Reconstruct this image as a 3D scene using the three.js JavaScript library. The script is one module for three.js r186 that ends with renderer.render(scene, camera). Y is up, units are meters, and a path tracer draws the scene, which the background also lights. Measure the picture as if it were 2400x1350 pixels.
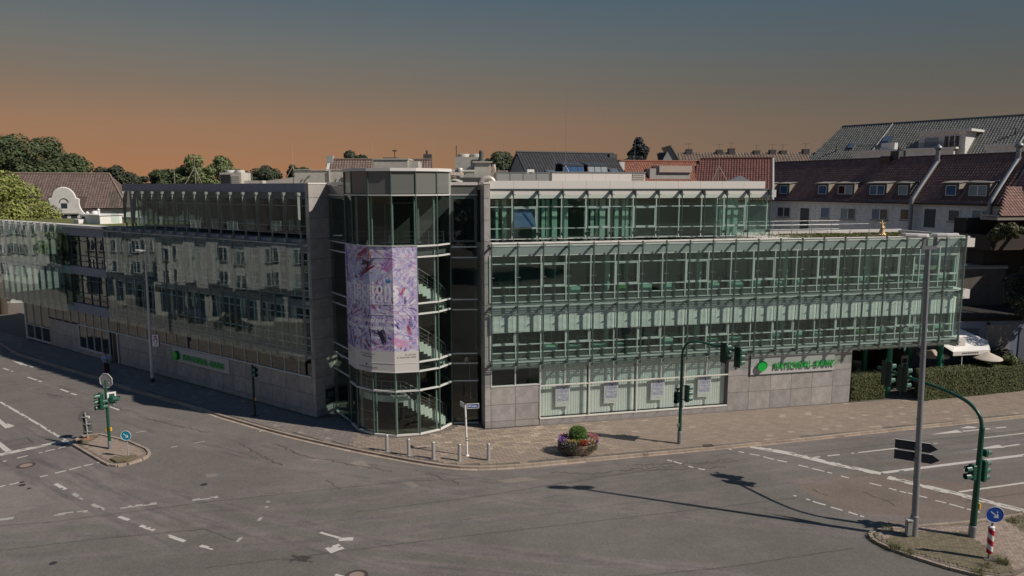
import * as THREE from 'three';
import { mergeGeometries } from 'three/addons/utils/BufferGeometryUtils.js';
import { RoundedBoxGeometry } from 'three/addons/geometries/RoundedBoxGeometry.js';
import { FontLoader } from 'three/addons/loaders/FontLoader.js';
import { TextGeometry } from 'three/addons/geometries/TextGeometry.js';
import { MarchingCubes } from 'three/addons/objects/MarchingCubes.js';

// ---------------------------------------------------------------- camera, sky, sun, exposure
const scene = new THREE.Scene();
const camera = new THREE.PerspectiveCamera(43.312, 16 / 9, 0.5, 3000);
camera.position.set(0, 15, 0);
camera.rotation.x = -THREE.MathUtils.degToRad(7.97);
const renderer = new THREE.WebGLRenderer({ antialias: true });
renderer.toneMapping = THREE.LinearToneMapping;
renderer.toneMappingExposure = 1;
renderer.shadowMap.enabled = true;

const SUN_DIR = new THREE.Vector3(0.704, 0.657, 0.268).normalize();
const sun = new THREE.DirectionalLight(new THREE.Color(1, 0.9, 0.78), 4.5);
sun.position.copy(SUN_DIR).multiplyScalar(150).add(new THREE.Vector3(0, 0, -45));
sun.target.position.set(0, 0, -45);
sun.castShadow = true;
sun.shadow.mapSize.set(4096, 4096);
Object.assign(sun.shadow.camera, { left: -100, right: 100, top: 80, bottom: -80, near: 1, far: 400 });
scene.add(sun, sun.target);

const lin = (c) => { c /= 255; return c <= 0.04045 ? c / 12.92 : ((c + 0.055) / 1.055) ** 2.4; };
function makeSky() {
  const W = 1024, H = 512, d = new Float32Array(W * H * 4);
  // elevation in degrees: colour towards the glow (left of the picture), colour away from it
  const rows = [[-90, [92, 78, 66], [84, 78, 74]], [-2, [166, 118, 84], [112, 98, 88]], [1.5, [164, 119, 86], [111, 98, 87]], [4.5, [152, 119, 94], [105, 96, 86]],
    [7, [129, 114, 99], [95, 94, 89]], [10, [111, 112, 109], [84, 94, 98]], [14, [86, 102, 112], [72, 92, 108]], [24, [74, 96, 116], [70, 94, 118]], [50, [60, 86, 122], [60, 86, 122]], [90, [56, 86, 130], [56, 86, 130]]];
  for (let j = 0; j < H; j++) {
    const el = ((j + 0.5) / H - 0.5) * 180;
    let k = 0; while (k < rows.length - 2 && el > rows[k + 1][0]) k++;
    const t = THREE.MathUtils.clamp((el - rows[k][0]) / (rows[k + 1][0] - rows[k][0]), 0, 1);
    for (let i = 0; i < W; i++) {
      const a = ((i + 0.5) / W - 0.5) * 2 * Math.PI, x = Math.cos(a), z = Math.sin(a);
      const az = Math.atan2(x, -z) * 180 / Math.PI;
      const w = THREE.MathUtils.smoothstep(Math.cos((az + 62) * Math.PI / 180), -0.28, 0.92);
      const o = (j * W + i) * 4;
      for (let c = 0; c < 3; c++) {
        const A = rows[k][1][c] * w + rows[k][2][c] * (1 - w), B = rows[k + 1][1][c] * w + rows[k + 1][2][c] * (1 - w);
        d[o + c] = lin(A + (B - A) * t);
      }
      d[o + 3] = 1;
    }
  }
  const t = new THREE.DataTexture(d, W, H, THREE.RGBAFormat, THREE.FloatType);
  t.mapping = THREE.EquirectangularReflectionMapping;
  t.magFilter = THREE.LinearFilter; t.minFilter = THREE.LinearFilter; t.needsUpdate = true;
  return t;
}
scene.background = makeSky();
scene.environment = scene.background;

// ---------------------------------------------------------------- helpers
function RNG(s) { return () => { s = (s + 0x6d2b79f5) | 0; let t = Math.imul(s ^ (s >>> 15), 1 | s); t = (t + Math.imul(t ^ (t >>> 7), 61 | t)) ^ t; return ((t ^ (t >>> 14)) >>> 0) / 4294967296; }; }
const rnd = RNG(7);
const V = (x, y, z) => new THREE.Vector3(x, y, z);
const M4 = () => new THREE.Matrix4();
const used = {};
function numbered(n) { used[n] = (used[n] || 0) + 1; return used[n] === 1 ? n : n + '_' + String(used[n] - 1).padStart(3, '0'); }
function tidy(g) {
  for (const k of Object.keys(g.attributes)) if (!['position', 'normal', 'uv'].includes(k)) g.deleteAttribute(k);
  if (!g.attributes.normal) g.computeVertexNormals();
  if (!g.attributes.uv) g.setAttribute('uv', new THREE.BufferAttribute(new Float32Array(g.attributes.position.count * 2), 2));
  if (!g.index) g.setIndex([...Array(g.attributes.position.count).keys()]);
  g.clearGroups(); g.morphAttributes = {};
  return g;
}
function join(list) { const a = [].concat(list).map(tidy); return a.length === 1 ? a[0] : mergeGeometries(a); }
function tag(o, label, category, group, kind) {
  if (label) o.userData.label = label; if (category) o.userData.category = category;
  if (group) o.userData.group = group; if (kind) o.userData.kind = kind; return o;
}
function thing(name, label, category, [x, y, z] = [0, 0, 0], group, kind) {
  const o = new THREE.Group(); o.name = numbered(name); o.position.set(x, y, z); scene.add(o); o.updateMatrixWorld(true);
  return tag(o, label, category, group, kind);
}
function shadowy(m) { m.castShadow = true; m.receiveShadow = true; return m; }
// geometry given in world coordinates becomes a part of parent
function part(parent, name, geoms, mat, kind) {
  const g = join(geoms); parent.updateWorldMatrix(true, false);
  g.applyMatrix4(parent.matrixWorld.clone().invert());
  const m = shadowy(new THREE.Mesh(g, mat)); m.name = name; parent.add(m); m.updateMatrixWorld(true);
  if (kind) m.userData.kind = kind;
  return m;
}
// a shared geometry placed by a world matrix
function piece(parent, name, geom, mat, matrix) {
  const m = shadowy(new THREE.Mesh(geom, mat)); m.name = name;
  parent.updateWorldMatrix(true, false);
  m.applyMatrix4(parent.matrixWorld.clone().invert().multiply(matrix));
  parent.add(m); m.updateMatrixWorld(true); return m;
}
function copies(parent, name, geom, mat, mats, colors) {
  const m = shadowy(new THREE.InstancedMesh(geom, mat, mats.length)); m.name = name; m.userData.kind = 'stuff';
  parent.updateWorldMatrix(true, false); const inv = parent.matrixWorld.clone().invert(), t = M4();
  mats.forEach((x, i) => { m.setMatrixAt(i, t.multiplyMatrices(inv, x)); if (colors) m.setColorAt(i, colors[i]); });
  parent.add(m); return m;
}
// box with uv in metres
function mbox(w, h, d) {
  const g = new THREE.BoxGeometry(w, h, d), uv = g.attributes.uv, s = [[d, h], [d, h], [w, d], [w, d], [w, h], [w, h]];
  for (let i = 0; i < 24; i++) { const [a, b] = s[i >> 2]; uv.setXY(i, uv.getX(i) * a, uv.getY(i) * b); }
  return g;
}
const geoCache = {};
function sbox(w, h, d) { const k = [w, h, d].map((x) => x.toFixed(3)).join(); return geoCache[k] || (geoCache[k] = mbox(w, h, d)); }
// a frame: u along (dx, dz), y up, o outwards = (-dz, dx)
class Frame {
  constructor(ox, oz, dx, dz, oy = 0) { const l = Math.hypot(dx, dz); this.d = [dx / l, dz / l]; this.M = new THREE.Matrix4().set(dx / l, 0, -dz / l, ox, 0, 1, 0, oy, dz / l, 0, dx / l, oz, 0, 0, 0, 1); }
  p(u, h, o) { return V(u, h, o).applyMatrix4(this.M); }
  box(u0, u1, h0, h1, o0, o1) { return mbox(u1 - u0, h1 - h0, o1 - o0).applyMatrix4(this.at((u0 + u1) / 2, (h0 + h1) / 2, (o0 + o1) / 2)); }
  at(u, h, o, r) { const m = this.M.clone().multiply(M4().makeTranslation(u, h, o)); return r ? m.multiply(r) : m; }
  put(parent, name, mat, u0, u1, h0, h1, o0, o1, r) { return piece(parent, name, sbox(u1 - u0, h1 - h0, o1 - o0), mat, this.at((u0 + u1) / 2, (h0 + h1) / 2, (o0 + o1) / 2, r)); }
}
const WORLD = new Frame(0, 0, 1, 0);
function bar(a, b, r, seg = 6, r2 = r) {
  const L = a.distanceTo(b), g = new THREE.CylinderGeometry(r2, r, L, seg), q = new THREE.Quaternion().setFromUnitVectors(V(0, 1, 0), b.clone().sub(a).normalize());
  return g.applyMatrix4(M4().compose(a.clone().add(b).multiplyScalar(0.5), q, V(1, 1, 1)));
}
function tube(pts, r, seg = 24, rs = 8) { return new THREE.TubeGeometry(new THREE.CatmullRomCurve3(pts), seg, r, rs); }
function lathe(profile, x, y, z, seg = 16) { return new THREE.LatheGeometry(profile.map(([r, h]) => new THREE.Vector2(r, h)), seg).translate(x, y, z); }
function flat(poly, y, uvScale = 1) { // horizontal sheet from [x, z] points, uv in metres
  const g = new THREE.ShapeGeometry(new THREE.Shape(poly.map(([x, z]) => new THREE.Vector2(x, -z))));
  g.rotateX(-Math.PI / 2).translate(0, y, 0);
  const p = g.attributes.position, uv = g.attributes.uv; for (let i = 0; i < p.count; i++) uv.setXY(i, p.getX(i) * uvScale, -p.getZ(i) * uvScale);
  return g;
}
function slab(poly, y0, y1) { return new THREE.ExtrudeGeometry(new THREE.Shape(poly.map(([x, z]) => new THREE.Vector2(x, -z))), { depth: y1 - y0, bevelEnabled: false }).rotateX(-Math.PI / 2).translate(0, y0, 0); }
function quad(a, b, c, d) { const g = new THREE.BufferGeometry(); const P = [a, b, c, d]; g.setAttribute('position', new THREE.Float32BufferAttribute(P.flatMap((p) => p.toArray()), 3)); const w = a.distanceTo(b), h = a.distanceTo(d); g.setAttribute('uv', new THREE.Float32BufferAttribute([0, 0, w, 0, w, h, 0, h], 2)); g.setIndex([0, 1, 2, 0, 2, 3]); g.computeVertexNormals(); return g; }
// solid from a polygon ring in 3-D and a thickness vector
function prism(ring, t) {
  const top = ring, bot = ring.map((p) => p.clone().add(t)), gs = [];
  const fan = (r) => { for (let i = 1; i < r.length - 1; i++) { const g = new THREE.BufferGeometry(); g.setAttribute('position', new THREE.Float32BufferAttribute([r[0], r[i], r[i + 1]].flatMap((p) => p.toArray()), 3)); g.setAttribute('uv', new THREE.Float32BufferAttribute([r[0], r[i], r[i + 1]].flatMap((p) => [p.x + p.z * 0.7, p.y + p.z * 0.3]), 2)); g.computeVertexNormals(); gs.push(tidy(g)); } };
  fan(top); fan(bot.slice().reverse());
  for (let i = 0; i < ring.length; i++) { const j = (i + 1) % ring.length; gs.push(tidy(quad(top[j], top[i], bot[i], bot[j]))); }
  return mergeGeometries(gs);
}
function inPoly(x, z, P) { let c = false; for (let i = 0, j = P.length - 1; i < P.length; j = i++) if ((P[i][1] > z) !== (P[j][1] > z) && x < (P[j][0] - P[i][0]) * (z - P[i][1]) / (P[j][1] - P[i][1]) + P[i][0]) c = !c; return c; }

// ---------------------------------------------------------------- textures
function lattice(n, seed) { const r = RNG(seed), a = new Float32Array(n * n); for (let i = 0; i < a.length; i++) a[i] = r(); return a; }
function fbm(size, base, oct, seed, gain = 0.55) { // tileable value noise 0..1
  const out = new Float32Array(size * size); let amp = 1, tot = 0, n = base;
  for (let o = 0; o < oct; o++) {
    const L = lattice(n, seed + o * 31);
    for (let y = 0; y < size; y++) { const fy = y / size * n, iy = Math.floor(fy), ty = fy - iy, sy = ty * ty * (3 - 2 * ty), y0 = (iy % n) * n, y1 = ((iy + 1) % n) * n;
      for (let x = 0; x < size; x++) { const fx = x / size * n, ix = Math.floor(fx), tx = fx - ix, sx = tx * tx * (3 - 2 * tx), x0 = ix % n, x1 = (ix + 1) % n;
        const a = L[y0 + x0] + (L[y0 + x1] - L[y0 + x0]) * sx, b = L[y1 + x0] + (L[y1 + x1] - L[y1 + x0]) * sx; out[y * size + x] += amp * (a + (b - a) * sy); } }
    tot += amp; amp *= gain; n *= 2; if (n > size) break;
  }
  for (let i = 0; i < out.length; i++) out[i] /= tot;
  return out;
}
function dataTex(size, f, srgb = true, h = size) {
  const d = new Uint8Array(size * h * 4);
  for (let i = 0; i < size * h; i++) { const c = f(i, i % size, (i / size) | 0); d[i * 4] = Math.max(0, Math.min(255, c[0])); d[i * 4 + 1] = Math.max(0, Math.min(255, c[1])); d[i * 4 + 2] = Math.max(0, Math.min(255, c[2])); d[i * 4 + 3] = c[3] ?? 255; }
  const t = new THREE.DataTexture(d, size, h); t.wrapS = t.wrapT = THREE.RepeatWrapping; t.magFilter = THREE.LinearFilter; t.minFilter = THREE.LinearMipmapLinearFilter; t.generateMipmaps = true;
  if (srgb) t.colorSpace = THREE.SRGBColorSpace; t.needsUpdate = true; return t;
}
const N1 = fbm(512, 8, 6, 11, 0.62), N2 = fbm(512, 4, 7, 23, 0.7), NF = fbm(512, 64, 3, 5, 0.8);
const clampR = (t, rx, ry) => { t.repeat.set(rx, ry); return t; };
const grey = (v, r = 1, g = 1, b = 1) => [v * r, v * g, v * b];
const T = {
  grain: clampR(dataTex(512, (i) => grey(238 + (N1[i] - 0.5) * 46 + (NF[i] - 0.5) * 30)), 0.35, 0.35),
  granite: clampR(dataTex(512, (i, x, y) => { const v = 244 + (N2[i] - 0.5) * 80 + (NF[i] - 0.5) * 44; return grey(v, 1, 0.985, 0.98); }), 0.6, 0.6),
  bump: clampR(dataTex(512, (i) => grey(NF[i] * 255), false), 0.8, 0.8),
  wave: clampR(dataTex(256, (i, x, y) => grey(255 * fbmAt(x / 256, y / 256)), false), 0.42, 0.3),
  plaster: clampR(dataTex(256, (i, x, y) => grey(240 + (N1[(y * 2) * 512 + x * 2] - 0.5) * 40)), 0.2, 0.2),
  brick: clampR(dataTex(256, (i, x, y) => { const row = (y / 16) | 0, bx = (x + (row % 2) * 16) % 32, m = (y % 16) < 2 || bx < 2; const k = hash(((x + (row % 2) * 16) / 32) | 0, row); return grey(m ? 215 : 222 + k * 34 + (NF[(y * 2) * 512 + x * 2] - .5) * 30); }), 0.5, 0.8),
};
function hash(a, b) { let t = Math.imul(a * 374761393 + b * 668265263, 1274126177); t ^= t >>> 13; return ((t >>> 0) % 1000) / 1000; }
function fbmAt(x, y) { const s = (k, l, p) => Math.sin(2 * Math.PI * (k * x + l * y) + p); return 0.5 + 0.14 * s(1, 1, 0.3) + 0.14 * s(1, -2, 1.9) + 0.1 * s(2, 1, 4) + 0.07 * s(-3, 2, 2.2) + 0.05 * s(2, 4, 0.8); }

// ---------------------------------------------------------------- materials
const rgb = (r, g, b) => new THREE.Color().setRGB(r, g, b);
const std = (r, g, b, rough = 0.7, o = {}) => new THREE.MeshStandardMaterial({ color: rgb(r, g, b), roughness: rough, metalness: 0, ...o });
const phys = (r, g, b, rough, o = {}) => new THREE.MeshPhysicalMaterial({ color: rgb(r, g, b), roughness: rough, metalness: 0, ...o });
const glass = (r, g, b, ior, o = {}) => phys(r, g, b, 0, { transmission: 1, thickness: 0, ior, ...o });
const M = {
  white: std(0.68, 0.655, 0.625, 0.5), frame: std(0.6, 0.61, 0.6, 0.4), steel: std(0.32, 0.35, 0.36, 0.4, { metalness: 0.6 }),
  post: std(0.075, 0.105, 0.105, 0.45), postLight: std(0.5, 0.54, 0.54, 0.4), louvre: std(0.34, 0.385, 0.385, 0.5), louvreBack: std(0.47, 0.51, 0.51, 0.5), fin: std(0.3, 0.3, 0.29, 0.5), bluegrey: std(0.26, 0.28, 0.36, 0.5, { map: T.grain }),
  skinR: glass(0.9, 0.968, 0.948, 1.5), paneR: glass(0.8, 0.93, 0.88, 1.5), pane3: glass(0.82, 0.925, 0.89, 1.5), shop: glass(0.95, 0.985, 0.975, 1.5),
  skinL: glass(0.86, 0.93, 0.915, 1.65, { bumpMap: T.wave, bumpScale: 0.0009 }), paneL: glass(0.7, 0.8, 0.78, 1.6), tower: glass(0.82, 0.88, 0.86, 1.5), towerGreen: glass(0.74, 0.84, 0.8, 1.5), band: glass(0.7, 0.72, 0.68, 1.9, { bumpMap: T.wave, bumpScale: 0.0012 }),
  spandrel: std(0.075, 0.095, 0.085, 0.25), darkPanel: phys(0.06, 0.065, 0.065, 0.12, { clearcoat: 0.3 }), greyPanel: phys(0.16, 0.165, 0.155, 0.22),
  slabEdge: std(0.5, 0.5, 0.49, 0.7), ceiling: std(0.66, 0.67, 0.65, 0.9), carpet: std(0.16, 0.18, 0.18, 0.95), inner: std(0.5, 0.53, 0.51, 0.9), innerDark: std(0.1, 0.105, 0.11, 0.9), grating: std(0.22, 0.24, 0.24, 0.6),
  curtain: phys(0.84, 0.87, 0.84, 0.95, { transmission: 0.35, thickness: 0 }), blind: std(0.84, 0.84, 0.82, 0.45), cabinet: std(0.65, 0.7, 0.68, 0.6), dark: std(0.02, 0.022, 0.025, 0.7), rubber: std(0.03, 0.03, 0.03, 0.8),
  roofFelt: std(0.16, 0.145, 0.13, 0.95, { map: T.granite }), sedum: std(0.13, 0.14, 0.04, 1, { map: T.grain }), gravel: std(0.36, 0.33, 0.3, 1, { map: T.granite }),
  signWhite: std(0.5, 0.49, 0.49, 0.5), green: phys(0.0, 0.42, 0.06, 0.35, { clearcoat: 0.4 }), signalGreen: std(0.008, 0.075, 0.045, 0.35), signalDark: std(0.006, 0.025, 0.02, 0.45), hood: std(0.05, 0.14, 0.12, 0.35),
  galv: std(0.3, 0.31, 0.33, 0.45, { metalness: 0.35, map: T.grain }), alu: std(0.5, 0.5, 0.5, 0.35, { metalness: 0.5 }), lampWhite: std(0.62, 0.6, 0.6, 0.4), blueSign: std(0.005, 0.06, 0.36, 0.4), cyanSign: std(0.0, 0.26, 0.4, 0.4), paint: std(0.7, 0.69, 0.66, 0.6), red: std(0.5, 0.02, 0.03, 0.45), yellow: std(0.75, 0.42, 0.02, 0.5),
  gold: std(0.6, 0.42, 0.22, 0.5, { metalness: 0.45 }), wood: std(0.1, 0.05, 0.03, 0.8), plant: std(0.55, 0.53, 0.48, 0.6, { map: T.grain }), duct: std(0.55, 0.52, 0.47, 0.45, { metalness: 0.3 }),
  plasterW: std(0.66, 0.66, 0.64, 0.9, { map: T.plaster }), plasterG: std(0.42, 0.42, 0.41, 0.9, { map: T.plaster }), brickW: std(0.82, 0.8, 0.8, 0.9, { map: T.brick }), concrete: std(0.14, 0.125, 0.118, 0.95, { map: T.granite }),
  winFrame: std(0.62, 0.62, 0.64, 0.5), winGlass: phys(0.03, 0.045, 0.07, 0.05, { ior: 1.5 }), winGlassL: phys(0.09, 0.13, 0.18, 0.06, { ior: 1.8 }), slate: std(0.07, 0.07, 0.075, 0.7), door: std(0.07, 0.075, 0.085, 0.7), garage: std(0.17, 0.2, 0.28, 0.8),
  bark: std(0.07, 0.055, 0.04, 1), skin: std(0.45, 0.27, 0.2, 0.7), shirt: std(0.3, 0.42, 0.68, 0.8), navy: std(0.012, 0.014, 0.03, 0.9), hair: std(0.1, 0.08, 0.07, 0.9), maroon: std(0.06, 0.01, 0.015, 0.8), white2: std(0.75, 0.74, 0.72, 0.7), beige: std(0.5, 0.44, 0.38, 0.8), copperGreen: std(0.01, 0.2, 0.12, 0.4),
};
const graniteTone = [0.98, 0.88, 1.07, 1.0, 0.93].map((k, i) => std(0.4 * k, 0.39 * k, 0.38 * k * (i % 2 ? 1.03 : 1), 0.6, { map: T.granite, bumpMap: T.bump, bumpScale: 0.0015 }));
const graniteDark = graniteTone;
const leafMat = (r, g, b) => phys(r, g, b, 0.75, { transmission: 0.25, thickness: 0, side: THREE.DoubleSide });
const MARKS = [[-42.72,-59.40,-41.16,-58.27,0.16,0.3],[-38.77,-56.51,-36.38,-54.86,0.16,0.3],[-34.01,-53.06,-32.94,-52.26,0.16,0.3],[-32.52,-51.92,-31.50,-51.26,0.16,0.3],[-27.90,-48.67,-26.83,-47.90,0.16,0.3],[-36.28,-49.78,-33.42,-47.43,0.17,0.3],[-33.42,-47.43,-25.99,-41.20,0.17,0.3],[-29.13,-39.55,-26.85,-41.78,0.45,0.5],[-30.79,-41.64,-29.01,-40.09,0.30,0.2],[-28.24,-38.52,-27.91,-38.90,0.13,0.3],[-27.80,-39.03,-27.46,-39.42,0.13,0.3],[-27.33,-39.55,-26.98,-39.95,0.13,0.3],[-26.90,-40.09,-26.54,-40.43,0.13,0.3],[-26.46,-40.57,-26.01,-41.06,0.13,0.3],[-26.02,-35.11,-25.87,-35.27,0.13,0.4],[-25.73,-35.38,-25.43,-35.65,0.13,0.4],[-24.80,-36.37,-24.41,-36.71,0.13,0.4],[-24.33,-36.88,-23.96,-37.23,0.13,0.4],[-23.87,-37.35,-23.47,-37.77,0.13,0.4],[-23.38,-37.90,-23.04,-38.20,0.13,0.4],[-22.90,-38.33,-22.66,-38.71,0.13,0.4],[-23.44,-35.48,-22.51,-34.80,0.20,0.2],[-21.82,-34.28,-20.91,-33.64,0.20,0.7],[-20.17,-33.06,-19.22,-32.46,0.20,0.7],[-23.76,-31.31,-22.95,-31.61,0.26,0.7],[-21.43,-31.88,-19.96,-32.32,0.26,0.7],[-18.61,-32.69,-17.12,-33.16,0.26,0.7],[-15.56,-33.54,-14.13,-33.98,0.26,0.7],[-18.17,-31.74,-17.53,-31.40,0.18,0.6],[-16.73,-30.85,-15.89,-30.40,0.18,0.6],[-15.06,-29.92,-14.07,-29.38,0.18,0.6],[-13.24,-29.01,-12.57,-28.72,0.18,0.6],[-23.36,-43.30,-22.69,-43.70,0.12,0.7],[-19.96,-40.71,-19.40,-41.13,0.12,0.7],[-18.89,-41.42,-18.41,-41.78,0.12,0.7],[-15.75,-43.54,-15.43,-43.70,0.14,0.1],[-8.47,-30.20,-7.40,-29.65,0.14,0.4],[-7.48,-29.57,-6.88,-29.61,0.30,0.5],[-7.72,-28.57,-7.24,-28.97,0.55,0.6],[-7.45,-26.75,-7.18,-26.68,0.12,0.6],[-6.96,-26.68,-6.46,-26.46,0.14,0.4],[-11.81,-33.40,-11.66,-32.69,0.16,0.9],[-11.57,-31.66,-11.56,-30.85,0.16,0.9],[-11.74,-29.73,-11.82,-29.35,0.16,0.9],[14.01,-40.92,16.09,-39.62,0.50,0.5],[16.09,-39.62,17.80,-38.08,0.50,0.5],[17.82,-38.14,19.57,-36.77,0.50,0.5],[19.72,-36.31,22.05,-34.28,0.50,0.5],[22.05,-34.28,24.32,-32.10,0.50,0.5],[12.62,-40.47,12.86,-40.26,0.13,0.3],[13.04,-40.05,13.30,-39.88,0.13,0.3],[13.56,-39.68,14.04,-39.44,0.13,0.3],[14.19,-39.25,14.63,-38.85,0.13,0.3],[14.80,-38.71,15.22,-38.45,0.13,0.3],[15.69,-38.02,16.11,-37.68,0.13,0.3],[16.24,-37.53,16.73,-37.12,0.13,0.3],[16.83,-37.00,17.03,-36.86,0.13,0.3],[17.35,-36.50,17.64,-36.23,0.13,0.3],[18.40,-35.59,18.83,-35.22,0.13,0.3],[19.06,-34.93,19.32,-34.69,0.13,0.3],[19.42,-34.59,19.63,-34.38,0.13,0.3],[19.71,-34.38,20.36,-33.80,0.13,0.3],[20.58,-33.49,20.93,-33.20,0.13,0.3],[21.03,-33.11,21.45,-32.66,0.13,0.3],[21.53,-32.55,21.93,-32.20,0.13,0.3],[8.65,-38.77,8.89,-38.58,0.13,0.3],[8.98,-38.52,9.35,-38.20,0.13,0.3],[9.62,-37.86,9.85,-37.65,0.13,0.3],[10.08,-37.50,10.39,-37.35,0.13,0.3],[13.57,-34.35,14.02,-33.98,0.13,0.3],[14.07,-33.88,14.50,-33.54,0.13,0.3],[14.57,-33.38,15.02,-32.97,0.13,0.3],[15.18,-32.76,15.57,-32.41,0.13,0.3],[15.78,-32.23,16.06,-31.92,0.13,0.3],[16.13,-31.83,16.41,-31.61,0.13,0.3],[16.94,-39.12,22.68,-40.66,0.13,0.4],[22.68,-40.66,25.31,-41.42,0.12,0.8],[19.77,-36.94,30.00,-39.75,0.26,0.1],[22.35,-34.49,27.20,-35.84,0.16,0.1],[28.46,-42.30,32.66,-43.46,0.12,0.1],[28.09,-43.54,31.35,-44.35,0.15,0.1],[28.83,-40.85,31.35,-41.64,0.15,0.1],[-42.13,-60.88,-40.37,-59.69,0.20,0.3],[-34.39,-46.51,-31.88,-44.19,0.26,0.2]];
const ARROWS = [[[25.68,-42.91],[27.86,-43.78],[27.97,-43.34]],[[26.57,-40.32],[28.73,-41.15],[28.84,-40.71]],[[-43.86,-62.12],[-42.11,-61.19],[-41.90,-60.43]],[[-32.57,-45.10],[-31.71,-44.60],[-31.83,-44.19]],[[28.27,-44.11],[29.01,-44.52],[29.56,-44.35],[29.13,-44.11]]];
// ---------------------------------------------------------------- ground, road, pavement
const KERB = [[-120, -134.7], [-62, -80.2], [-49.26, -68.36], [-45.01, -64.4], [-37.96, -59.37], [-33.15, -56.2], [-28.82, -52.87], [-25.09, -50.42], [-20.85, -47.61], [-19.36, -46.41], [-14.96, -43.43], [-12.28, -41.82], [-8.8, -39.97], [-5.75, -38.52], [-3.97, -37.78], [-2.65, -37.47], [-1.5, -37.42], [0.51, -37.72], [2.87, -38.3], [5.42, -38.88], [9.9, -39.95], [13.35, -40.8], [18.18, -42.04], [20.45, -42.7], [24.99, -43.95], [33.85, -46.32], [60, -53.2], [120, -69]];
const groundSheet = new THREE.Mesh(flat([[-900, 500], [900, 500], [900, -1200], [-900, -1200]], -0.4, 0.1), std(0.09, 0.085, 0.06, 1, { map: T.grain }));
groundSheet.name = 'ground'; tag(groundSheet, 'dark bare earth under the streets and courtyards', 'ground', null, 'structure'); scene.add(shadowy(groundSheet));

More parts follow.
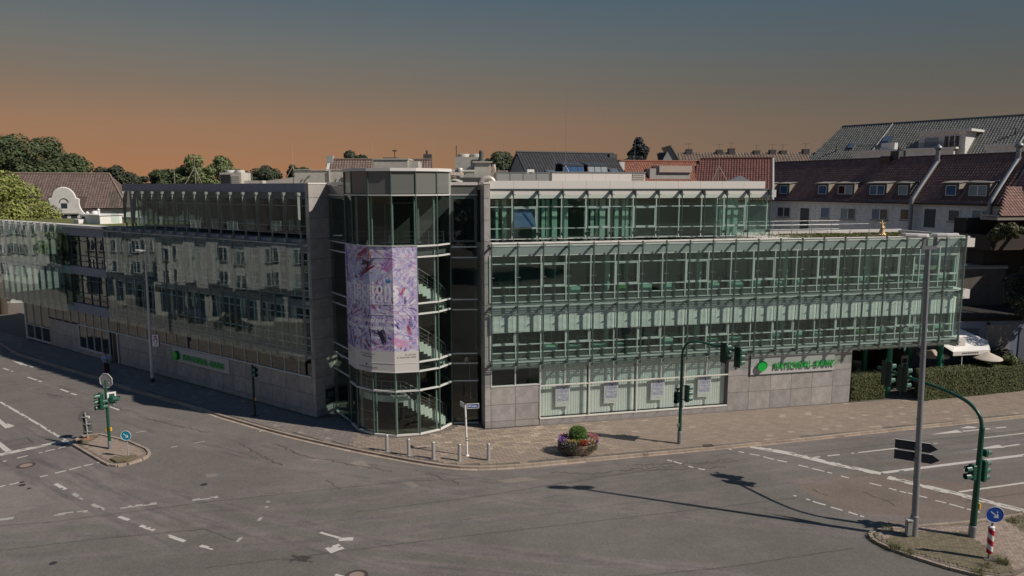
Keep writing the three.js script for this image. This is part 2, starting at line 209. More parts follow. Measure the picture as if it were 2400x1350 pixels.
function roadTexture() {
  const W = 2048, H = 1024, c = document.createElement('canvas'); c.width = W; c.height = H; const x = c.getContext('2d'), r = RNG(99);
  const X = (a) => (a + 60) / 100 * W, Z = (b) => (b + 72) / 50 * H, S = W / 100;
  x.fillStyle = 'rgb(113,109,106)'; x.fillRect(0, 0, W, H);
  const poly = (P, f) => { x.fillStyle = f; x.beginPath(); P.forEach(([a, b], i) => i ? x.lineTo(X(a), Z(b)) : x.moveTo(X(a), Z(b))); x.closePath(); x.fill(); };
  // surfacing of different age
  poly([[-60, -22], [-60, -23.8], [-21.48, -30.1], [-13.7, -33.6], [-5.3, -35.9], [6.9, -37.1], [13.4, -39], [40, -46], [40, -22]], 'rgb(108,105,101)');
  poly([[-28.32, -38.39], [-25.88, -36.65], [-26.04, -36.48], [-22.12, -33.4], [-23.52, -31.53], [-40, -33], [-40, -44]], 'rgb(127,120,117)');
  poly([[-22.69, -37.35], [-22.09, -38.14], [-20.88, -37.23], [-21.54, -36.31]], 'rgb(124,117,114)');
  poly([[14.2, -36], [18.33, -37.05], [24, -35.5], [40, -38.5], [40, -30], [24, -31.6], [17.22, -30.73], [15.9, -32.01], [15, -33.64]], 'rgb(117,106,99)');
  poly([[20, -38.2], [40, -43], [40, -38], [24, -35.4]], 'rgb(112,104,100)');
  // tyre polish, spills and old repairs, all with broken outlines
  const smear = (P, w, col, n, spread) => { for (let k = 0; k < n; k++) { const t = r() * (P.length - 1.001), i = t | 0, f = t - i, a = P[i][0] + (P[i + 1][0] - P[i][0]) * f + (r() - 0.5) * spread, b = P[i][1] + (P[i + 1][1] - P[i][1]) * f + (r() - 0.5) * spread; const dx = P[i + 1][0] - P[i][0], dz = P[i + 1][1] - P[i][1], l = Math.hypot(dx, dz), q = 0.4 + r() * 2.2; x.strokeStyle = col; x.lineWidth = w * (0.4 + r()); x.beginPath(); x.moveTo(X(a), Z(b)); x.lineTo(X(a + dx / l * q), Z(b + dz / l * q)); x.stroke(); } };
  const lanes = [[[-60, -27], [-20, -32], [0, -36], [20, -41], [40, -45]], [[-40, -57], [-25, -46], [-12, -38.5], [0, -34.5], [20, -30]], [[-32, -44], [-20, -35], [-6, -28.5], [8, -26]], [[-60, -24], [-10, -30], [20, -38], [40, -43]], [[-45, -50], [-30, -40.5], [-16, -31]]];
  for (const P of lanes) for (const off of [-0.9, 0.9]) { const Q = P.map(([a, b]) => [a, b + off]); smear(Q, 8, 'rgba(132,125,119,0.10)', 560, 0.9); smear(Q, 4, 'rgba(82,79,77,0.10)', 360, 0.7); }
  for (let k = 0; k < 300; k++) { const a = -60 + r() * 100, b = -72 + r() * 50, s = 0.1 + r() * r() * 0.9; x.fillStyle = r() < 0.6 ? 'rgba(76,73,71,0.12)' : 'rgba(144,136,128,0.12)'; x.beginPath(); for (let i = 0; i < 11; i++) { const t = i / 11 * 6.283, q = s * (0.55 + r() * 0.6); x.lineTo(X(a + Math.cos(t) * q * 1.5), Z(b + Math.sin(t) * q)); } x.fill(); }
  for (const P of [[[-8.98, -38.45], [-8.32, -38.71], [-7.74, -37.9], [-8.21, -37.59]], [[-5.73, -35.7], [-5.19, -35.81], [-4.67, -35.16], [-5.09, -35.06]], [[-11.2, -38.9], [-10.7, -39.1], [-10.5, -38.8], [-11, -38.6]], [[-0.8, -35.9], [0.7, -36.4], [1.4, -36], [-0.2, -35.6]], [[-16.2, -36.8], [-15.6, -36.9], [-15.5, -36.4], [-16, -36.3]]]) poly(P.map(([a, b]) => [a + (r() - .5) * .2, b]), 'rgb(134,126,119)');
  const wob = (P, w, col, jit = 0.12) => { x.strokeStyle = col; x.lineWidth = w; x.beginPath(); for (let i = 0; i < P.length - 1; i++) { const n = Math.ceil(Math.hypot(P[i + 1][0] - P[i][0], P[i + 1][1] - P[i][1]) / 0.25); for (let k = 0; k <= n; k++) { const a = P[i][0] + (P[i + 1][0] - P[i][0]) * k / n + (r() - 0.5) * jit, b = P[i][1] + (P[i + 1][1] - P[i][1]) * k / n + (r() - 0.5) * jit; i || k ? x.lineTo(X(a), Z(b)) : x.moveTo(X(a), Z(b)); } } x.stroke(); };
  for (const P of [[[-60, -21.5], [-21.48, -28.61], [-17.77, -29.65], [-13.69, -30.52], [-12, -29.5]], [[-12.3, -27.2], [-8.79, -28.08], [-2.23, -29.84], [5.93, -31.79], [14, -33.8]], [[-60, -24.5], [-21, -31.2], [-14.85, -33.3], [-8.4, -35.06], [-5.3, -35.81], [-2, -36.2]], [[-7.4, -32.23], [-2.5, -33.64], [6.86, -37.12], [13.4, -38.96], [40, -45.8]], [[-10, -24], [8.55, -27.23], [14.4, -28.79]], [[22, -33.4], [30, -35.6], [40, -38.4]], [[21, -34.2], [30, -36.7], [40, -39.4]]]) wob(P, 1.3, 'rgba(72,69,67,0.75)', 0.05);
  for (const P of [[[-16.2, -41.35], [-13.95, -39.16], [-12.47, -37.9]], [[-9.72, -35.81], [-8.63, -34.9]], [[-14.18, -41.35], [-11.58, -39.29], [-9.42, -38.33], [-6.4, -37.12]], [[-4.54, -36.82], [-2.62, -35.43]], [[15.2, -34.9], [15.48, -34.03]], [[17.51, -34.54], [18.37, -32.92]], [[-9.18, -28.18], [-8.14, -27.63]], [[6.55, -38.02], [10.37, -38.33], [12.44, -38.96]], [[5.71, -37.12], [11.6, -37.71]], [[2, -37], [4, -36.8], [9, -37.9]], [[-24, -46], [-19, -43.4]], [[-30, -50], [-26, -47.6]], [[-35, -52], [-31.5, -50.8]]]) { wob(P, 2.2, 'rgba(66,63,61,0.7)', 0.25); wob(P, 1, 'rgba(150,141,133,0.4)', 0.4); }
  for (let k = 0; k < 14; k++) wob([[6.4 + k * 0.4, -38.1 - k * 0.05], [6.6 + k * 0.42, -37.2 - k * 0.09]], 1, 'rgba(70,66,64,0.6)', 0.2);
  for (let k = 0; k < 26; k++) wob([[-8.8 + (r() - .5), -27.95 + (r() - .5) * .5], [-8.6 + (r() - .5), -27.9 + (r() - .5) * .5]], 1.2, 'rgba(60,57,56,0.7)', 0.2);
  for (const P of [[[-30.6, -41.2], [-29.8, -40.5], [-28.6, -41.6], [-29.5, -42.4], [-30.6, -41.2]]]) wob(P, 1.2, 'rgba(60,57,56,0.8)', 0.03);
  const im = x.getImageData(0, 0, W, H), d = im.data;
  for (let y = 0, i = 0; y < H; y++) for (let q = 0; q < W; q++, i += 4) { const n = (N2[((y + 90) % 512) * 512 + (q % 512)] - 0.5) * 24 + (N1[((y * 3) % 512) * 512 + ((q * 2 + 77) % 512)] - 0.5) * 16 + (r() - 0.5) * 17; d[i] += n; d[i + 1] += n; d[i + 2] += n * 0.97; }
  x.putImageData(im, 0, 0);
  const t = new THREE.CanvasTexture(c); t.colorSpace = THREE.SRGBColorSpace; t.wrapS = t.wrapT = THREE.MirroredRepeatWrapping; t.generateMipmaps = true; return t;
}
const road = thing('road', 'grey worn asphalt street crossing in front of the bank', 'road', [0, -0.12, -30], null, 'structure');
{
  const g = flat([[-260, 160], [260, 160], [260, -260], [-260, -260]], -0.12), p = g.attributes.position, uv = g.attributes.uv;
  for (let i = 0; i < p.count; i++) uv.setXY(i, (p.getX(i) + 60) / 100, 1 - (p.getZ(i) + 72) / 50);
  part(road, 'asphalt', g, std(0.89, 0.875, 0.86, 0.85, { map: roadTexture(), bumpMap: T.bump, bumpScale: 0.004 }));
  const r = RNG(5);
  for (const [x0, z0, x1, z1, w, wear] of MARKS) { // worn paint: strips whose ragged pieces are missing where traffic rubbed them off
    const L = Math.hypot(x1 - x0, z1 - z0), dx = (x1 - x0) / L, dz = (z1 - z0) / L, rows = Math.max(1, Math.round(w / 0.11)), n = Math.max(2, Math.round(L / 0.16)), gs = [], pos = [];
    let a = 0; const gone = Array.from({ length: rows }, () => 0);
    for (let k = 0; k < n; k++) for (let q = 0; q < rows; q++) {
      if (gone[q] > 0) { gone[q]--; continue; }
      if (r() < wear * 0.22) { gone[q] = (r() * 3) | 0; continue; }
      const s0 = L * k / n, s1 = L * (k + 1) / n + 0.004, j = () => (r() - 0.5) * 0.03 * (0.3 + wear), w0 = -w / 2 + w * q / rows + (q ? 0 : j()), w1 = -w / 2 + w * (q + 1) / rows + (q < rows - 1 ? 0.003 : j());
      const P = (s, o) => [x0 + dx * s - dz * o, -0.115, z0 + dz * s + dx * o];
      const A = P(s0, w0), B = P(s1, w0), C = P(s1, w1), D = P(s0, w1); pos.push(...A, ...C, ...B, ...A, ...D, ...C);
    }
    if (!pos.length) continue;
    const mg = new THREE.BufferGeometry(); mg.setAttribute('position', new THREE.Float32BufferAttribute(pos, 3)); mg.computeVertexNormals();
    part(road, 'lane_marking', mg, wear > 0.6 ? M.paintOld || (M.paintOld = std(0.36, 0.345, 0.32, 0.8)) : M.paintRoad || (M.paintRoad = std(0.5, 0.48, 0.445, 0.75)));
  }
  for (const P of ARROWS) part(road, 'arrow_marking', flat(P, -0.1145), M.paintRoad);
}
// manhole and gully covers
const manholeRing = [[0.0, 0.002], [0.27, 0.002], [0.27, 0.009], [0.3, 0.009], [0.3, 0.002], [0.42, 0.002], [0.42, 0.01], [0.46, 0.01], [0.46, 0]];
[[-26.59, -37.96, 'round manhole cover with pale concrete centre left of the green signal island'], [-6.09, -26.6, 'round manhole cover cut by the lower picture edge near road marking']].forEach(([x, z, l]) => {
  const t = thing('manhole_cover', l, 'manhole cover', [x, -0.12, z], 'round manhole covers in the road');
  part(t, 'ring', lathe(manholeRing.slice(4), x, -0.12, z, 28), std(0.07, 0.055, 0.05, 0.7)); part(t, 'lid', lathe(manholeRing.slice(0, 4), x, -0.12, z, 28), std(0.26, 0.2, 0.17, 0.8));
});
[[-18.59, -27.56, 0.13, 'small black valve cap in a pale square repair at lower left'], [-15.77, -35.38, 0.15, 'small dark valve cap alone on asphalt right of the left island'], [-25.04, -35.32, 0.14, 'largest of the dark valve caps on the pale asphalt patch'], [-25.3, -35.7, 0.1, 'dark valve cap at the dashed crossing line on pale asphalt'], [-24.4, -34.9, 0.09, 'smallest dark valve cap near the edge of the pale asphalt patch']].forEach(([x, z, s, l]) => {
  const t = thing('valve_cap', l, 'valve cap', [x, -0.12, z], 'valve caps in the road'); part(t, 'lid', lathe([[0, 0.006], [s, 0.006], [s * 1.15, 0.01], [s * 1.15, 0]], x, -0.12, z, 14), std(0.035, 0.034, 0.036, 0.7));
});
const pavement = thing('pavement', 'paved footway of beige and grey slabs round the bank corner', 'pavement', [0, 0, -44], null, 'structure');
const BACK = [[120, -200], [-200, -200]];
part(pavement, 'paving_bed', slab([...KERB.map(([x, z]) => [x, z - 0.05]), ...BACK], -0.3, -0.02), std(0.14, 0.127, 0.115, 0.95, { map: T.granite }));
{
  // kerb stones, one by one along the kerb line
  const pts = KERB.map(([x, z]) => V(x, 0, z)), L = [0]; for (let i = 1; i < pts.length; i++) L.push(L[i - 1] + pts[i].distanceTo(pts[i - 1]));
  const at = (s) => { let i = 1; while (i < L.length - 1 && L[i] < s) i++; return pts[i - 1].clone().lerp(pts[i], (s - L[i - 1]) / (L[i] - L[i - 1])); };
  const r = RNG(17), mats = [0, 1, 2, 3].map((k) => std(0.33 + k * 0.03, 0.275 + k * 0.026, 0.225 + k * 0.022, 0.85, { map: T.granite }));
  const mats2 = [0, 1, 2].map((k) => std(0.36 + k * 0.04, 0.305 + k * 0.032, 0.255 + k * 0.026, 0.9, { map: T.granite }));
  for (let s = 60; s < L[L.length - 1] - 50; s += 1.0) {
    const a = at(s), b = at(s + 1), m = a.clone().add(b).multiplyScalar(0.5), f = new Frame(m.x, m.z, b.x - a.x, b.z - a.z), w = 0.985;
    f.put(pavement, 'kerb_stone', mats[(r() * 4) | 0], -w / 2, w / 2, -0.15, 0.006 + r() * 0.006, -0.16, 0);
    if (m.x > -46 && m.x < 44) f.put(pavement, 'gutter_stone', mats2[(r() * 3) | 0], -w / 2, w / 2, -0.2, -0.108 + r() * 0.004, 0.005, m.x > -22 && m.x < 4 ? 0.24 : 0.14);
  }
  // paving slabs: those that show largest are parts, the rest one part
  const R0 = [-1.68, -43.67], dR = [0.9756, -0.2196], L0 = [-12.77, -45.87], dL = [0.817, 0.576];
  const inner = [[70, -59.9], [26, -49.95], [23.7, -49.32], R0, [-1.68, -43.6], [-2.1, -44.6], [-3.6, -44.3], [-4.4, -43.3], [-5.6, -42.3], [-6.98, -42.15], [-8.45, -42.45], [-9.6, -43.3], [-10.3, -44.6], [-11.5, -46.3], L0, [-52, -73.5], [-75, -90]];
  const strip = [...KERB.slice(1).map(([x, z]) => [x, z - 0.2]), ...inner];
  const list = [], paint = (x, z, right) => { const q = hash(Math.round(x * 7), Math.round(z * 9)); let c = right ? [0.29, 0.243, 0.2] : [0.22, 0.2, 0.185]; let k = 0.9 + q * 0.2; if (right && x > -5 && x < 6 && z < -40.2 && q > 0.22 + Math.abs(x - 0.5) * 0.07) { c = [0.35, 0.292, 0.23]; k = 0.92 + q * 0.14; } if (q > 0.965) k *= 1.25; return new THREE.Color().setRGB(c[0] * k, c[1] * k, c[2] * k); };  // left slabs coloured darker because that footway lies in shade
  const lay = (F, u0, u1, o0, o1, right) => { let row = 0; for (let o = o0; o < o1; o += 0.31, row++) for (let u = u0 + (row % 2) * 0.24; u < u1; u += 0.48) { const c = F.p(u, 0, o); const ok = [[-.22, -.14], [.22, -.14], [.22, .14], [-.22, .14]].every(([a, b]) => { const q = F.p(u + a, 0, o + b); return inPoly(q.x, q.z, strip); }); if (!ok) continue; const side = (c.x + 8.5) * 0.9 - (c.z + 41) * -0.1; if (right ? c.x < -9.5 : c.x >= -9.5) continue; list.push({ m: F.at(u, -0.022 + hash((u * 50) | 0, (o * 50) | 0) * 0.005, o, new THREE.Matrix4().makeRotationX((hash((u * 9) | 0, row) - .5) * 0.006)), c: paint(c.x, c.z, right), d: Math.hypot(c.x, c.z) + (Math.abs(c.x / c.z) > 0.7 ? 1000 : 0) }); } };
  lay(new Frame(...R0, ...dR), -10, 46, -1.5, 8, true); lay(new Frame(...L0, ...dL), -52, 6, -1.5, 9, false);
  list.sort((a, b) => a.d - b.d);
  const g = sbox(0.468, 0.05, 0.298), tones = {};
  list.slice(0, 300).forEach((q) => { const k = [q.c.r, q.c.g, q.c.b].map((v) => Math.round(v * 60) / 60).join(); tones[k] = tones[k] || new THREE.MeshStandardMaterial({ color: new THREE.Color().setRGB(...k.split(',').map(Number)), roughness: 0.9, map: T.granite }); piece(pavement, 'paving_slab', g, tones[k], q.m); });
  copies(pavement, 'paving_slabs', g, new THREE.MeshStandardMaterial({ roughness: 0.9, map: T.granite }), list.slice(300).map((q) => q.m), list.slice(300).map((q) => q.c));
}
// traffic islands
function island(label, ring, raised) {
  const c = ring.reduce((s, p) => [s[0] + p[0] / ring.length, s[1] + p[1] / ring.length], [0, 0]);
  const t = thing('traffic_island', label, 'traffic island', [c[0], -0.12, c[1]], null, 'structure'), r = RNG(31);
  const inset = (k) => ring.map(([x, z]) => { const l = Math.hypot(x - c[0], z - c[1]); return [x - (x - c[0]) / l * k, z - (z - c[1]) / l * k]; });
  part(t, 'paving_bed', slab(inset(0.1), -0.2, -0.02), std(0.2, 0.17, 0.145, 0.95, { map: T.granite }));
  const mats = [0, 1, 2].map((k) => std(0.34 + k * 0.035, 0.285 + k * 0.03, 0.235 + k * 0.025, 0.9, { map: T.granite }));
  for (let i = 0; i < ring.length; i++) { const a = ring[i], b = ring[(i + 1) % ring.length], L = Math.hypot(b[0] - a[0], b[1] - a[1]), n = Math.max(1, Math.round(L / 0.8)), f = new Frame(a[0], a[1], b[0] - a[0], b[1] - a[1]);
    for (let k = 0; k < n; k++) f.put(t, 'kerb_stone', mats[(r() * 3) | 0], L * k / n + 0.008, L * (k + 1) / n - 0.008, -0.2, r() * 0.008, -0.15, 0); }
  const poly = inset(0.3), ms = [], cs = [], F = new Frame(c[0], c[1], 0.9, -0.35);
  for (let u = -9; u < 9; u += 0.21) for (let o = -9, row = 0; o < 9; o += 0.11, row++) { const q = F.p(u + (row % 2) * 0.1, 0, o); if (!inPoly(q.x, q.z, poly)) continue; const k = 0.8 + hash((u * 33) | 0, row) * 0.4, m = raised(q.x, q.z); ms.push(F.at(u + (row % 2) * 0.1, -0.012 + r() * 0.006, o)); cs.push(new THREE.Color().setRGB((m ? 0.15 : 0.29) * k, (m ? 0.128 : 0.228) * k, (m ? 0.085 : 0.19) * k)); }
  copies(t, 'paving_blocks', sbox(0.2, 0.03, 0.1), std(1, 1, 1, 0.95), ms, cs);
  return t;
}
const ISL_L = [[-25.98, -42.5], [-26.1, -41.8], [-25.95, -41.23], [-25.26, -40.66], [-22.55, -38.4], [-21.98, -37.96], [-21.5, -37.85], [-21.1, -38.05], [-20.69, -38.72], [-20.6, -39.2], [-20.74, -39.63], [-21.16, -40.18], [-22.83, -41.45], [-24.43, -42.3], [-25.3, -42.7]].reverse();
const ISL_R = [[15.72, -29.9], [15.62, -29.5], [15.71, -29.16], [15.95, -28.67], [16.62, -27.92], [17.47, -27.12], [18.35, -26.53], [19, -26.33], [19.6, -26.4], [20.24, -26.75], [22, -28], [30, -30.5], [36, -33], [36, -35.4], [23.67, -31.75], [22.19, -31.32], [20.37, -30.89], [18.27, -30.56], [17.02, -30.36], [16.2, -30.2]].reverse();
island('pointed paved traffic island under the green signal pole at left', ISL_L, (x, z) => (z > -39 && x > -22.3) || x < -25);
island('weedy paved traffic island under the tall grey street lamp', ISL_R, (x, z) => x < 20.6 && z > -30.1 + (x - 16) * 0.02 && (x + z) > -13.2 && x < 19.9 || x > 22.4);
// ---------------------------------------------------------------- the bank building
const font = await new FontLoader().loadAsync('fonts/droid/droid_sans_bold.typeface.json');
const fontR = await new FontLoader().loadAsync('fonts/droid/droid_sans_regular.typeface.json');
const FR = new Frame(-1.68, -43.67, 0.97562, -0.21946);        // right wing: u runs to the right from the right pier
const FL = new Frame(-12.77, -45.87, 0.81715, 0.57643);        // left wing: u is negative, away from the left pier
const bank = thing('bank_building', 'glass and grey stone bank building with round glazed corner tower', 'building', [-7, 0, -47]);
const B = (F, name, mat, ...a) => F.put(bank, name, mat, ...a);
const rb = RNG(3);
const bayR = (k) => 0.34 + 1.608 * k, NR = 21;
// floors, ceilings and back walls behind the glass
for (const [h0, h1, u1] of [[3.72, 4.22, 34.9], [7.32, 7.86, 34.6], [11.05, 11.36, 34.6]]) { part(bank, 'floor_slab', FR.box(0.42, u1 - 0.6, h0, h1 - 0.02, h1 > 11 ? -6.3 : -8, -0.1), M.ceiling); part(bank, 'carpet', FR.box(0.45, u1 - 0.7, h1 - 0.02, h1, h1 > 11 ? -6.25 : -7.9, -0.12), h1 > 11 ? M.roofFelt : M.carpet); }
part(bank, 'back_wall', [FR.box(0.4, 34.2, 4.2, 7.4, -8.1, -7.9), FR.box(0.4, 34.2, 7.85, 11.1, -6.3, -6.1), FR.box(0.4, 25.9, 0, 3.8, -8.1, -7.9)], M.inner);
for (const [u, h0, h1] of [[5.1, 7.86, 11.05], [10.1, 7.86, 11.05], [4.9, 4.22, 7.32], [24.5, 4.22, 7.32], [0.44, 4.22, 7.32], [0.44, 7.86, 11.05], [28, 7.86, 11.05]]) part(bank, 'inner_wall', FR.box(u - 0.06, u + 0.06, h0, h1, -7.9, u < 1 ? -0.2 : -2.2), M.inner);
for (const h of [4.22, 7.86]) for (let u = 1.6; u < 27; u += 6.4) part(bank, "round_column", bar(FR.p(u + 6.6, h, -0.9), FR.p(u + 6.6, h + (h > 5 ? 3.19 : 3.1), -0.9), 0.17, 16), std(0.42, 0.5, 0.5, 0.6));
part(bank, 'end_wall', [FR.box(34.0, 34.12, 4.22, 7.32, -7.9, -4), FR.box(34.0, 34.12, 7.86, 11.05, -6.2, -4)], M.inner);
// inner facade of the two office floors of the right wing
const rowsOf = (z) => [[z + 2.37, z + 2.86], [z + 0.94, z + 2.36], [z + 0.43, z + 0.92]];
for (const z of [7.95, 4.35]) {
  for (let k = 0; k <= NR; k++) B(FR, 'mullion', M.frame, bayR(k) - 0.035, bayR(k) + 0.035, z, z + 2.9, -0.08, 0.05);
  for (const h of [z, z + 0.41, z + 0.92, z + 2.36, z + 2.86]) B(FR, 'transom', M.frame, 0.34, 34.1, h - 0.028, h + 0.028, -0.075, 0.042);
  for (let k = 0; k < NR; k++) {
    const a = bayR(k) + 0.035, b = bayR(k + 1) - 0.035;
    for (const [h0, h1] of rowsOf(z)) B(FR, 'window_pane', M.paneR, a, b, h0 + 0.02, h1 - 0.02, -0.02, -0.012);
    B(FR, 'spandrel_panel', M.spandrel, a, b, z + 0.03, z + 0.385, -0.03, 0);
    if ((k + (z < 5 ? 0 : 1)) % 3 === 0) { const c = [[a, a + 0.09, z + 0.95, z + 2.33], [b - 0.09, b, z + 0.95, z + 2.33], [a + 0.09, b - 0.09, z + 0.95, z + 1.03], [a + 0.09, b - 0.09, z + 2.25, z + 2.33]]; part(bank, 'sash_frame', c.map((q) => FR.box(...q, -0.03, 0.03)), M.frame); }
  }
}
// louvre bands in front of the floor edges
[[10.85, 11.36, 8], [7.22, 7.72, 8], [3.86, 4.26, 6]].forEach(([h0, h1, n]) => {
  B(FR, 'louvre_backing', M.louvreBack, 0.36, 34.3, h0, h1, -0.1, 0.02);
  for (let k = 0; k < n; k++) { const h = h0 + (h1 - h0) * (k + 0.5) / n; B(FR, 'louvre_slat', M.louvre, 0.36, 34.3, h - 0.02, h + 0.02, 0.022, 0.034); }
});
for (const h of [7.78, 4.3]) { for (let k = 0; k < 5; k++) B(FR, 'grating_bar', M.grating, 0.36, 34.2, h - 0.02, h, 0.07 + k * 0.09, 0.1 + k * 0.09); B(FR, 'edge_rail', M.frame, 0.34, 34.2, h - 0.05, h + 0.02, 0.5, 0.54); }
B(FR, 'roof_edge_trim', M.white, 0.36, 34.9, 11.37, 11.53, -0.1, 0.06);
B(FR, 'roof_edge_flashing', M.white, 0.3, 34.6, 11.532, 11.56, -0.5, 0.1);
const clampGeo = join([mbox(0.22, 0.03, 0.05), mbox(0.05, 0.06, 0.03).translate(-0.11, 0, 0.03), mbox(0.05, 0.06, 0.03).translate(0.11, 0, 0.03)]);
// outer glass skin of the right wing
for (let k = 0; k <= NR; k++) {
  const u = bayR(k);
  B(FR, 'skin_post', M.post, u - 0.035, u + 0.035, 3.8, 11.64, 0.5, 0.62);
  for (const h of [11.32, 7.62, 4.06]) B(FR, 'bracket', M.post, u - 0.02, u + 0.02, h - 0.09, h + 0.09, 0.03, 0.5);
  for (const h of [11.46, 9.55, 7.84, 7.28, 5.5, 4.05]) piece(bank, 'glass_clamp', clampGeo, M.steel, FR.at(u, h, 0.63));
  if (k < NR) for (const [h0, h1] of [[7.75, 11.56], [3.84, 7.73]]) B(FR, 'skin_glass', M.skinR, u + 0.012, bayR(k + 1) - 0.012, h0, h1, 0.642, 0.652, M4().makeRotationY((rb() - 0.5) * 0.012).multiply(M4().makeRotationX((rb() - 0.5) * 0.008)));
}
// slab ends that stick out at the right end, and the glazed end
for (const [h0, h1, o] of [[10.78, 11.39, -0.05], [7.1, 7.74, -0.1], [3.62, 4.2, -0.1]]) part(bank, 'slab_end', FR.box(34.32, 35.1, h0, h1, -6.2, o + 0.35), M.white);
B(FR, 'end_glass', M.skinR, 34.2, 34.215, 3.8, 11.7, -3, 0.6);
B(FR, 'end_post', M.white, 34.0, 34.14, 4.2, 10.9, -0.3, -0.16);
// venetian blinds of the first floor
{
  const gs = []; for (let k = 0; k < 15; k++) gs.push(mbox(1.555, 0.004, 0.07).applyMatrix4(M4().makeTranslation(0, -0.035 - k * 0.072, 0).multiply(M4().makeRotationX(0.72))));
  gs.push(mbox(1.5, 0.035, 0.05).translate(0, -1.12, 0), mbox(1.5, 0.05, 0.06).translate(0, 0.02, 0)); for (const x of [-0.6, -0.2, 0.2, 0.6]) gs.push(mbox(0.01, 1.1, 0.01).translate(x, -0.55, 0.04));
  const g = join(gs); for (let k = 0; k < NR; k++) piece(bank, 'venetian_blind', g, M.blind, FR.at((bayR(k) + bayR(k + 1)) / 2, 7.22, 0.13));
}
// low white cupboards, desks and screens at the windows
for (let k = 0; k < NR; k++) for (const z of [7.86, 4.22]) {
  const u = bayR(k) + 0.25, q = rb();
  if (q < 0.75) { const w = 0.5 + rb() * 0.5; part(bank, 'cupboard', [FR.box(u, u + w, z, z + 0.74 + rb() * 0.25, -0.75, -0.3), FR.box(u + 0.05, u + w - 0.05, z + 0.05, z + 0.7, -0.3, -0.285)], q < 0.12 ? std(0.2, 0.34, 0.12, 0.7) : M.cabinet); }
  if (q > 0.3) { const o = -1.8 - rb() * 1.5; part(bank, 'desk', [FR.box(u - 0.1, u + 1.3, z + 0.7, z + 0.74, o - 0.8, o), FR.box(u - 0.06, u, z, z + 0.7, o - 0.75, o - 0.05), FR.box(u + 1.2, u + 1.26, z, z + 0.7, o - 0.75, o - 0.05)], M.cabinet); part(bank, 'computer_screen', [FR.box(u + 0.3, u + 0.85, z + 0.85, z + 1.2, o - 0.4, o - 0.36), FR.box(u + 0.53, u + 0.62, z + 0.74, z + 0.9, o - 0.42, o - 0.38)], M.dark); part(bank, 'office_chair', [FR.box(u + 0.3, u + 0.8, z + 0.42, z + 0.5, o + 0.15, o + 0.6), FR.box(u + 0.32, u + 0.78, z + 0.55, z + 1.05, o + 0.55, o + 0.62), bar(FR.p(u + 0.55, z, o + 0.38), FR.p(u + 0.55, z + 0.42, o + 0.38), 0.04), bar(FR.p(u + 0.3, z + 0.04, o + 0.38), FR.p(u + 0.8, z + 0.04, o + 0.38), 0.03)], M.navy); }
  if (z < 5 && k % 5 === 2) part(bank, 'potted_plant', [lathe([[0, 0], [0.14, 0], [0.18, 0.35], [0, 0.35]], ...FR.p(u + 1, z, -0.9).toArray(), 10)], M.dark);
}
// ground floor of the right wing: plinth, stone slabs, shop windows
B(FR, 'plinth', graniteTone[1], 3.52, 16.56, -0.1, 0.34, -0.3, 0.02);
const stone = (F, u0, u1, h0, h1, mats, o = 0) => { const j = 0.012, m = mats[(rb() * mats.length) | 0]; const g = new THREE.BoxGeometry(1, 1, 1); const w = u1 - u0 - 2 * j, h = h1 - h0 - 2 * j; const bg = mbox(w, h, 0.05), uv = bg.attributes.uv, du = rb() * 9, dv = rb() * 9; for (let i = 0; i < uv.count; i++) uv.setXY(i, uv.getX(i) + du, uv.getY(i) + dv); piece(bank, 'stone_slab', bg, m, F.at((u0 + u1) / 2, (h0 + h1) / 2, o - 0.025)); };
B(FR, 'wall_core', M.innerDark, 0.03, 3.5, -0.1, 2.62, -0.5, -0.055); B(FR, 'wall_core', M.innerDark, 16.58, 25.97, -0.1, 3.8, -7.9, -0.055);
for (const [a, b] of [[0, 0.38], [0.38, 1.94], [1.94, 3.51]]) for (const [h0, h1] of [[0, 0.42], [0.42, 1.48], [1.48, 2.62]]) stone(FR, a, b, h0, h1, graniteTone);
const colsR = [16.57, 18.15, 19.75, 21.35, 22.96, 24.58, 26];
for (let i = 0; i < 6; i++) for (const [h0, h1] of [[-0.02, 1.24], [1.24, 2.4], [2.4, 3.84]]) stone(FR, colsR[i], colsR[i + 1], h0, h1, graniteTone);
for (let k = 0; k < 5; k++) { const F2 = new Frame(FR.p(26, 0, 0).x, FR.p(26, 0, 0).z, -FR.d[1] * -1, FR.d[0] * -1); stone(F2, k * 1.5, k * 1.5 + 1.5, 0, 1.24, graniteDark); stone(F2, k * 1.5, k * 1.5 + 1.5, 1.24, 3.8, graniteDark); }
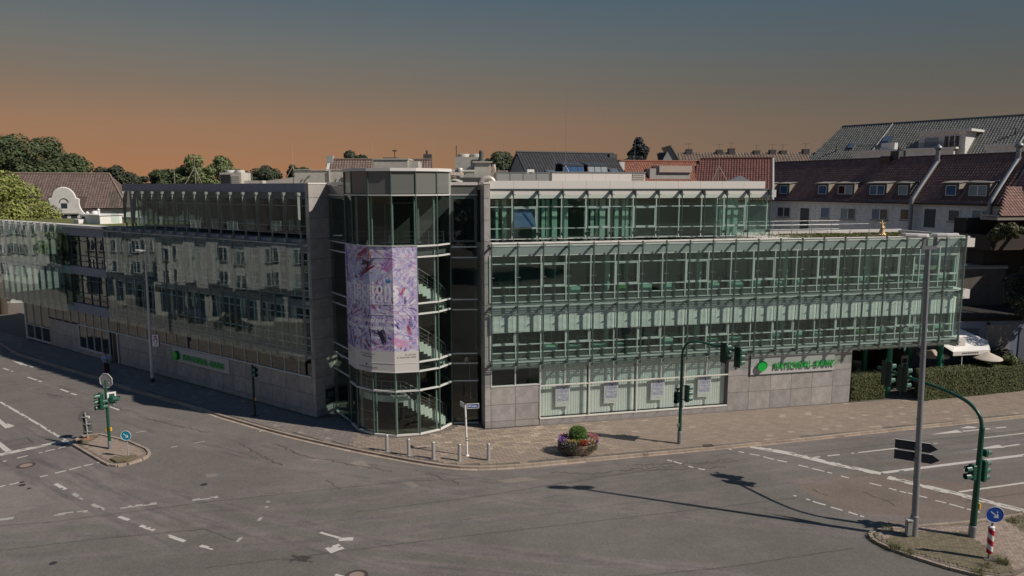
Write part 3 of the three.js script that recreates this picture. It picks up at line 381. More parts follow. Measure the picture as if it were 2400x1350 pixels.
// window over the stone next to the pier
B(FR, 'shop_pane', M.shop, 0.42, 3.48, 2.7, 3.86, -0.06, -0.05);
part(bank, 'shop_frame', [FR.box(0.38, 3.5, 2.62, 2.7, -0.1, 0.03), FR.box(0.38, 0.44, 2.7, 3.86, -0.1, 0.02), FR.box(1.9, 1.97, 2.7, 3.86, -0.1, 0.02)], M.frame);
part(bank, 'shop_back', FR.box(0.4, 3.5, 0.1, 3.8, -3, -2.8), M.innerDark);
const shopU = [3.53, 6.79, 10.04, 13.4, 16.55];
for (let i = 0; i < 4; i++) {
  const a = shopU[i] + 0.04, b = shopU[i + 1] - 0.04, m = (a + b) / 2;
  B(FR, 'shop_pane', M.shop, a, b, 0.44, 2.5, -0.03, -0.02); B(FR, 'shop_pane', M.shop, a, m - 0.03, 2.57, 3.86, -0.03, -0.02); B(FR, 'shop_pane', M.shop, m + 0.03, b, 2.57, 3.86, -0.03, -0.02);
  part(bank, 'shop_frame', [FR.box(a - 0.04, b + 0.04, 0.36, 0.44, -0.1, 0.05), FR.box(a - 0.04, b + 0.04, 2.5, 2.57, -0.08, 0.03), FR.box(m - 0.03, m + 0.03, 2.57, 3.86, -0.07, 0.03), FR.box(a - 0.07, a, 0.44, 2.5, -0.08, 0.04), FR.box(a - 0.07, a, 2.57, 3.86, -0.08, 0.04)], M.white);
  // pleated curtains: upper and lower hang, parted a little in each bay
  const pleat = (u0, u1, h0, h1, o) => { const n = Math.round((u1 - u0) / 0.04), g = new THREE.PlaneGeometry(u1 - u0, h1 - h0, n, 1), p = g.attributes.position; for (let k = 0; k < p.count; k++) { const t = p.getX(k); p.setZ(k, Math.sin(t * 34 + Math.sin(t * 5) * 1.5) * 0.011 * (p.getY(k) < 0 ? 1 : 0.8)); } g.computeVertexNormals(); return g.applyMatrix4(FR.at((u0 + u1) / 2, (h0 + h1) / 2, o)); };
  part(bank, 'curtain', pleat(a + 0.03, m - 0.25 + rb() * 0.2, 0.46, 3.8, -0.3), M.curtain); part(bank, 'curtain', pleat(m + 0.12, b - 0.04, 0.46, 3.8, -0.3), M.curtain);
  part(bank, 'panel_blind', [FR.box(a, m - 0.35, 0.46, 3.8, -0.38, -0.37), FR.box(m - 0.33, b - 0.7, 0.46, 3.8, -0.4, -0.39), FR.box(b - 0.68, b, 0.46, 3.8, -0.38, -0.37)], std(0.72, 0.76, 0.74, 0.9));
}
part(bank, 'shop_floor', FR.box(0.4, 16.5, 0, 0.35, -2.8, -0.3), M.carpet); part(bank, 'shop_back', FR.box(3.5, 16.5, 0.35, 3.8, -3, -2.8), M.inner);
for (const u of [5.1, 6.7, 8.3, 9.9, 11.6, 13.3, 15]) part(bank, 'bird_spike', bar(FR.p(u, 0.36, 0.05), FR.p(u - 0.14, 0.22, 0.16), 0.012), M.dark);
// green columns in the open passage under the right end
for (const [u, o] of [[34.23, -1], [33.3, -3], [29.6, -3.2], [29.9, -1]]) part(bank, 'green_column', bar(FR.p(u, -0.1, o), FR.p(u, 3.8, o), 0.2, 18), M.copperGreen);
part(bank, 'passage_wall', FR.box(26, 35.2, -0.1, 3.7, -8.2, -7.9), std(0.09, 0.04, 0.035, 0.9));
for (const [u, w] of [[27.2, 1.2], [29, 1.5], [31.2, 1.4], [33, 1.2]]) part(bank, 'restaurant_window', [FR.box(u, u + w, 0.6, 2.8, -7.9, -7.87), FR.box(u - 0.06, u, 0.5, 2.9, -7.9, -7.84), FR.box(u + w, u + w + 0.06, 0.5, 2.9, -7.9, -7.84)], std(0.16, 0.07, 0.04, 0.5));

// ---- third floor, set back, right wing
const N3 = 12, bay3R = (k) => 0.27 + 1.578 * k;
part(bank, 'floor_slab', FR.box(0.4, 18.9, 14.78, 15.1, -9, -0.65), M.ceiling);
part(bank, 'back_wall', FR.box(0.4, 19.1, 11.4, 14.78, -7.2, -7), M.inner);
part(bank, 'main_roof', FR.box(0.2, 18.9, 15.0, 15.12, -12, -0.65), M.gravel);
for (let k = 0; k < 12; k++) { const u = 0.4 + k * 1.546; B(FR, 'fascia_panel', M.white, u + 0.006, u + 1.54, 14.86, 15.34, -0.56, -0.5); }
part(bank, 'fascia_core', FR.box(0.42, 18.94, 14.88, 15.32, -0.9, -0.57), M.white);
B(FR, 'fascia_dark_strip', M.post, 0.38, 19.25, 14.79, 14.835, -0.53, -0.48);  // thin dark bar along the joint under the fascia
B(FR, 'header_band', M.white, 0.38, 19.2, 14.27, 14.78, -0.6, -0.53);
for (let k = 0; k <= N3; k++) {
  const u = bay3R(k);
  if (k) B(FR, 'mullion', M.frame, u - 0.03, u + 0.03, 11.75, 14.27, -0.66, -0.55);
  if (k) B(FR, 'skin_post', M.post, u - 0.022, u + 0.022, 12.0, 14.83, -0.2, -0.1);
  if (k) part(bank, 'bracket', prism([FR.p(u - 0.02, 14.79, -0.12), FR.p(u - 0.02, 14.79, -0.53), FR.p(u - 0.02, 14.55, -0.53), FR.p(u - 0.02, 14.33, -0.12)], V(FR.d[0] * 0.04, 0, FR.d[1] * 0.04)), M.post);
  if (k) part(bank, 'foot_bracket', [FR.box(u - 0.02, u + 0.02, 12.0, 12.16, -0.55, -0.2), FR.box(u - 0.02, u + 0.02, 11.62, 12.02, -0.2, -0.14), FR.box(u - 0.12, u + 0.12, 12.2, 12.25, -0.12, -0.06), FR.box(u - 0.12, u + 0.12, 14.5, 14.54, -0.12, -0.06)], M.post);
  if (k < N3) {
    const a = u + 0.03, b = bay3R(k + 1) - 0.03;
    B(FR, 'upper_skin_glass', M.skinR, u + 0.01, b + 0.02, 11.98, 14.5, -0.08, -0.07);
    for (const [h0, h1] of [[11.8, 12.4], [12.45, 13.72], [13.78, 14.26]]) {
      if (k === 1 && h0 > 12.4 && h0 < 13) piece(bank, 'tilted_window', sbox(b - a - 0.14, h1 - h0 - 0.04, 0.03), phys(0.3, 0.38, 0.5, 0.02, { ior: 2.3, metalness: 0.7 }), FR.at((a + b) / 2 - 0.02, (h0 + h1) / 2, -0.6, M4().makeRotationX(-0.42).multiply(M4().makeRotationZ(0.02))));  // blue in the pane colour stands in for mirrored sky
      else B(FR, 'upper_window_pane', M.pane3, a, b, h0, h1, -0.61, -0.6);
    }
    if ([1, 4, 6, 10].includes(k)) part(bank, 'sash_frame', [[a, a + 0.08, 12.45, 13.72], [b - 0.08, b, 12.45, 13.72], [a + 0.08, b - 0.08, 12.45, 12.53], [a + 0.08, b - 0.08, 13.64, 13.72]].map((q) => FR.box(...q, -0.62, -0.56)), M.frame);
    if ([0, 2, 3, 4, 5, 6, 10].includes(k)) { const gs = []; let x = a + 0.05; while (x < b - 0.15) { const w = 0.14 + rb() * 0.22; gs.push(FR.box(x, Math.min(b, x + w), 11.6, 14.2, -1.1 - rb() * 0.1, -1.05)); x += w + 0.06 + rb() * (k === 4 ? 0.2 : 0.35); if (k === 3 && x > a + 0.6) break; if (k === 6 && x > a + 0.2) break; } part(bank, 'curtain', gs, M.curtain); }
  }
}
for (const h of [11.78, 12.425, 13.75]) B(FR, 'transom', M.frame, 0.42, 19.2, h - 0.026, h + 0.026, -0.655, -0.555);
part(bank, 'inner_wall', [FR.box(3.4, 3.5, 11.4, 14.75, -7, -1.4), FR.box(9.7, 9.8, 11.4, 14.75, -7, -1.4), FR.box(15.9, 16, 11.4, 14.75, -7, -1.4)], M.inner);
part(bank, 'leaning_ladder', [bar(FR.p(17.2, 11.4, -1.6), FR.p(18.6, 14, -1.8), 0.05), bar(FR.p(17.2, 11.4, -2.0), FR.p(18.6, 14, -2.2), 0.05)], M.white2);
B(FR, 'end_glass', M.skinR, 19.22, 19.235, 11.9, 14.8, -7, -0.1); part(bank, 'end_frame', [FR.box(19.14, 19.2, 11.75, 14.27, -3, -2.94), FR.box(19.14, 19.2, 13.73, 13.78, -7, -0.7), FR.box(19.14, 19.2, 12.4, 12.45, -7, -0.7), FR.box(19.2, 19.6, 14.3, 14.78, -1.4, -0.2)], M.frame);
part(bank, 'terrace_gutter', FR.box(0.36, 19.6, 11.37, 11.6, -0.75, -0.52), M.white); part(bank, 'terrace_ledge', FR.box(0.4, 19.6, 11.562, 11.6, -0.5, 0.05), M.white);
// terrace roof at the right
part(bank, 'roof_terrace', FR.box(19.25, 34.5, 11.362, 11.385, -6.2, -0.12), M.roofFelt);
part(bank, 'roof_parapet', [FR.box(19.8, 34.6, 11.3, 11.68, -6.4, -6.2), FR.box(34.42, 34.62, 11.3, 11.62, -6.2, -0.6)], M.white);

// ---- piers
for (const h of [[0, 0.42], [0.42, 1.48], [1.48, 2.62], [2.62, 3.9], [3.9, 5.2], [5.2, 6.5], [6.5, 7.8], [7.8, 9.1], [9.1, 10.4], [10.4, 11.7], [11.7, 13], [13, 14.3], [14.3, 15.15]]) {
  if (h[0] > 2.6) stone(FR, 0, 0.38, ...h, graniteTone);
  const FP = new Frame(-1.68 - 0.21946 * 1.2, -43.67 - 0.97562 * 1.2, 0.21946, 0.97562); // left return of the right pier
  stone(FP, 0, 1.2, ...h, graniteTone); if (h[0] > 2.6) { const FQ = new Frame(FR.p(0.38, 0, 0).x, FR.p(0.38, 0, 0).z, -0.21946, -0.97562); stone(FQ, 0, 1.1, ...h, graniteTone, 0.001); }
  stone(FL, -0.36, 0, ...h, graniteDark);
  const FS = new Frame(-12.77, -45.87, 0.57643, -0.81715); // return of the left pier towards the tower
  stone(FS, 0, 1.9, ...h, graniteTone);
}
part(bank, 'pier_core', [FR.box(0.055, 0.325, 0, 15.14, -1.15, -0.055)], M.innerDark); part(bank, 'pier_core', FL.box(-0.3, -0.055, 0, 15.14, -1.9, -0.055), M.innerDark);
part(bank, 'pier_cap', [FR.box(-0.03, 0.42, 15.15, 15.25, -1.25, 0.03)], M.white); part(bank, 'pier_cap', FL.box(-0.4, 0.03, 15.15, 15.23, -1.95, 0.03), M.white);

// ---- left wing
const bayL = (k) => -(0.2 + 1.472 * k), NL = 17;
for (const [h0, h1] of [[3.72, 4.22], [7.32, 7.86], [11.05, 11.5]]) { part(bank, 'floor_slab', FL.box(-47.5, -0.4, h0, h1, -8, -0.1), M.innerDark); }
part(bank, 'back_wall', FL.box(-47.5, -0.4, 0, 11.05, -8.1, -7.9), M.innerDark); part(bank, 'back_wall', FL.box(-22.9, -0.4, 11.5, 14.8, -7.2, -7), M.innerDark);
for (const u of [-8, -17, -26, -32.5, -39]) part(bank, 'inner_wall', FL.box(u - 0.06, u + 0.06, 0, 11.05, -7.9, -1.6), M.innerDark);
for (const z of [7.95, 4.35]) {
  for (let k = 0; k <= NL; k++) B(FL, 'mullion', M.postLight, bayL(k) - 0.04, bayL(k) + 0.04, z, z + 2.9, -0.06, 0.04);
  for (const h of [z, z + 0.41, z + 0.92, z + 2.36, z + 2.86]) B(FL, 'transom', M.postLight, bayL(NL), -0.36, h - 0.032, h + 0.032, -0.055, 0.032);
  for (let k = 0; k < NL; k++) { const a = bayL(k + 1) + 0.025, b = bayL(k) - 0.025; for (const [h0, h1] of rowsOf(z)) B(FL, 'street_window_pane', M.paneL, a, b, h0 + 0.02, h1 - 0.02, -0.02, -0.012); B(FL, 'spandrel_panel', M.spandrel, a, b, z + 0.02, z + 0.39, -0.04, -0.01); if (rb() < 0.3) part(bank, 'inner_curtain', FL.box(a + 0.1, a + 0.3 + rb() * 0.7, z, z + 2.8, -0.8, -0.78), M.curtain); }
}
for (const [h0, h1] of [[10.86, 11.4], [7.2, 7.74], [3.86, 4.28]]) B(FL, 'louvre_backing', M.bluegrey, bayL(NL), -0.36, h0, h1, -0.12, 0.02);
for (const h of [7.78, 4.3]) B(FL, 'walkway_grating', M.grating, bayL(NL), -0.36, h - 0.03, h, 0.05, 0.5);
B(FL, 'roof_edge_trim', M.bluegrey, -26, -0.36, 11.42, 11.66, -0.1, 0.36); B(FL, 'terrace_ledge', M.roofFelt, -26, -0.38, 11.5, 11.68, -1.1, -0.12);
for (let k = 0; k <= NL; k++) {
  const u = bayL(k);
  B(FL, 'skin_fin', M.fin, u - 0.02, u + 0.02, 3.9, 11.7, 0.42, 0.6); for (const h of [11.3, 7.6, 4.06]) B(FL, 'bracket', M.postLight, u - 0.018, u + 0.018, h - 0.09, h + 0.09, 0.03, 0.42);
  part(bank, 'fin_head', [FL.box(u - 0.07, u + 0.07, 11.5, 11.72, 0.4, 0.66)], M.fin);
  if (k < NL) for (const [h0, h1] of [[7.74, 11.5], [3.84, 7.7]]) piece(bank, 'street_skin_glass', sbox(1.45, h1 - h0, 0.012), M.skinL, FL.at(u - 0.736, (h0 + h1) / 2, 0.63, M4().makeRotationY((rb() - 0.5) * 0.022).multiply(M4().makeRotationX((rb() - 0.5) * 0.02))));
}
B(FL, 'skin_rail', M.postLight, bayL(NL), -0.36, 11.36, 11.4, 0.6, 0.65);
// stone base and window band
B(FL, 'wall_core', M.innerDark, -25.4, -0.03, -0.1, 2.6, -0.5, -0.055);
for (let k = 0; k < 17; k++) { const b = k ? bayL(k) + 0.02 : -0.36, a = bayL(k + 1) + 0.02; for (const [h0, h1] of [[0, 0.36], [0.36, 1.5], [1.5, 2.62]]) stone(FL, Math.max(a, -25.2), b, h0, h1, graniteDark); B(FL, 'band_pane', M.band, a + 0.03, b - 0.03, 2.72, 3.86, -0.06, -0.05); B(FL, 'band_mullion', M.frame, a - 0.02, a + 0.03, 2.7, 3.88, -0.09, 0); }
B(FL, 'band_sill', M.frame, -25.4, -0.38, 2.62, 2.7, -0.1, 0.05); part(bank, 'band_back', FL.box(-25.4, -0.4, 2.6, 3.8, -1.4, -1.3), std(0.11, 0.1, 0.08, 0.9));
// entrance door, shop windows, far stone and glass of the left wing
part(bank, 'street_door', [FL.box(-27.0, -26.93, 0, 2.7, -0.08, 0.04), FL.box(-25.55, -25.4, 0, 2.7, -0.08, 0.05), FL.box(-27.0, -25.4, 2.62, 2.7, -0.08, 0.05), FL.box(-26.93, -26.85, 0, 2.6, -0.3, -0.24)], M.frame);
part(bank, 'door_leaf', FL.box(-26.85, -25.6, 0, 2.55, -0.3, -0.26), std(0.1, 0.06, 0.05, 0.5));
for (let k = 0; k < 4; k++) { const a = -32.4 + k * 1.36; B(FL, 'street_shop_pane', M.band, a + 0.03, a + 1.33, 0.55, 2.6, -0.05, -0.04); B(FL, 'street_shop_pane', M.band, a + 0.03, a + 1.33, 2.68, 3.8, -0.05, -0.04); B(FL, 'band_mullion', M.frame, a - 0.03, a + 0.03, 0.5, 3.85, -0.09, 0.02); }
B(FL, 'band_pane', M.band, -26.9, -25.45, 2.72, 3.84, -0.05, -0.04);
part(bank, 'shop_frame', [FL.box(-32.43, -26.95, 0.45, 0.55, -0.1, 0.05), FL.box(-32.43, -25.4, 2.6, 2.68, -0.1, 0.03), FL.box(-27.0, -26.94, 0.5, 3.85, -0.09, 0.02)], M.frame);
part(bank, 'plinth', FL.box(-32.43, -27, -0.1, 0.45, -0.3, 0.01), graniteDark[0]);
for (let k = 0; k < 4; k++) { const a = -38.4 + k * 1.49; for (const [h0, h1] of [[0, 1.3], [1.3, 2.6]]) stone(FL, a, a + 1.49, h0, h1, graniteDark); B(FL, 'band_pane', M.band, a + 0.03, a + 1.46, 2.72, 3.84, -0.05, -0.04); B(FL, 'band_mullion', M.frame, a - 0.02, a + 0.03, 2.62, 3.86, -0.09, 0.02); }
for (let k = 0; k < 3; k++) { const a = -43.4 + k * 1.66; B(FL, 'street_shop_pane', M.band, a + 0.03, a + 1.62, 0.2, 3.84, -0.05, -0.04); B(FL, 'band_mullion', M.frame, a - 0.03, a + 0.03, 0.1, 3.86, -0.09, 0.03); }
part(bank, 'shop_frame', [FL.box(-43.45, -38.42, 0.08, 0.2, -0.1, 0.05), FL.box(-43.45, -38.42, 1.5, 1.56, -0.09, 0.02), FL.box(-43.6, -43.42, 0, 3.86, -0.6, 0.05)], M.white);
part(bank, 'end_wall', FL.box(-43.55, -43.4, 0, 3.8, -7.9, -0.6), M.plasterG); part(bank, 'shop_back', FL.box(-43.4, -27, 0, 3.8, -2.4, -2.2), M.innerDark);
// recess with blue grey bands
for (const [h0, h1] of [[10.72, 11.42], [7.28, 8.0], [3.86, 4.66]]) B(FL, 'recess_band', M.bluegrey, -32.7, -25.5, h0, h1, -0.2, 0.12);
for (const [z0, z1] of [[8.0, 10.72], [4.66, 7.28]]) {
  const us = [-32.6, -31.1, -29.55, -28.15, -26.8, -25.5]; for (let k = 0; k < 5; k++) for (const [h0, h1] of [[z0, z0 + 0.45], [z0 + 0.5, z0 + 0.95], [z0 + 1.0, z1 - 0.5], [z1 - 0.45, z1]]) B(FL, 'recess_pane', M.band, us[k] + 0.03, us[k + 1] - 0.03, h0 + 0.02, h1 - 0.02, -0.08, -0.07);
  for (const u of us) B(FL, 'recess_mullion', M.post, u - 0.03, u + 0.03, z0, z1, -0.12, 0); for (const h of [z0 + 0.475, z0 + 0.975, z1 - 0.475]) B(FL, 'recess_transom', M.post, -32.6, -25.5, h - 0.025, h + 0.025, -0.115, -0.01);
  part(bank, 'inner_curtain', FL.box(-32.2, -31.3, z0, z1, -0.6, -0.58), std(0.2, 0.28, 0.25, 0.9));
}
// far glass bay
for (let k = 0; k < 11; k++) { const a = -47.9 + k * 1.38; for (const [h0, h1] of [[7.74, 11.55], [3.84, 7.7]]) piece(bank, 'street_skin_glass', sbox(1.36, h1 - h0, 0.012), M.skinL, FL.at(a + 0.69, (h0 + h1) / 2, 0.63, M4().makeRotationY((rb() - 0.5) * 0.014).multiply(M4().makeRotationX((rb() - 0.5) * 0.012)))); B(FL, 'skin_fin', M.fin, a - 0.02, a + 0.02, 3.9, 11.72, 0.42, 0.6); for (const z of [4.35, 7.95]) B(FL, 'street_window_pane', M.paneL, a + 0.03, a + 1.35, z, z + 2.9, -0.02, -0.01); part(bank, 'fin_head', [FL.box(a - 0.06, a + 0.06, 11.55, 11.75, 0.42, 0.66)], M.fin); }
for (const [h0, h1] of [[10.86, 11.42], [7.2, 7.9], [3.86, 4.35]]) B(FL, 'louvre_backing', M.louvre, -47.9, -32.72, h0, h1, -0.12, 0.02);
B(FL, 'skin_rail', M.postLight, -47.9, -32.7, 11.36, 11.4, 0.6, 0.65); part(bank, 'end_glass', [FL.box(-32.72, -32.705, 3.86, 11.5, -0.1, 0.62)], M.skinR);
part(bank, 'roof_edge_trim', FL.box(-47.9, -26, 11.45, 11.66, -0.6, 0.35), M.white);
part(bank, 'roof_terrace', FL.box(-47.5, -23.2, 11.5, 11.58, -9, -0.6), M.sedum); part(bank, 'roof_parapet', FL.box(-47.9, -23.2, 11.5, 11.82, -9.2, -9), M.white);
// third floor of the left wing
const N3L = 15, bay3 = (k) => -(0.42 + 1.437 * k);
part(bank, 'floor_slab', FL.box(-22.9, -0.4, 14.75, 15.05, -9, -0.75), M.innerDark); part(bank, 'main_roof', FL.box(-22.9, -0.3, 15.0, 15.1, -12, -0.02), M.gravel);
for (let k = 0; k < 5; k++) B(FL, 'fascia_panel', M.bluegrey, -22.9 + k * 4.51 + 0.006, -22.9 + (k + 1) * 4.51 - 0.006, 14.64, 15.2, -0.1, 0);
part(bank, 'fascia_core', FL.box(-22.9, -0.36, 14.66, 15.18, -0.5, -0.11), M.white); B(FL, 'header_band', M.bluegrey, -22.9, -0.4, 14.2, 14.64, -0.78, -0.72);
for (let k = 0; k <= N3L; k++) {
  const u = bay3(k); B(FL, 'mullion', M.postLight, u - 0.025, u + 0.025, 11.9, 14.2, -0.78, -0.68);
  if (k) { const a = u + 0.025, b = bay3(k - 1) - 0.025; for (const [h0, h1] of [[11.96, 12.4], [12.45, 13.72], [13.78, 14.18]]) B(FL, 'street_upper_pane', M.paneL, a, b, h0, h1, -0.73, -0.72); piece(bank, 'street_upper_skin_glass', sbox(1.42, 2.6, 0.012), M.skinL, FL.at(u + 0.718, 13.34, 0.36, M4().makeRotationY((rb() - 0.5) * 0.01).multiply(M4().makeRotationX((rb() - 0.5) * 0.008)))); }
  const f = u - 0.25; if (k <= N3L) { part(bank, 'skin_fin', prism([FL.p(f - 0.015, 14.62, -0.1), FL.p(f - 0.015, 14.62, 0.34), FL.p(f - 0.015, 12.1, 0.34), FL.p(f - 0.015, 12.1, 0.22), FL.p(f - 0.015, 14.0, 0.05)], V(FL.d[0] * 0.03, 0, FL.d[1] * 0.03)), M.fin); part(bank, 'fin_head', FL.box(f - 0.08, f + 0.08, 14.42, 14.62, 0.1, 0.4), M.fin); part(bank, 'foot_bracket', FL.box(f - 0.04, f + 0.04, 11.7, 12.14, 0.1, 0.2), M.fin); }
}
for (const h of [11.93, 12.425, 13.75]) B(FL, 'transom', M.postLight, bay3(N3L), -0.4, h - 0.02, h + 0.02, -0.77, -0.69);
part(bank, 'end_glass', FL.box(-24.3, -22.95, 12.05, 14.6, 0.35, 0.362), M.skinR); part(bank, 'end_frame', [FL.box(-23.0, -22.9, 11.6, 14.64, -7, -6.9), FL.box(-23.0, -22.9, 11.6, 14.64, -0.78, -0.6)], M.white); part(bank, 'end_glass', FL.box(-22.97, -22.95, 11.7, 14.6, -6.9, -0.8), M.skinR);
// ---- glazed corner tower: seven flat sides of a drum
const TC = [-7.0, -45.6], TR = 3.35, tv = (i, r = TR) => { const a = (-73.5 + 24.5 * i) * Math.PI / 180; return [TC[0] + Math.sin(a) * r, TC[1] + Math.cos(a) * r]; };
const tSide = (i, r = TR) => { const a = tv(i, r), b = tv(i + 1, r); return new Frame(a[0], a[1], b[0] - a[0], b[1] - a[1]); };
const sideW = Math.hypot(tv(1)[0] - tv(0)[0], tv(1)[1] - tv(0)[1]);
const TLEV = [0, 2.8, 3.98, 4.55, 7.47, 8.1, 10.88, 11.52, 14.5];
const towerPost = std(0.075, 0.12, 0.105, 0.35, { metalness: 0.3 });
for (let i = 0; i < 6; i++) {
  const F = tSide(i);
  for (let k = 0; k < TLEV.length - 1; k++) { const covered = i < 4 && TLEV[k] > 3.9 && TLEV[k] < 11; if (!covered || true) B(F, 'tower_pane', M.tower, 0.04, sideW - 0.04, TLEV[k] + 0.05, TLEV[k + 1] - 0.05, -0.04, -0.03); B(F, 'tower_transom', k === 0 ? M.white : M.frame, -0.012, sideW + 0.012, TLEV[k] - 0.045 + (k ? 0 : 0.05), TLEV[k] + 0.045 + (k ? 0 : 0.06), -0.1, 0.05); }
  B(F, 'tower_transom', M.frame, -0.012, sideW + 0.012, 14.46, 14.54, -0.1, 0.05);
  B(F, 'drum_panel', M.greyPanel, 0.025, sideW - 0.025, 14.58, 15.86, -0.06, 0);
  B(F, 'tower_core_band', M.innerDark, 0.04, sideW - 0.04, 14.5, 15.9, -0.3, -0.08);
  B(F, 'tower_cornice', M.white, -0.03, sideW + 0.03, 15.88, 16.06, -0.5, 0.12);
  if (i) part(bank, 'tower_post', [bar(V(tv(i)[0], 0, tv(i)[1]), V(tv(i)[0], 15.88, tv(i)[1]), 0.055, 8)], towerPost), part(bank, 'tower_inner_post', [bar(V(tv(i, TR - 0.3)[0], 0, tv(i, TR - 0.3)[1]), V(tv(i, TR - 0.3)[0], 14.4, tv(i, TR - 0.3)[1]), 0.06, 8)], std(0.3, 0.4, 0.37, 0.5));
}
const poly8 = (r) => Array.from({ length: 7 }, (_, i) => tv(i, r));
part(bank, 'tower_roof', slab([...poly8(TR - 0.2), [-3.2, -49], [-10.8, -49]], 15.7, 15.9), M.gravel);
for (const [x, z] of [tv(0), tv(6)]) part(bank, 'tower_post', bar(V(x, 0, z), V(x, 15.9, z), 0.07, 8), towerPost);
// flat glazed strips between the drum and the two piers
const FA = new Frame(-11.86, -47.16, tv(0)[0] + 11.86, tv(0)[1] + 47.16), FB = new Frame(tv(6)[0], tv(6)[1], -2.12 - tv(6)[0], -44.72 - tv(6)[1]);
const wA = Math.hypot(tv(0)[0] + 11.86, tv(0)[1] + 47.16), wB = Math.hypot(-2.12 - tv(6)[0], -44.72 - tv(6)[1]);
for (const [F, w, lv] of [[FA, wA, [0.1, 3.05, 4.18, 4.82, 7.53, 8.14, 10.93, 11.52, 14.47]], [FB, wB, [0.05, 2.82, 3.95, 4.58, 7.38, 8.02, 10.65, 11.31, 14.49]]]) {
  for (let k = 0; k < lv.length; k++) { if (k < lv.length - 1) { B(F, 'tower_pane', F === FA ? M.towerGreen : M.tower, 0.06, w - 0.06, lv[k] + 0.05, lv[k + 1] - 0.05, -0.04, -0.03); } B(F, 'tower_transom', M.frame, 0.02, w - 0.02, lv[k] - 0.035, lv[k] + 0.035, -0.09, 0.03); }
  B(F, 'drum_panel', M.greyPanel, 0.04, w - 0.04, 14.53, 15.05, -0.06, 0); B(F, 'pier_cap', M.white, -0.1, w + 0.02, 15.08, 15.26, -0.6, 0.06);
  part(bank, 'dark_frame', [[0.03, 0.2, 11.6, 14.4], [w - 0.2, w - 0.03, 11.6, 14.4], [0.2, w - 0.2, 11.6, 11.72], [0.2, w - 0.2, 14.25, 14.4]].map((q) => F.box(...q, -0.08, 0.0)), M.post);
  B(F, 'tower_core_band', M.innerDark, 0, w, 14.5, 15.06, -0.4, -0.1);
}
part(bank, 'tower_side_post', [FB.box(-0.06, 0.05, 14.5, 15.9, -0.6, 0.1), FB.box(-0.04, 0.03, 11.5, 14.5, -0.1, 0.06)], M.white);
for (const u of [0.15, wA - 0.4]) part(bank, 'door_frame', FA.box(u, u + 0.07, 0.1, 2.5, 0.0, 0.06), towerPost);
// stairwell inside: floors, back wall, lift shaft, winding stairs with white stepped strings
const ring = (a0, a1, r0, r1, h0, h1) => { const P = [], n = Math.max(1, Math.round((a1 - a0) / 6)); for (let k = 0; k <= n; k++) { const a = (a0 + (a1 - a0) * k / n) * Math.PI / 180; P.push([TC[0] + Math.sin(a) * r1, TC[1] + Math.cos(a) * r1]); } for (let k = n; k >= 0; k--) { const a = (a0 + (a1 - a0) * k / n) * Math.PI / 180; P.push([TC[0] + Math.sin(a) * r0, TC[1] + Math.cos(a) * r0]); } return slab(P, h0, h1); };
const white3 = std(0.72, 0.72, 0.68, 0.7);
part(bank, 'stairwell_floor', slab([...poly8(TR - 0.1), [-3, -49], [-11, -49]], -0.05, 0.02), std(0.12, 0.11, 0.1, 0.4));
for (const h of [3.95, 7.5, 10.95]) part(bank, 'stairwell_floor', slab([[-10.6, -46.4], [-3.4, -46.2], [-3, -49.4], [-11, -49.4]], h, h + 0.42), M.innerDark);
part(bank, 'stairwell_floor', slab([...poly8(TR - 0.25), [-3.2, -49], [-10.8, -49]], 10.95, 11.4), M.innerDark);
part(bank, 'stairwell_back', [WORLD.box(-11.6, -2, 0, 15.6, -50, -49.6)], std(0.075, 0.085, 0.08, 0.8)); part(bank, 'lift_shaft', WORLD.box(-8, -6.2, 0, 14.4, -48.9, -47), std(0.05, 0.06, 0.055, 0.5));
part(bank, 'stairwell_lobby', [WORLD.box(-8.2, -6, 13.9, 14.0, -46.9, -46.8), WORLD.box(-8.2, -8.12, 11.4, 14, -46.9, -46.8), WORLD.box(-6.08, -6, 11.4, 14, -46.9, -46.8)], std(0.2, 0.24, 0.22, 0.5));
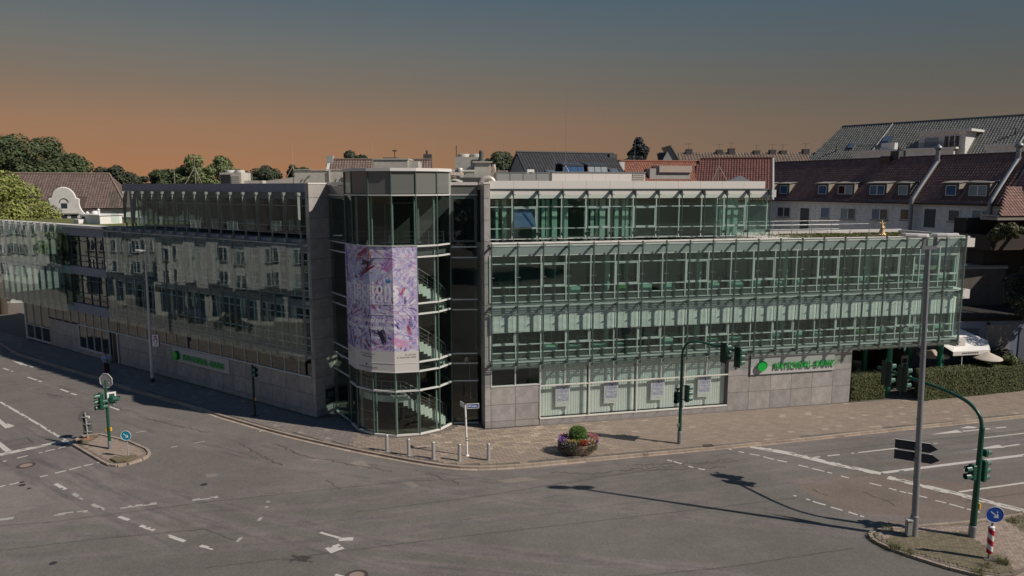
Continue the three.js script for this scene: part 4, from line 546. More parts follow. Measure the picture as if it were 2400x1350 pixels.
for (const base of [0, 3.95, 7.5]) {
  const hl = base + 2.35, steps = 14, da = 5.2, a0 = 8;
  part(bank, 'stair_landing', ring(-62, a0, 1.3, 2.86, hl - 0.16, hl), M.innerDark);
  const st = [ring(-62, a0, 2.82, 2.92, hl - 0.34, hl + 0.06)], tr = [];
  for (let k = 0; k < steps; k++) { const h = hl - 0.165 * (k + 1); st.push(ring(a0 + da * k, a0 + da * (k + 1), 2.82, 2.92, h - 0.42, h + 0.17)); tr.push(ring(a0 + da * k, a0 + da * (k + 1), 1.3, 2.83, h - 0.05, h)); tr.push(ring(a0 + da * k, a0 + da * k + 0.7, 1.3, 2.83, h, h + 0.165)); }
  part(bank, 'stair_string', st, white3); part(bank, 'stair_tread', tr, std(0.34, 0.34, 0.32, 0.7));
  const soff = []; for (let k = 0; k < steps; k++) { const h = hl - 0.165 * (k + 1); soff.push(ring(a0 + da * k, a0 + da * (k + 1), 1.3, 2.83, h - 0.4, h - 0.34)); } part(bank, 'stair_soffit', soff, std(0.3, 0.29, 0.26, 0.9));
  const rp = (a, r, h) => V(TC[0] + Math.sin(a * Math.PI / 180) * r, h, TC[1] + Math.cos(a * Math.PI / 180) * r), rails = [];
  for (const dh of [0.25, 0.45, 0.65, 0.95]) { const P = []; for (let a = -62; a <= a0; a += 7) P.push(rp(a, 2.87, hl + dh)); for (let a = a0 + 4; a <= a0 + 72; a += 5) P.push(rp(a, 2.87, hl + dh - (a - a0) / da * 0.165)); rails.push(tube(P, dh > 0.9 ? 0.022 : 0.009, 48, 5)); }
  for (let a = -55; a < 80; a += 12) { const d = a > a0 ? (a - a0) / da * 0.165 : 0; rails.push(bar(rp(a, 2.87, hl - d), rp(a, 2.87, hl + 0.95 - d), 0.014)); }
  part(bank, 'stair_railing', rails, M.alu);
}
{ const P = (x, h) => V(x, h, -44.4), rails = []; for (const h of [11.75, 12, 12.25]) rails.push(bar(P(-9.6, h), P(-4.2, h), 0.012)); for (let x = -9.6; x < -4; x += 0.9) rails.push(bar(P(x, 11.4), P(x, 12.3), 0.015)); part(bank, 'stair_railing', rails, M.steel); }
part(bank, 'reception_desk', [lathe([[0.9, 0], [1.25, 0], [1.25, 1.05], [0.85, 1.05], [0.85, 0.95]], -6.6, 0.02, -45.6, 24)], std(0.06, 0.055, 0.05, 0.3));
// night safe in the left pier
{
  const FS = new Frame(-12.77, -45.87, 0.57643, -0.81715), t = thing('night_safe', 'dark deposit box with pale lettered strip set into the left grey pier', 'night safe', FS.p(1.1, 1.5, 0.02).toArray());
  part(t, 'panel', FS.box(0.75, 1.55, 0.72, 1.75, 0.004, 0.05), M.dark); part(t, 'header', FS.box(0.75, 1.55, 1.76, 1.95, 0.004, 0.055), M.alu); part(t, 'flap', FS.box(0.9, 1.4, 1.15, 1.5, 0.05, 0.07), M.post);
  for (let k = 0; k < 5; k++) part(t, 'letter_block', FS.box(0.82 + k * 0.14, 0.9 + k * 0.14, 1.8, 1.91, 0.055, 0.06), M.dark);
  part(t, 'frame', [FS.box(0.71, 0.75, 0.68, 1.99, 0, 0.07), FS.box(1.55, 1.59, 0.68, 1.99, 0, 0.07), FS.box(0.75, 1.55, 0.68, 0.72, 0, 0.07)], M.steel);
}
// ---- the art banner across four sides of the tower
{
  const W = 1536, H = 2032, c = document.createElement('canvas'); c.width = W; c.height = H; const x = c.getContext('2d'), r = RNG(2024);
  x.fillStyle = '#c4bcdc'; x.fillRect(0, 0, W, H); const S = W / 5.68, artH = H - 1.25 * S;
  const pal = ['#ece6f2', '#f6f3f7', '#dccfec', '#c5b5e0', '#a596d0', '#8478c0', '#9c88ca', '#f3eef5', '#e2d9ef', '#9fb5dc', '#c7d3ea', '#d5a8cf', '#f0dfe6', '#a998d6', '#dcd2ec'], deep = ['#3b2f6e', '#20183c', '#5a3c86', '#7d2346', '#a52a4c', '#2c4f96', '#1c1730', '#46307a', '#b4496a'];
  const stroke = (px, py, L, w, a, col) => { x.save(); x.translate(px, py); x.rotate(a); const n = 9; for (let k = 0; k < n; k++) { x.globalAlpha = 0.55 + r() * 0.4; x.strokeStyle = col; x.lineWidth = w / n * (0.6 + r() * 1.4); const o = (k / n - 0.5) * w, b = (r() - 0.5) * w; x.beginPath(); x.moveTo(-L / 2 + r() * L * 0.15, o); x.quadraticCurveTo(0, o + b, L / 2 - r() * L * 0.2, o + (r() - 0.5) * w * 0.5); x.stroke(); } x.restore(); };
  for (let k = 0; k < 2600; k++) { const px = r() * W, py = r() * artH, d = py / artH, left = px / W, a = Math.sin(px * 0.004) * 1.2 + Math.cos(py * 0.005) * 1.4 + r() * 1.2, dark = r() < 0.08 + d * 0.1 + (d > 0.5 ? 0.1 : 0) - (left > 0.68 ? 0.12 : 0); stroke(px, py, 30 + r() * 110, 8 + r() * 26, a, dark ? deep[(r() * deep.length) | 0] : pal[(r() * pal.length) | 0]); }
  const art = [[0.42, 0.07, 190, 60, -0.6, '#9c2238'], [0.36, 0.11, 120, 40, -0.8, '#a04a5a'], [0.5, 0.09, 110, 30, -1, '#b06a3c'], [0.46, 0.15, 150, 26, 0.2, '#1a1420'], [0.5, 0.17, 170, 30, -0.9, '#211a1e'], [0.44, 0.165, 120, 22, -0.2, '#2a1c24'], [0.46, 0.225, 230, 46, -0.55, '#6d1830'], [0.5, 0.22, 150, 20, -0.6, '#8a2440'], [0.7, 0.14, 220, 60, -1.1, '#b06cc0'], [0.73, 0.2, 130, 46, -0.9, '#c070bc'], [0.07, 0.25, 300, 40, 1.5, '#3a2c72'], [0.05, 0.12, 260, 36, 1.4, '#6a58a8'], [0.63, 0.86, 170, 70, 1.2, '#1e1634'], [0.56, 0.83, 140, 40, 0.4, '#2a2044'], [0.13, 0.88, 190, 40, 1.3, '#181a48'], [0.16, 0.95, 150, 46, 1.1, '#285a9a'], [0.45, 0.93, 120, 40, 0.8, '#7d2346'], [0.8, 0.92, 190, 70, 0.5, '#dc9ac8'], [0.9, 0.8, 120, 26, 1.3, '#a02a52'], [0.85, 0.42, 110, 22, -1, '#b02a4a'], [0.3, 0.2, 220, 60, 1.2, '#9fb0d4'], [0.52, 0.3, 260, 90, -0.5, '#b9c4e4']];
  for (const [u, v, L, w, a, col] of art) stroke(u * W, v * artH, L * 1.55, w * 1.6, a, col);
  x.lineWidth = 2; for (let k = 0; k < 900; k++) { const px = r() * W, py = r() * artH; x.globalAlpha = 0.5; x.strokeStyle = r() < 0.5 ? '#544a86' : '#f6f2f8'; x.beginPath(); x.moveTo(px, py); x.quadraticCurveTo(px + (r() - .5) * 60, py + (r() - .5) * 60, px + (r() - .5) * 90, py + (r() - .5) * 90); x.stroke(); }
  x.globalAlpha = 1; x.fillStyle = '#3f86bd'; x.beginPath(); x.ellipse(0.70 * W, 0.325 * artH, 44, 36, 0, 0, 7); x.fill(); x.fillStyle = '#7fb4dc'; x.beginPath(); x.ellipse(0.70 * W, 0.312 * artH, 38, 16, 0, 0, 7); x.fill();
  x.fillStyle = 'rgba(246,246,250,0.97)'; x.font = 'bold 262px sans-serif'; x.textBaseline = 'alphabetic'; const tw = x.measureText('reflections').width, sx = 1180 / tw;
  x.save(); x.translate(0.045 * W, 0.452 * artH); x.scale(sx, 1); x.fillText('reflections', 0, 0); x.restore();
  x.save(); x.translate(0.045 * W, 0.456 * artH); x.scale(sx, -0.84); x.globalAlpha = 0.8; x.fillText('reflections', 0, 0); x.restore();
  x.globalAlpha = 1; x.fillStyle = '#fbfafc'; x.font = 'bold 76px sans-serif'; const fit = (s, px, py, w) => { x.save(); x.translate(px, py); x.scale(w / x.measureText(s).width, 1); x.fillText(s, 0, 0); x.restore(); };
  fit('POSITIONEN AUS DER', 0.12 * W, 0.722 * artH, 820); fit('NATIONAL-BANK SAMMLUNG', 0.055 * W, 0.79 * artH, 1120);
  x.fillStyle = '#dcd9d6'; x.fillRect(0, artH, W, H - artH); x.fillStyle = '#3c3c44'; x.font = 'bold 36px sans-serif';
  fit('Ludwigmuseum', 8, artH + 64, 190); fit('Deutschherrenhaus', 8, artH + 104, 200); fit('Esther-Bejarano-Str. 1', 520, artH + 70, 330); fit('56068 Koblenz', 560, artH + 112, 230); fit('30. Juni bis', 1310, artH + 70, 180); fit('8. September 2024', 1190, artH + 112, 300);
  x.font = 'bold 44px sans-serif'; fit('LUDWIGMUSEUM', 470, artH + 296, 400); x.fillRect(600, artH + 312, 240, 3); x.strokeStyle = '#2c2c34'; x.lineWidth = 5; for (let k = 0; k < 4; k++) { x.beginPath(); x.ellipse(650 + (k % 2) * 12, artH + 226 + (k >> 1) * 12, 12, 9, k, 0, 7); x.stroke(); }
  const tex = new THREE.CanvasTexture(c); tex.colorSpace = THREE.SRGBColorSpace; tex.generateMipmaps = true;
  const cloth = std(0.86, 0.86, 0.86, 0.6, { map: tex });
  const t = thing('art_banner', 'huge printed banner of violet brush strokes wrapped round the glass tower', 'banner', [-7.6, 7.7, -42.4]);
  for (let i = 0; i < 4; i++) {
    const F = tSide(i, TR + 0.085), w = Math.hypot(tv(1, TR + 0.085)[0] - tv(0, TR + 0.085)[0], tv(1, TR + 0.085)[1] - tv(0, TR + 0.085)[1]), g = new THREE.BoxGeometry(w - 0.02, 7.52, 0.012), uv = g.attributes.uv;
    for (let k = 0; k < uv.count; k++) uv.setX(k, (i + uv.getX(k)) / 4); piece(t, 'banner_panel', g, cloth, F.at(w / 2, 7.77, 0));
    part(t, 'rail', [F.box(0, w, 3.97, 4.01, -0.02, 0.03), F.box(0, w, 11.53, 11.58, -0.02, 0.04), F.box(0, w, 4.52, 4.545, 0, 0.02), F.box(0, w, 10.87, 10.885, 0, 0.018), F.box(0, w, 7.46, 7.475, 0, 0.018), F.box(0, w, 8.09, 8.105, 0, 0.018)], i < 4 ? M.frame : M.post);
  }
}
// ---- the two bank signs: letters and logo stand off a pale board
function bankSign(label, F, u0, u1, h0, h1, uLogo, hLogo, rLogo, uText, wText, hText, size) {
  const t = thing('bank_sign', label, 'sign', F.p((u0 + u1) / 2, h0, 0).toArray(), 'green lettered bank signs');
  part(t, 'board', F.box(u0, u1, h0, h1, 0.004, 0.07), M.signWhite); part(t, 'board_edge', [F.box(u0 - 0.03, u0, h0 - 0.03, h1, 0.002, 0.08), F.box(u0, u1, h0 - 0.03, h0, 0.002, 0.075)], M.post);
  for (let k = 0; k < 3; k++) { const g = new THREE.CylinderGeometry(rLogo, rLogo, 0.04, 40, 1, false); g.rotateX(Math.PI / 2).applyMatrix4(F.at(uLogo + (2 - k) * rLogo * 0.26, hLogo + (2 - k) * rLogo * 0.06, 0.1 + k * 0.07)); part(t, 'logo_disc', g, k === 1 ? M.greenDark || (M.greenDark = std(0.005, 0.12, 0.03, 0.5)) : M.green); }
  const txt = 'NATIONAL-BANK', adv = []; let w = 0; const geos = [...txt].map((ch) => { const g = new TextGeometry(ch, { font: fontR, size, depth: 0.06, curveSegments: 4, bevelEnabled: false }); const a = font && fontR.data.glyphs[ch].ha * size / fontR.data.resolution; adv.push(w); w += a; return g; });
  geos.forEach((g, i) => part(t, 'letter', g.scale(wText / w, 1, 1).translate(adv[i] * wText / w, 0, 0).applyMatrix4(F.at(uText, hText, 0.12)), M.green));
  for (let k = 0; k < 8; k++) part(t, 'letter_pin', bar(F.p(uText + wText * (k + 0.4) / 8, hText + 0.2, 0.06), F.p(uText + wText * (k + 0.4) / 8, hText + 0.2, 0.17), 0.008), M.dark);
  return t;
}
bankSign('green lettered bank sign in sunshine at the right end of the stone wall', FR, 18.17, 24.56, 2.42, 3.84, 18.92, 2.98, 0.32, 19.86, 4.68, 2.74, 0.44);
bankSign('green lettered bank sign in shade on the left street wall', FL, -16.9, -9.42, 1.5, 2.58, -16.28, 1.98, 0.36, -15.3, 5.35, 1.78, 0.44);
// posters in the shop windows
{
  const c = document.createElement('canvas'); c.width = 256; c.height = 384; const x = c.getContext('2d'), r = RNG(8); x.fillStyle = '#e6e4e4'; x.fillRect(0, 0, 256, 384);
  const cols = ['#8f88c0', '#b9b2dc', '#e2dcee', '#5d5896', '#c4b8e0', '#a48fc4', '#d9d2ea', '#7c6aa8']; for (let k = 0; k < 900; k++) { x.fillStyle = cols[(r() * 8) | 0]; x.globalAlpha = 0.8; x.save(); x.translate(12 + r() * 232, 12 + r() * 300); x.rotate(r() * 3); x.fillRect(-10, -2, 8 + r() * 18, 3 + r() * 5); x.restore(); }
  x.globalAlpha = 1; x.fillStyle = '#2c2546'; x.fillRect(110, 60, 60, 10); x.fillRect(135, 74, 30, 16); x.fillStyle = '#efecf4'; x.font = 'bold 44px sans-serif'; x.fillText('reflections', 20, 180, 216); x.font = 'bold 15px sans-serif'; x.fillText('POSITIONEN AUS DER', 40, 215, 160); x.fillText('NATIONAL-BANK SAMMLUNG', 26, 236, 200); x.fillStyle = '#e6e4e4'; x.fillRect(0, 316, 256, 68); x.fillStyle = '#555'; x.font = '12px sans-serif'; x.fillText('LUDWIGMUSEUM', 90, 366);
  const tex = new THREE.CanvasTexture(c); tex.colorSpace = THREE.SRGBColorSpace; const pm = std(0.85, 0.85, 0.85, 0.6, { map: tex });
  [[4.6, 'leftmost of the four violet posters in the shop windows'], [7.86, 'second violet poster from the left in the shop windows'], [11.1, 'violet poster just left of the mast in the shop windows'], [14.45, 'rightmost of the four violet posters in the shop windows']].forEach(([u, l]) => {
    const t = thing('window_poster', l, 'poster', FR.p(u + 0.48, 1.1, -0.12).toArray(), 'posters in the shop windows'); part(t, 'frame', [FR.box(u, u + 0.96, 1.06, 2.56, -0.16, -0.145)], M.white2); const g = new THREE.PlaneGeometry(0.86, 1.36).applyMatrix4(FR.at(u + 0.48, 1.82, -0.138)); part(t, 'print', g, pm); part(t, 'hanging_wire', [bar(FR.p(u + 0.1, 2.5, -0.15), FR.p(u + 0.1, 2.62, -0.08), 0.006), bar(FR.p(u + 0.86, 2.5, -0.15), FR.p(u + 0.86, 2.62, -0.08), 0.006)], M.dark);
  });
}
// ---------------------------------------------------------------- houses behind the bank
const tileGeo = (() => { const n = 5, w = 0.3, l = 0.42, pos = [], idx = []; for (let j = 0; j < 2; j++) for (let i = 0; i <= n; i++) { const t = i / n; pos.push((t - 0.5) * w, (j - 0.5) * l, 0.02 + Math.sin(t * 6.283) * 0.028 + (j ? 0 : 0.035)); } for (let i = 0; i < n; i++) idx.push(i, i + 1, n + 2 + i, i, n + 2 + i, n + 1 + i); const o = n + 1; for (let i = 0; i <= n; i++) pos.push(pos[i * 3], pos[i * 3 + 1], pos[i * 3 + 2] - 0.035); const b = 2 * o; for (let i = 0; i < n; i++) idx.push(b + i, b + i + 1, i + 1, b + i, i + 1, i); const g = new THREE.BufferGeometry(); g.setAttribute('position', new THREE.Float32BufferAttribute(pos, 3)); g.setIndex(idx); g.computeVertexNormals(); return tidy(g); })();
const tileMat = new THREE.MeshStandardMaterial({ roughness: 0.75, side: THREE.DoubleSide });
// one roof slope: from the eave (u0..u1 at height e, offset oe) up to the ridge (height r, offset or); keep(u, t) leaves tiles out
function slope(parent, F, u0, u1, e, oe, r, or, col, o = {}) {
  const { keep = () => true, scale = 1, seed = 1 } = o, L = Math.hypot(r - e, or - oe), a = Math.atan2(r - e, oe - or), rr = RNG(seed);
  const c = [[u0 + (o.hl || 0) * 0, e, oe], [u1, e, oe], [u1 - (o.hr || 0), r, or], [u0 + (o.hl || 0), r, or]].map((q) => F.p(...q));
  part(parent, 'roof', prism(c, V(0, -0.14, 0)), std(col[0] * 0.6, col[1] * 0.6, col[2] * 0.6, 0.9));
  const ms = [], cs = [], w = 0.285 * scale, l = 0.34 * scale, rot = M4().makeRotationX(-(Math.PI / 2 - a)), sc = M4().makeScale(scale, scale, scale);
  for (let t = l * 0.45; t < L; t += l) for (let u = u0 + w / 2; u < u1 - w / 4; u += w) { const k = t / L, lo = u0 + (o.hl || 0) * k, hi = u1 - (o.hr || 0) * k; if (u < lo - 0.05 || u > hi + 0.05 || !keep(u, t)) continue; ms.push(F.at(u, e + (r - e) * k, oe + (or - oe) * k, rot).multiply(sc)); const q = 0.78 + rr() * 0.44; cs.push(new THREE.Color().setRGB(col[0] * q, col[1] * q, col[2] * q)); }
  copies(parent, 'roof_tiles', tileGeo, tileMat, ms, cs);
}
function win(parent, F, u0, u1, h0, h1, o, n = 2, gm = M.winGlass, name = 'window') {
  const f = [F.box(u0, u1, h0, h0 + 0.07, o - 0.02, o + 0.06), F.box(u0, u1, h1 - 0.07, h1, o - 0.02, o + 0.06)], w = (u1 - u0) / n;
  for (let k = 0; k <= n; k++) { const x = u0 + w * k, d = k && k < n ? 0.06 : 0.035, c = Math.min(u1 - 0.035, Math.max(u0 + 0.035, x)); f.push(F.box(c - d, c + d, h0 + 0.07, h1 - 0.07, o - 0.02, o + 0.06)); }
  const wd = part(parent, name, f, M.winFrame);
  for (let k = 0; k < n; k++) part(wd, 'pane', F.box(u0 + w * k + 0.05, u0 + w * (k + 1) - 0.05, h0 + 0.06, h1 - 0.06, o - 0.01, o + 0.01), Array.isArray(gm) ? gm[k] : gm);
  part(wd, 'sill', F.box(u0 - 0.08, u1 + 0.08, h0 - 0.06, h0 - 0.005, o - 0.02, o + 0.14), M.slate);
  return wd;
}
function gable(parent, F, u, e, r, oe, ob, mat, t = 0.3) { part(parent, 'gable_wall', prism([F.p(u, e, oe), F.p(u, e, ob), F.p(u, r - 0.1, (oe + ob) / 2)], V(F.d[0] * t, 0, F.d[1] * t)), mat); }
const curtainG = std(0.26, 0.31, 0.34, 0.8), blueG = phys(0.05, 0.11, 0.24, 0.08, { ior: 1.5 }), brownG = phys(0.06, 0.025, 0.02, 0.08, { ior: 1.5 });  // bluish pane colours stand in for blue sky mirrored in the glass
const BR = [0.2, 0.108, 0.09];
// the row of white brick houses at right
const FE = new Frame(31.34, -89.44, 9.52, 21.23);
function rowHouse(label, u0, u1, wins, dorms, doors) {
  const t = thing('row_house', label, 'house', FE.p((u0 + u1) / 2, 0, -2).toArray(), 'white brick row houses with brown roofs');
  part(t, 'wall', FE.box(u0, u1, -0.2, 13.4, -7.4, 0), M.brickW); part(t, 'eave_board', FE.box(u0, u1, 13.33, 13.5, 0, 0.28), M.slate);
  slope(t, FE, u0, u1, 13.42, 0.3, 18, -3.7, BR, { seed: u0 + 50, keep: (u, s) => !dorms.some(([a, b]) => u > a - 0.1 && u < b + 0.1 && s > 0.45 && s < 2.15) });
  part(t, 'rear_roof', prism([FE.p(u0, 18, -3.7), FE.p(u1, 18, -3.7), FE.p(u1, 13.4, -7.6), FE.p(u0, 13.4, -7.6)], V(0, -0.14, 0)), std(...BR, 0.9));
  part(t, 'ridge_cap', bar(FE.p(u0, 18.0, -3.72), FE.p(u1, 18.0, -3.72), 0.13, 8), std(0.09, 0.055, 0.05, 0.8)); part(t, 'gutter', bar(FE.p(u0, 13.44, 0.36), FE.p(u1, 13.44, 0.36), 0.08, 8), M.slate);
  wins.forEach(([a, b, h0, h1, n, g]) => win(t, FE, a, b, h0, h1, 0, n, g)); doors.forEach(([a, b, h0, h1]) => part(t, 'stair_glazing', FE.box(a, b, h0, h1, -0.02, 0.03), M.door));
  dorms.forEach(([a, b, n, g]) => {
    const d = part(t, 'dormer', [FE.box(a, a + 0.22, 13.95, 15.3, -1.5, -0.28), FE.box(b - 0.22, b, 13.95, 15.3, -1.5, -0.28), FE.box(a + 0.22, b - 0.22, 13.95, 14.12, -1.4, -0.28), FE.box(a + 0.22, b - 0.22, 15.14, 15.3, -1.6, -0.28)], M.slate);
    part(d, 'roof', prism([FE.p(a - 0.12, 15.3, -0.15), FE.p(b + 0.12, 15.3, -0.15), FE.p(b + 0.12, 15.5, -1.75), FE.p(a - 0.12, 15.5, -1.75)], V(0, 0.07, 0)), std(0.24, 0.22, 0.2, 0.8));
    part(d, 'cheek', prism([FE.p(b, 14.0, -0.3), FE.p(b, 15.3, -0.3), FE.p(b, 15.3, -1.5)], V(FE.d[0] * 0.02, 0, FE.d[1] * 0.02)), std(0.3, 0.28, 0.24, 0.9, { map: T.granite }));
    win(d, FE, a + 0.24, b - 0.24, 14.14, 15.12, -0.36, n, g, 'window');
  });
  return t;
}
rowHouse('long white brick row house with six dormers left of the steel flue', -8, 19.76, [[1.66, 3.73, 11.4, 12.58, 2, M.winGlass], [8.26, 9.49, 11.5, 12.7, 1, blueG], [10.98, 12.94, 11.5, 12.7, 2, [curtainG, M.winGlass]], [14.94, 16.86, 11.6, 12.75, 2, [blueG, brownG]], [18.24, 19.42, 11.7, 12.8, 1, brownG], [1.66, 3.73, 8.6, 9.8, 2, M.winGlass], [10.98, 12.94, 8.7, 9.9, 2, M.winGlass]],
  [[-1.7, 0.1, 1, curtainG], [1.3, 3.05, 1, blueG], [7.13, 8.82, 1, blueG], [9.88, 12.27, 2, [brownG, curtainG]], [13.95, 16.23, 2, blueG], [17.32, 18.87, 1, curtainG]], [[5.27, 6.57, 10.0, 12.52]]);
rowHouse('white brick row house with two dormers right of the steel flue', 19.78, 28.2, [[23.28, 24.39, 11.75, 12.86, 1, M.winGlass], [25.5, 27.29, 11.8, 12.9, 2, curtainG], [25.7, 27.31, 9.39, 10.45, 2, curtainG]], [[22.32, 23.85, 1, blueG], [24.57, 26.7, 2, curtainG]], [[20.85, 21.98, 11.1, 12.85]]);
[[19.75, 18.6, 'steel flue pipe running down the brown roof between two row houses'], [27.4, 18.45, 'steel flue pipe with conical cap at the right end of the row house roof']].forEach(([u, top, l]) => {
  const t = thing('flue_pipe', l, 'flue pipe', FE.p(u, 13.5, 0.4).toArray(), 'steel flue pipes on the row houses'), R = 0.2;
  part(t, 'roof_run', tube([FE.p(u, 12.9, 0.5), FE.p(u, 13.55, 0.5), FE.p(u, 14.1, 0.12), FE.p(u, 17.6, -2.9)], R, 40, 10), M.galv); part(t, 'outlet', bar(FE.p(u, 17.3, -2.75), FE.p(u, top, -2.75), R, 12), M.galv); part(t, 'down_run', bar(FE.p(u, 5, 0.5), FE.p(u, 12.95, 0.5), R, 12), M.galv);
  part(t, 'cap', lathe([[0.2, 0], [0.36, 0.12], [0.34, 0.3], [0.05, 0.55]], ...FE.p(u, top - 0.05, -2.75).toArray(), 12), M.galv); part(t, 'wall_clip', [FE.box(u - 0.26, u + 0.26, 9, 9.06, 0, 0.6)], M.steel);
});
{ const t = thing('chimney', 'dark chimney with metal hood on the long brown row house roof', 'chimney', FE.p(13.8, 17, -3.5).toArray()); part(t, 'stack', FE.box(12.9, 14.1, 16.4, 18.2, -3.9, -3.1), std(0.1, 0.06, 0.05, 0.9)); part(t, 'hood', FE.box(13.9, 14.9, 17.9, 18.7, -4.1, -3.4), M.slate); part(t, 'flue', bar(FE.p(14.6, 18.7, -3.7), FE.p(14.6, 19.1, -3.7), 0.08), M.dark); }
{ const t = thing('row_house', 'brown roofed house with dark timber balcony at the right edge', 'house', [45, 0, -63], 'white brick row houses with brown roofs');
  const F = FE; part(t, 'fire_wall', prism([F.p(28.22, 12.8, 0.5), F.p(28.22, 18.3, -3.7), F.p(28.22, 17.6, -3.9), F.p(28.22, 12, -0.2)], V(F.d[0] * 0.35, 0, F.d[1] * 0.35)), M.plasterG); slope(t, F, 28.6, 40, 12.3, 1.6, 18.2, -3.4, BR, { seed: 77 }); part(t, 'wall', F.box(28.4, 40, 0, 12.2, -7, -0.5), std(0.05, 0.035, 0.03, 0.9));
  const W = new Frame(39.6, -60, 0.985, -0.17); part(t, 'balcony_front', W.box(0, 10, 9.9, 11.0, -0.2, 0), std(0.045, 0.035, 0.032, 0.9)); part(t, 'balcony_floor', W.box(0, 10, 9.75, 9.9, -5, 0), std(0.05, 0.04, 0.035, 0.9)); part(t, 'balcony_side', W.box(0, 0.2, 9.9, 11, -4.5, -0.2), std(0.045, 0.035, 0.032, 0.9)); part(t, 'eave_board', [W.box(0.2, 10, 12.25, 12.45, -1.5, 0.3), W.box(0.4, 10, 12.5, 12.62, -1.8, 0.1)], std(0.26, 0.23, 0.21, 0.8)); part(t, 'wall', W.box(1, 10, 0, 9.75, -4.5, -1.6), std(0.055, 0.045, 0.04, 0.9)); part(t, 'balcony_back', W.box(0.3, 10, 9.9, 12.3, -4.4, -3), std(0.03, 0.025, 0.022, 0.9)); slope(t, W, 0.6, 10, 12.62, 0.2, 14.9, -2.2, BR, { seed: 78, hl: 2.6 }); for (const u of [0.8, 2.6, 4.4]) part(t, 'balcony_post', W.box(u, u + 0.14, 11, 12.3, -0.25, -0.1), std(0.05, 0.035, 0.03, 0.9)); }
// flat roofed extension and garages in the courtyard at right
{ const F = new Frame(34.4, -60.9, 0.995, -0.1), t = thing('extension_block', 'flat roofed grey brown block behind the garages at right', 'building', F.p(4, 0, -2).toArray());
  part(t, 'wall', F.box(-4, 7.9, 0, 8.2, -5, 0), M.concrete); part(t, 'roof', F.box(-4.1, 8, 8.2, 8.32, -5.1, 0.1), std(0.3, 0.27, 0.24, 0.9, { map: T.granite })); part(t, 'side_wall', F.box(7.9, 12, 0, 7.9, -6, -1.2), M.plasterW); part(t, 'side_window', F.box(8.6, 9.6, 5.2, 6.6, -1.22, -1.18), M.winGlass); part(t, 'roof_edge', F.box(-4.1, 8, 8.05, 8.2, 0.02, 0.1), M.plasterG); }
{ const F = new Frame(33.6, -55.6, 0.998, -0.06), t = thing('garage_row', 'low pale blue garages with flat roof darkened as if shaded at right', 'garage', F.p(4, 0, -2).toArray());
  part(t, 'wall', F.box(-3, 14, 0, 4.6, -5, 0), M.garage); part(t, 'roof', F.box(-3.1, 14.1, 4.6, 4.95, -5.1, 0.12), std(0.014, 0.0135, 0.014, 0.95));  // wall and roof coloured darker to stand in for the shade there
  part(t, 'steel_door', F.box(1.5, 2.9, 1.2, 4.0, -0.02, 0.05), std(0.08, 0.1, 0.15, 0.7)); part(t, 'steel_door', F.box(6.3, 8, 1.2, 4.0, -0.02, 0.05), std(0.12, 0.14, 0.19, 0.7));
  const d = part(t, 'garage_door', [F.box(3.55, 5.55, 1.2, 4.25, 0, 0.04)], std(0.3, 0.28, 0.27, 0.8)); for (let k = 0; k < 3; k++) for (let j = 0; j < 3; j++) part(d, 'door_panel', F.box(3.62 + k * 0.64, 4.2 + k * 0.64, 1.28 + j * 0.98, 2.2 + j * 0.98, 0.04, 0.06), std(0.25, 0.23, 0.225, 0.8));
  part(t, 'lamp', lathe([[0, 0], [0.12, 0.02], [0.12, 0.18], [0, 0.2]], ...F.p(3.6, 4.3, 0.14).toArray(), 10), M.dark); part(t, 'letter_box', F.box(2.95, 3.4, 2.5, 2.85, 0, 0.12), M.dark); }
{ // bicycle leaning on the garage door
  const F = new Frame(33.6, -55.6, 0.998, -0.06), t = thing('bicycle', 'dark bicycle leaning against the beige garage door at right', 'bicycle', F.p(4.3, 1.8, 0.3).toArray()), y = 2.05, q = M4();
  for (const u of [3.8, 4.85]) { part(t, 'wheel', new THREE.TorusGeometry(0.33, 0.03, 8, 28).applyMatrix4(F.at(u, y, 0.24)), M.rubber); }
  const P = (u, h) => F.p(u, h, 0.24); part(t, 'frame', [bar(P(3.8, y), P(4.1, y + 0.5), 0.02), bar(P(4.1, y + 0.5), P(4.65, y + 0.5), 0.02), bar(P(4.1, y + 0.45), P(4.35, y), 0.02), bar(P(4.65, y + 0.55), P(4.35, y), 0.02), bar(P(4.85, y), P(4.35, y), 0.016), bar(P(4.85, y), P(4.65, y + 0.45), 0.016)], M.dark); part(t, 'saddle', F.box(4.55, 4.8, y + 0.58, y + 0.64, 0.18, 0.3), M.rubber); part(t, 'handlebar', bar(F.p(4.08, y + 0.65, 0.02), F.p(4.08, y + 0.65, 0.48), 0.016), M.steel); part(t, 'kick_ledge', F.box(3.3, 5.4, 1.2, y - 0.35, 0.07, 0.6), M.concrete); }
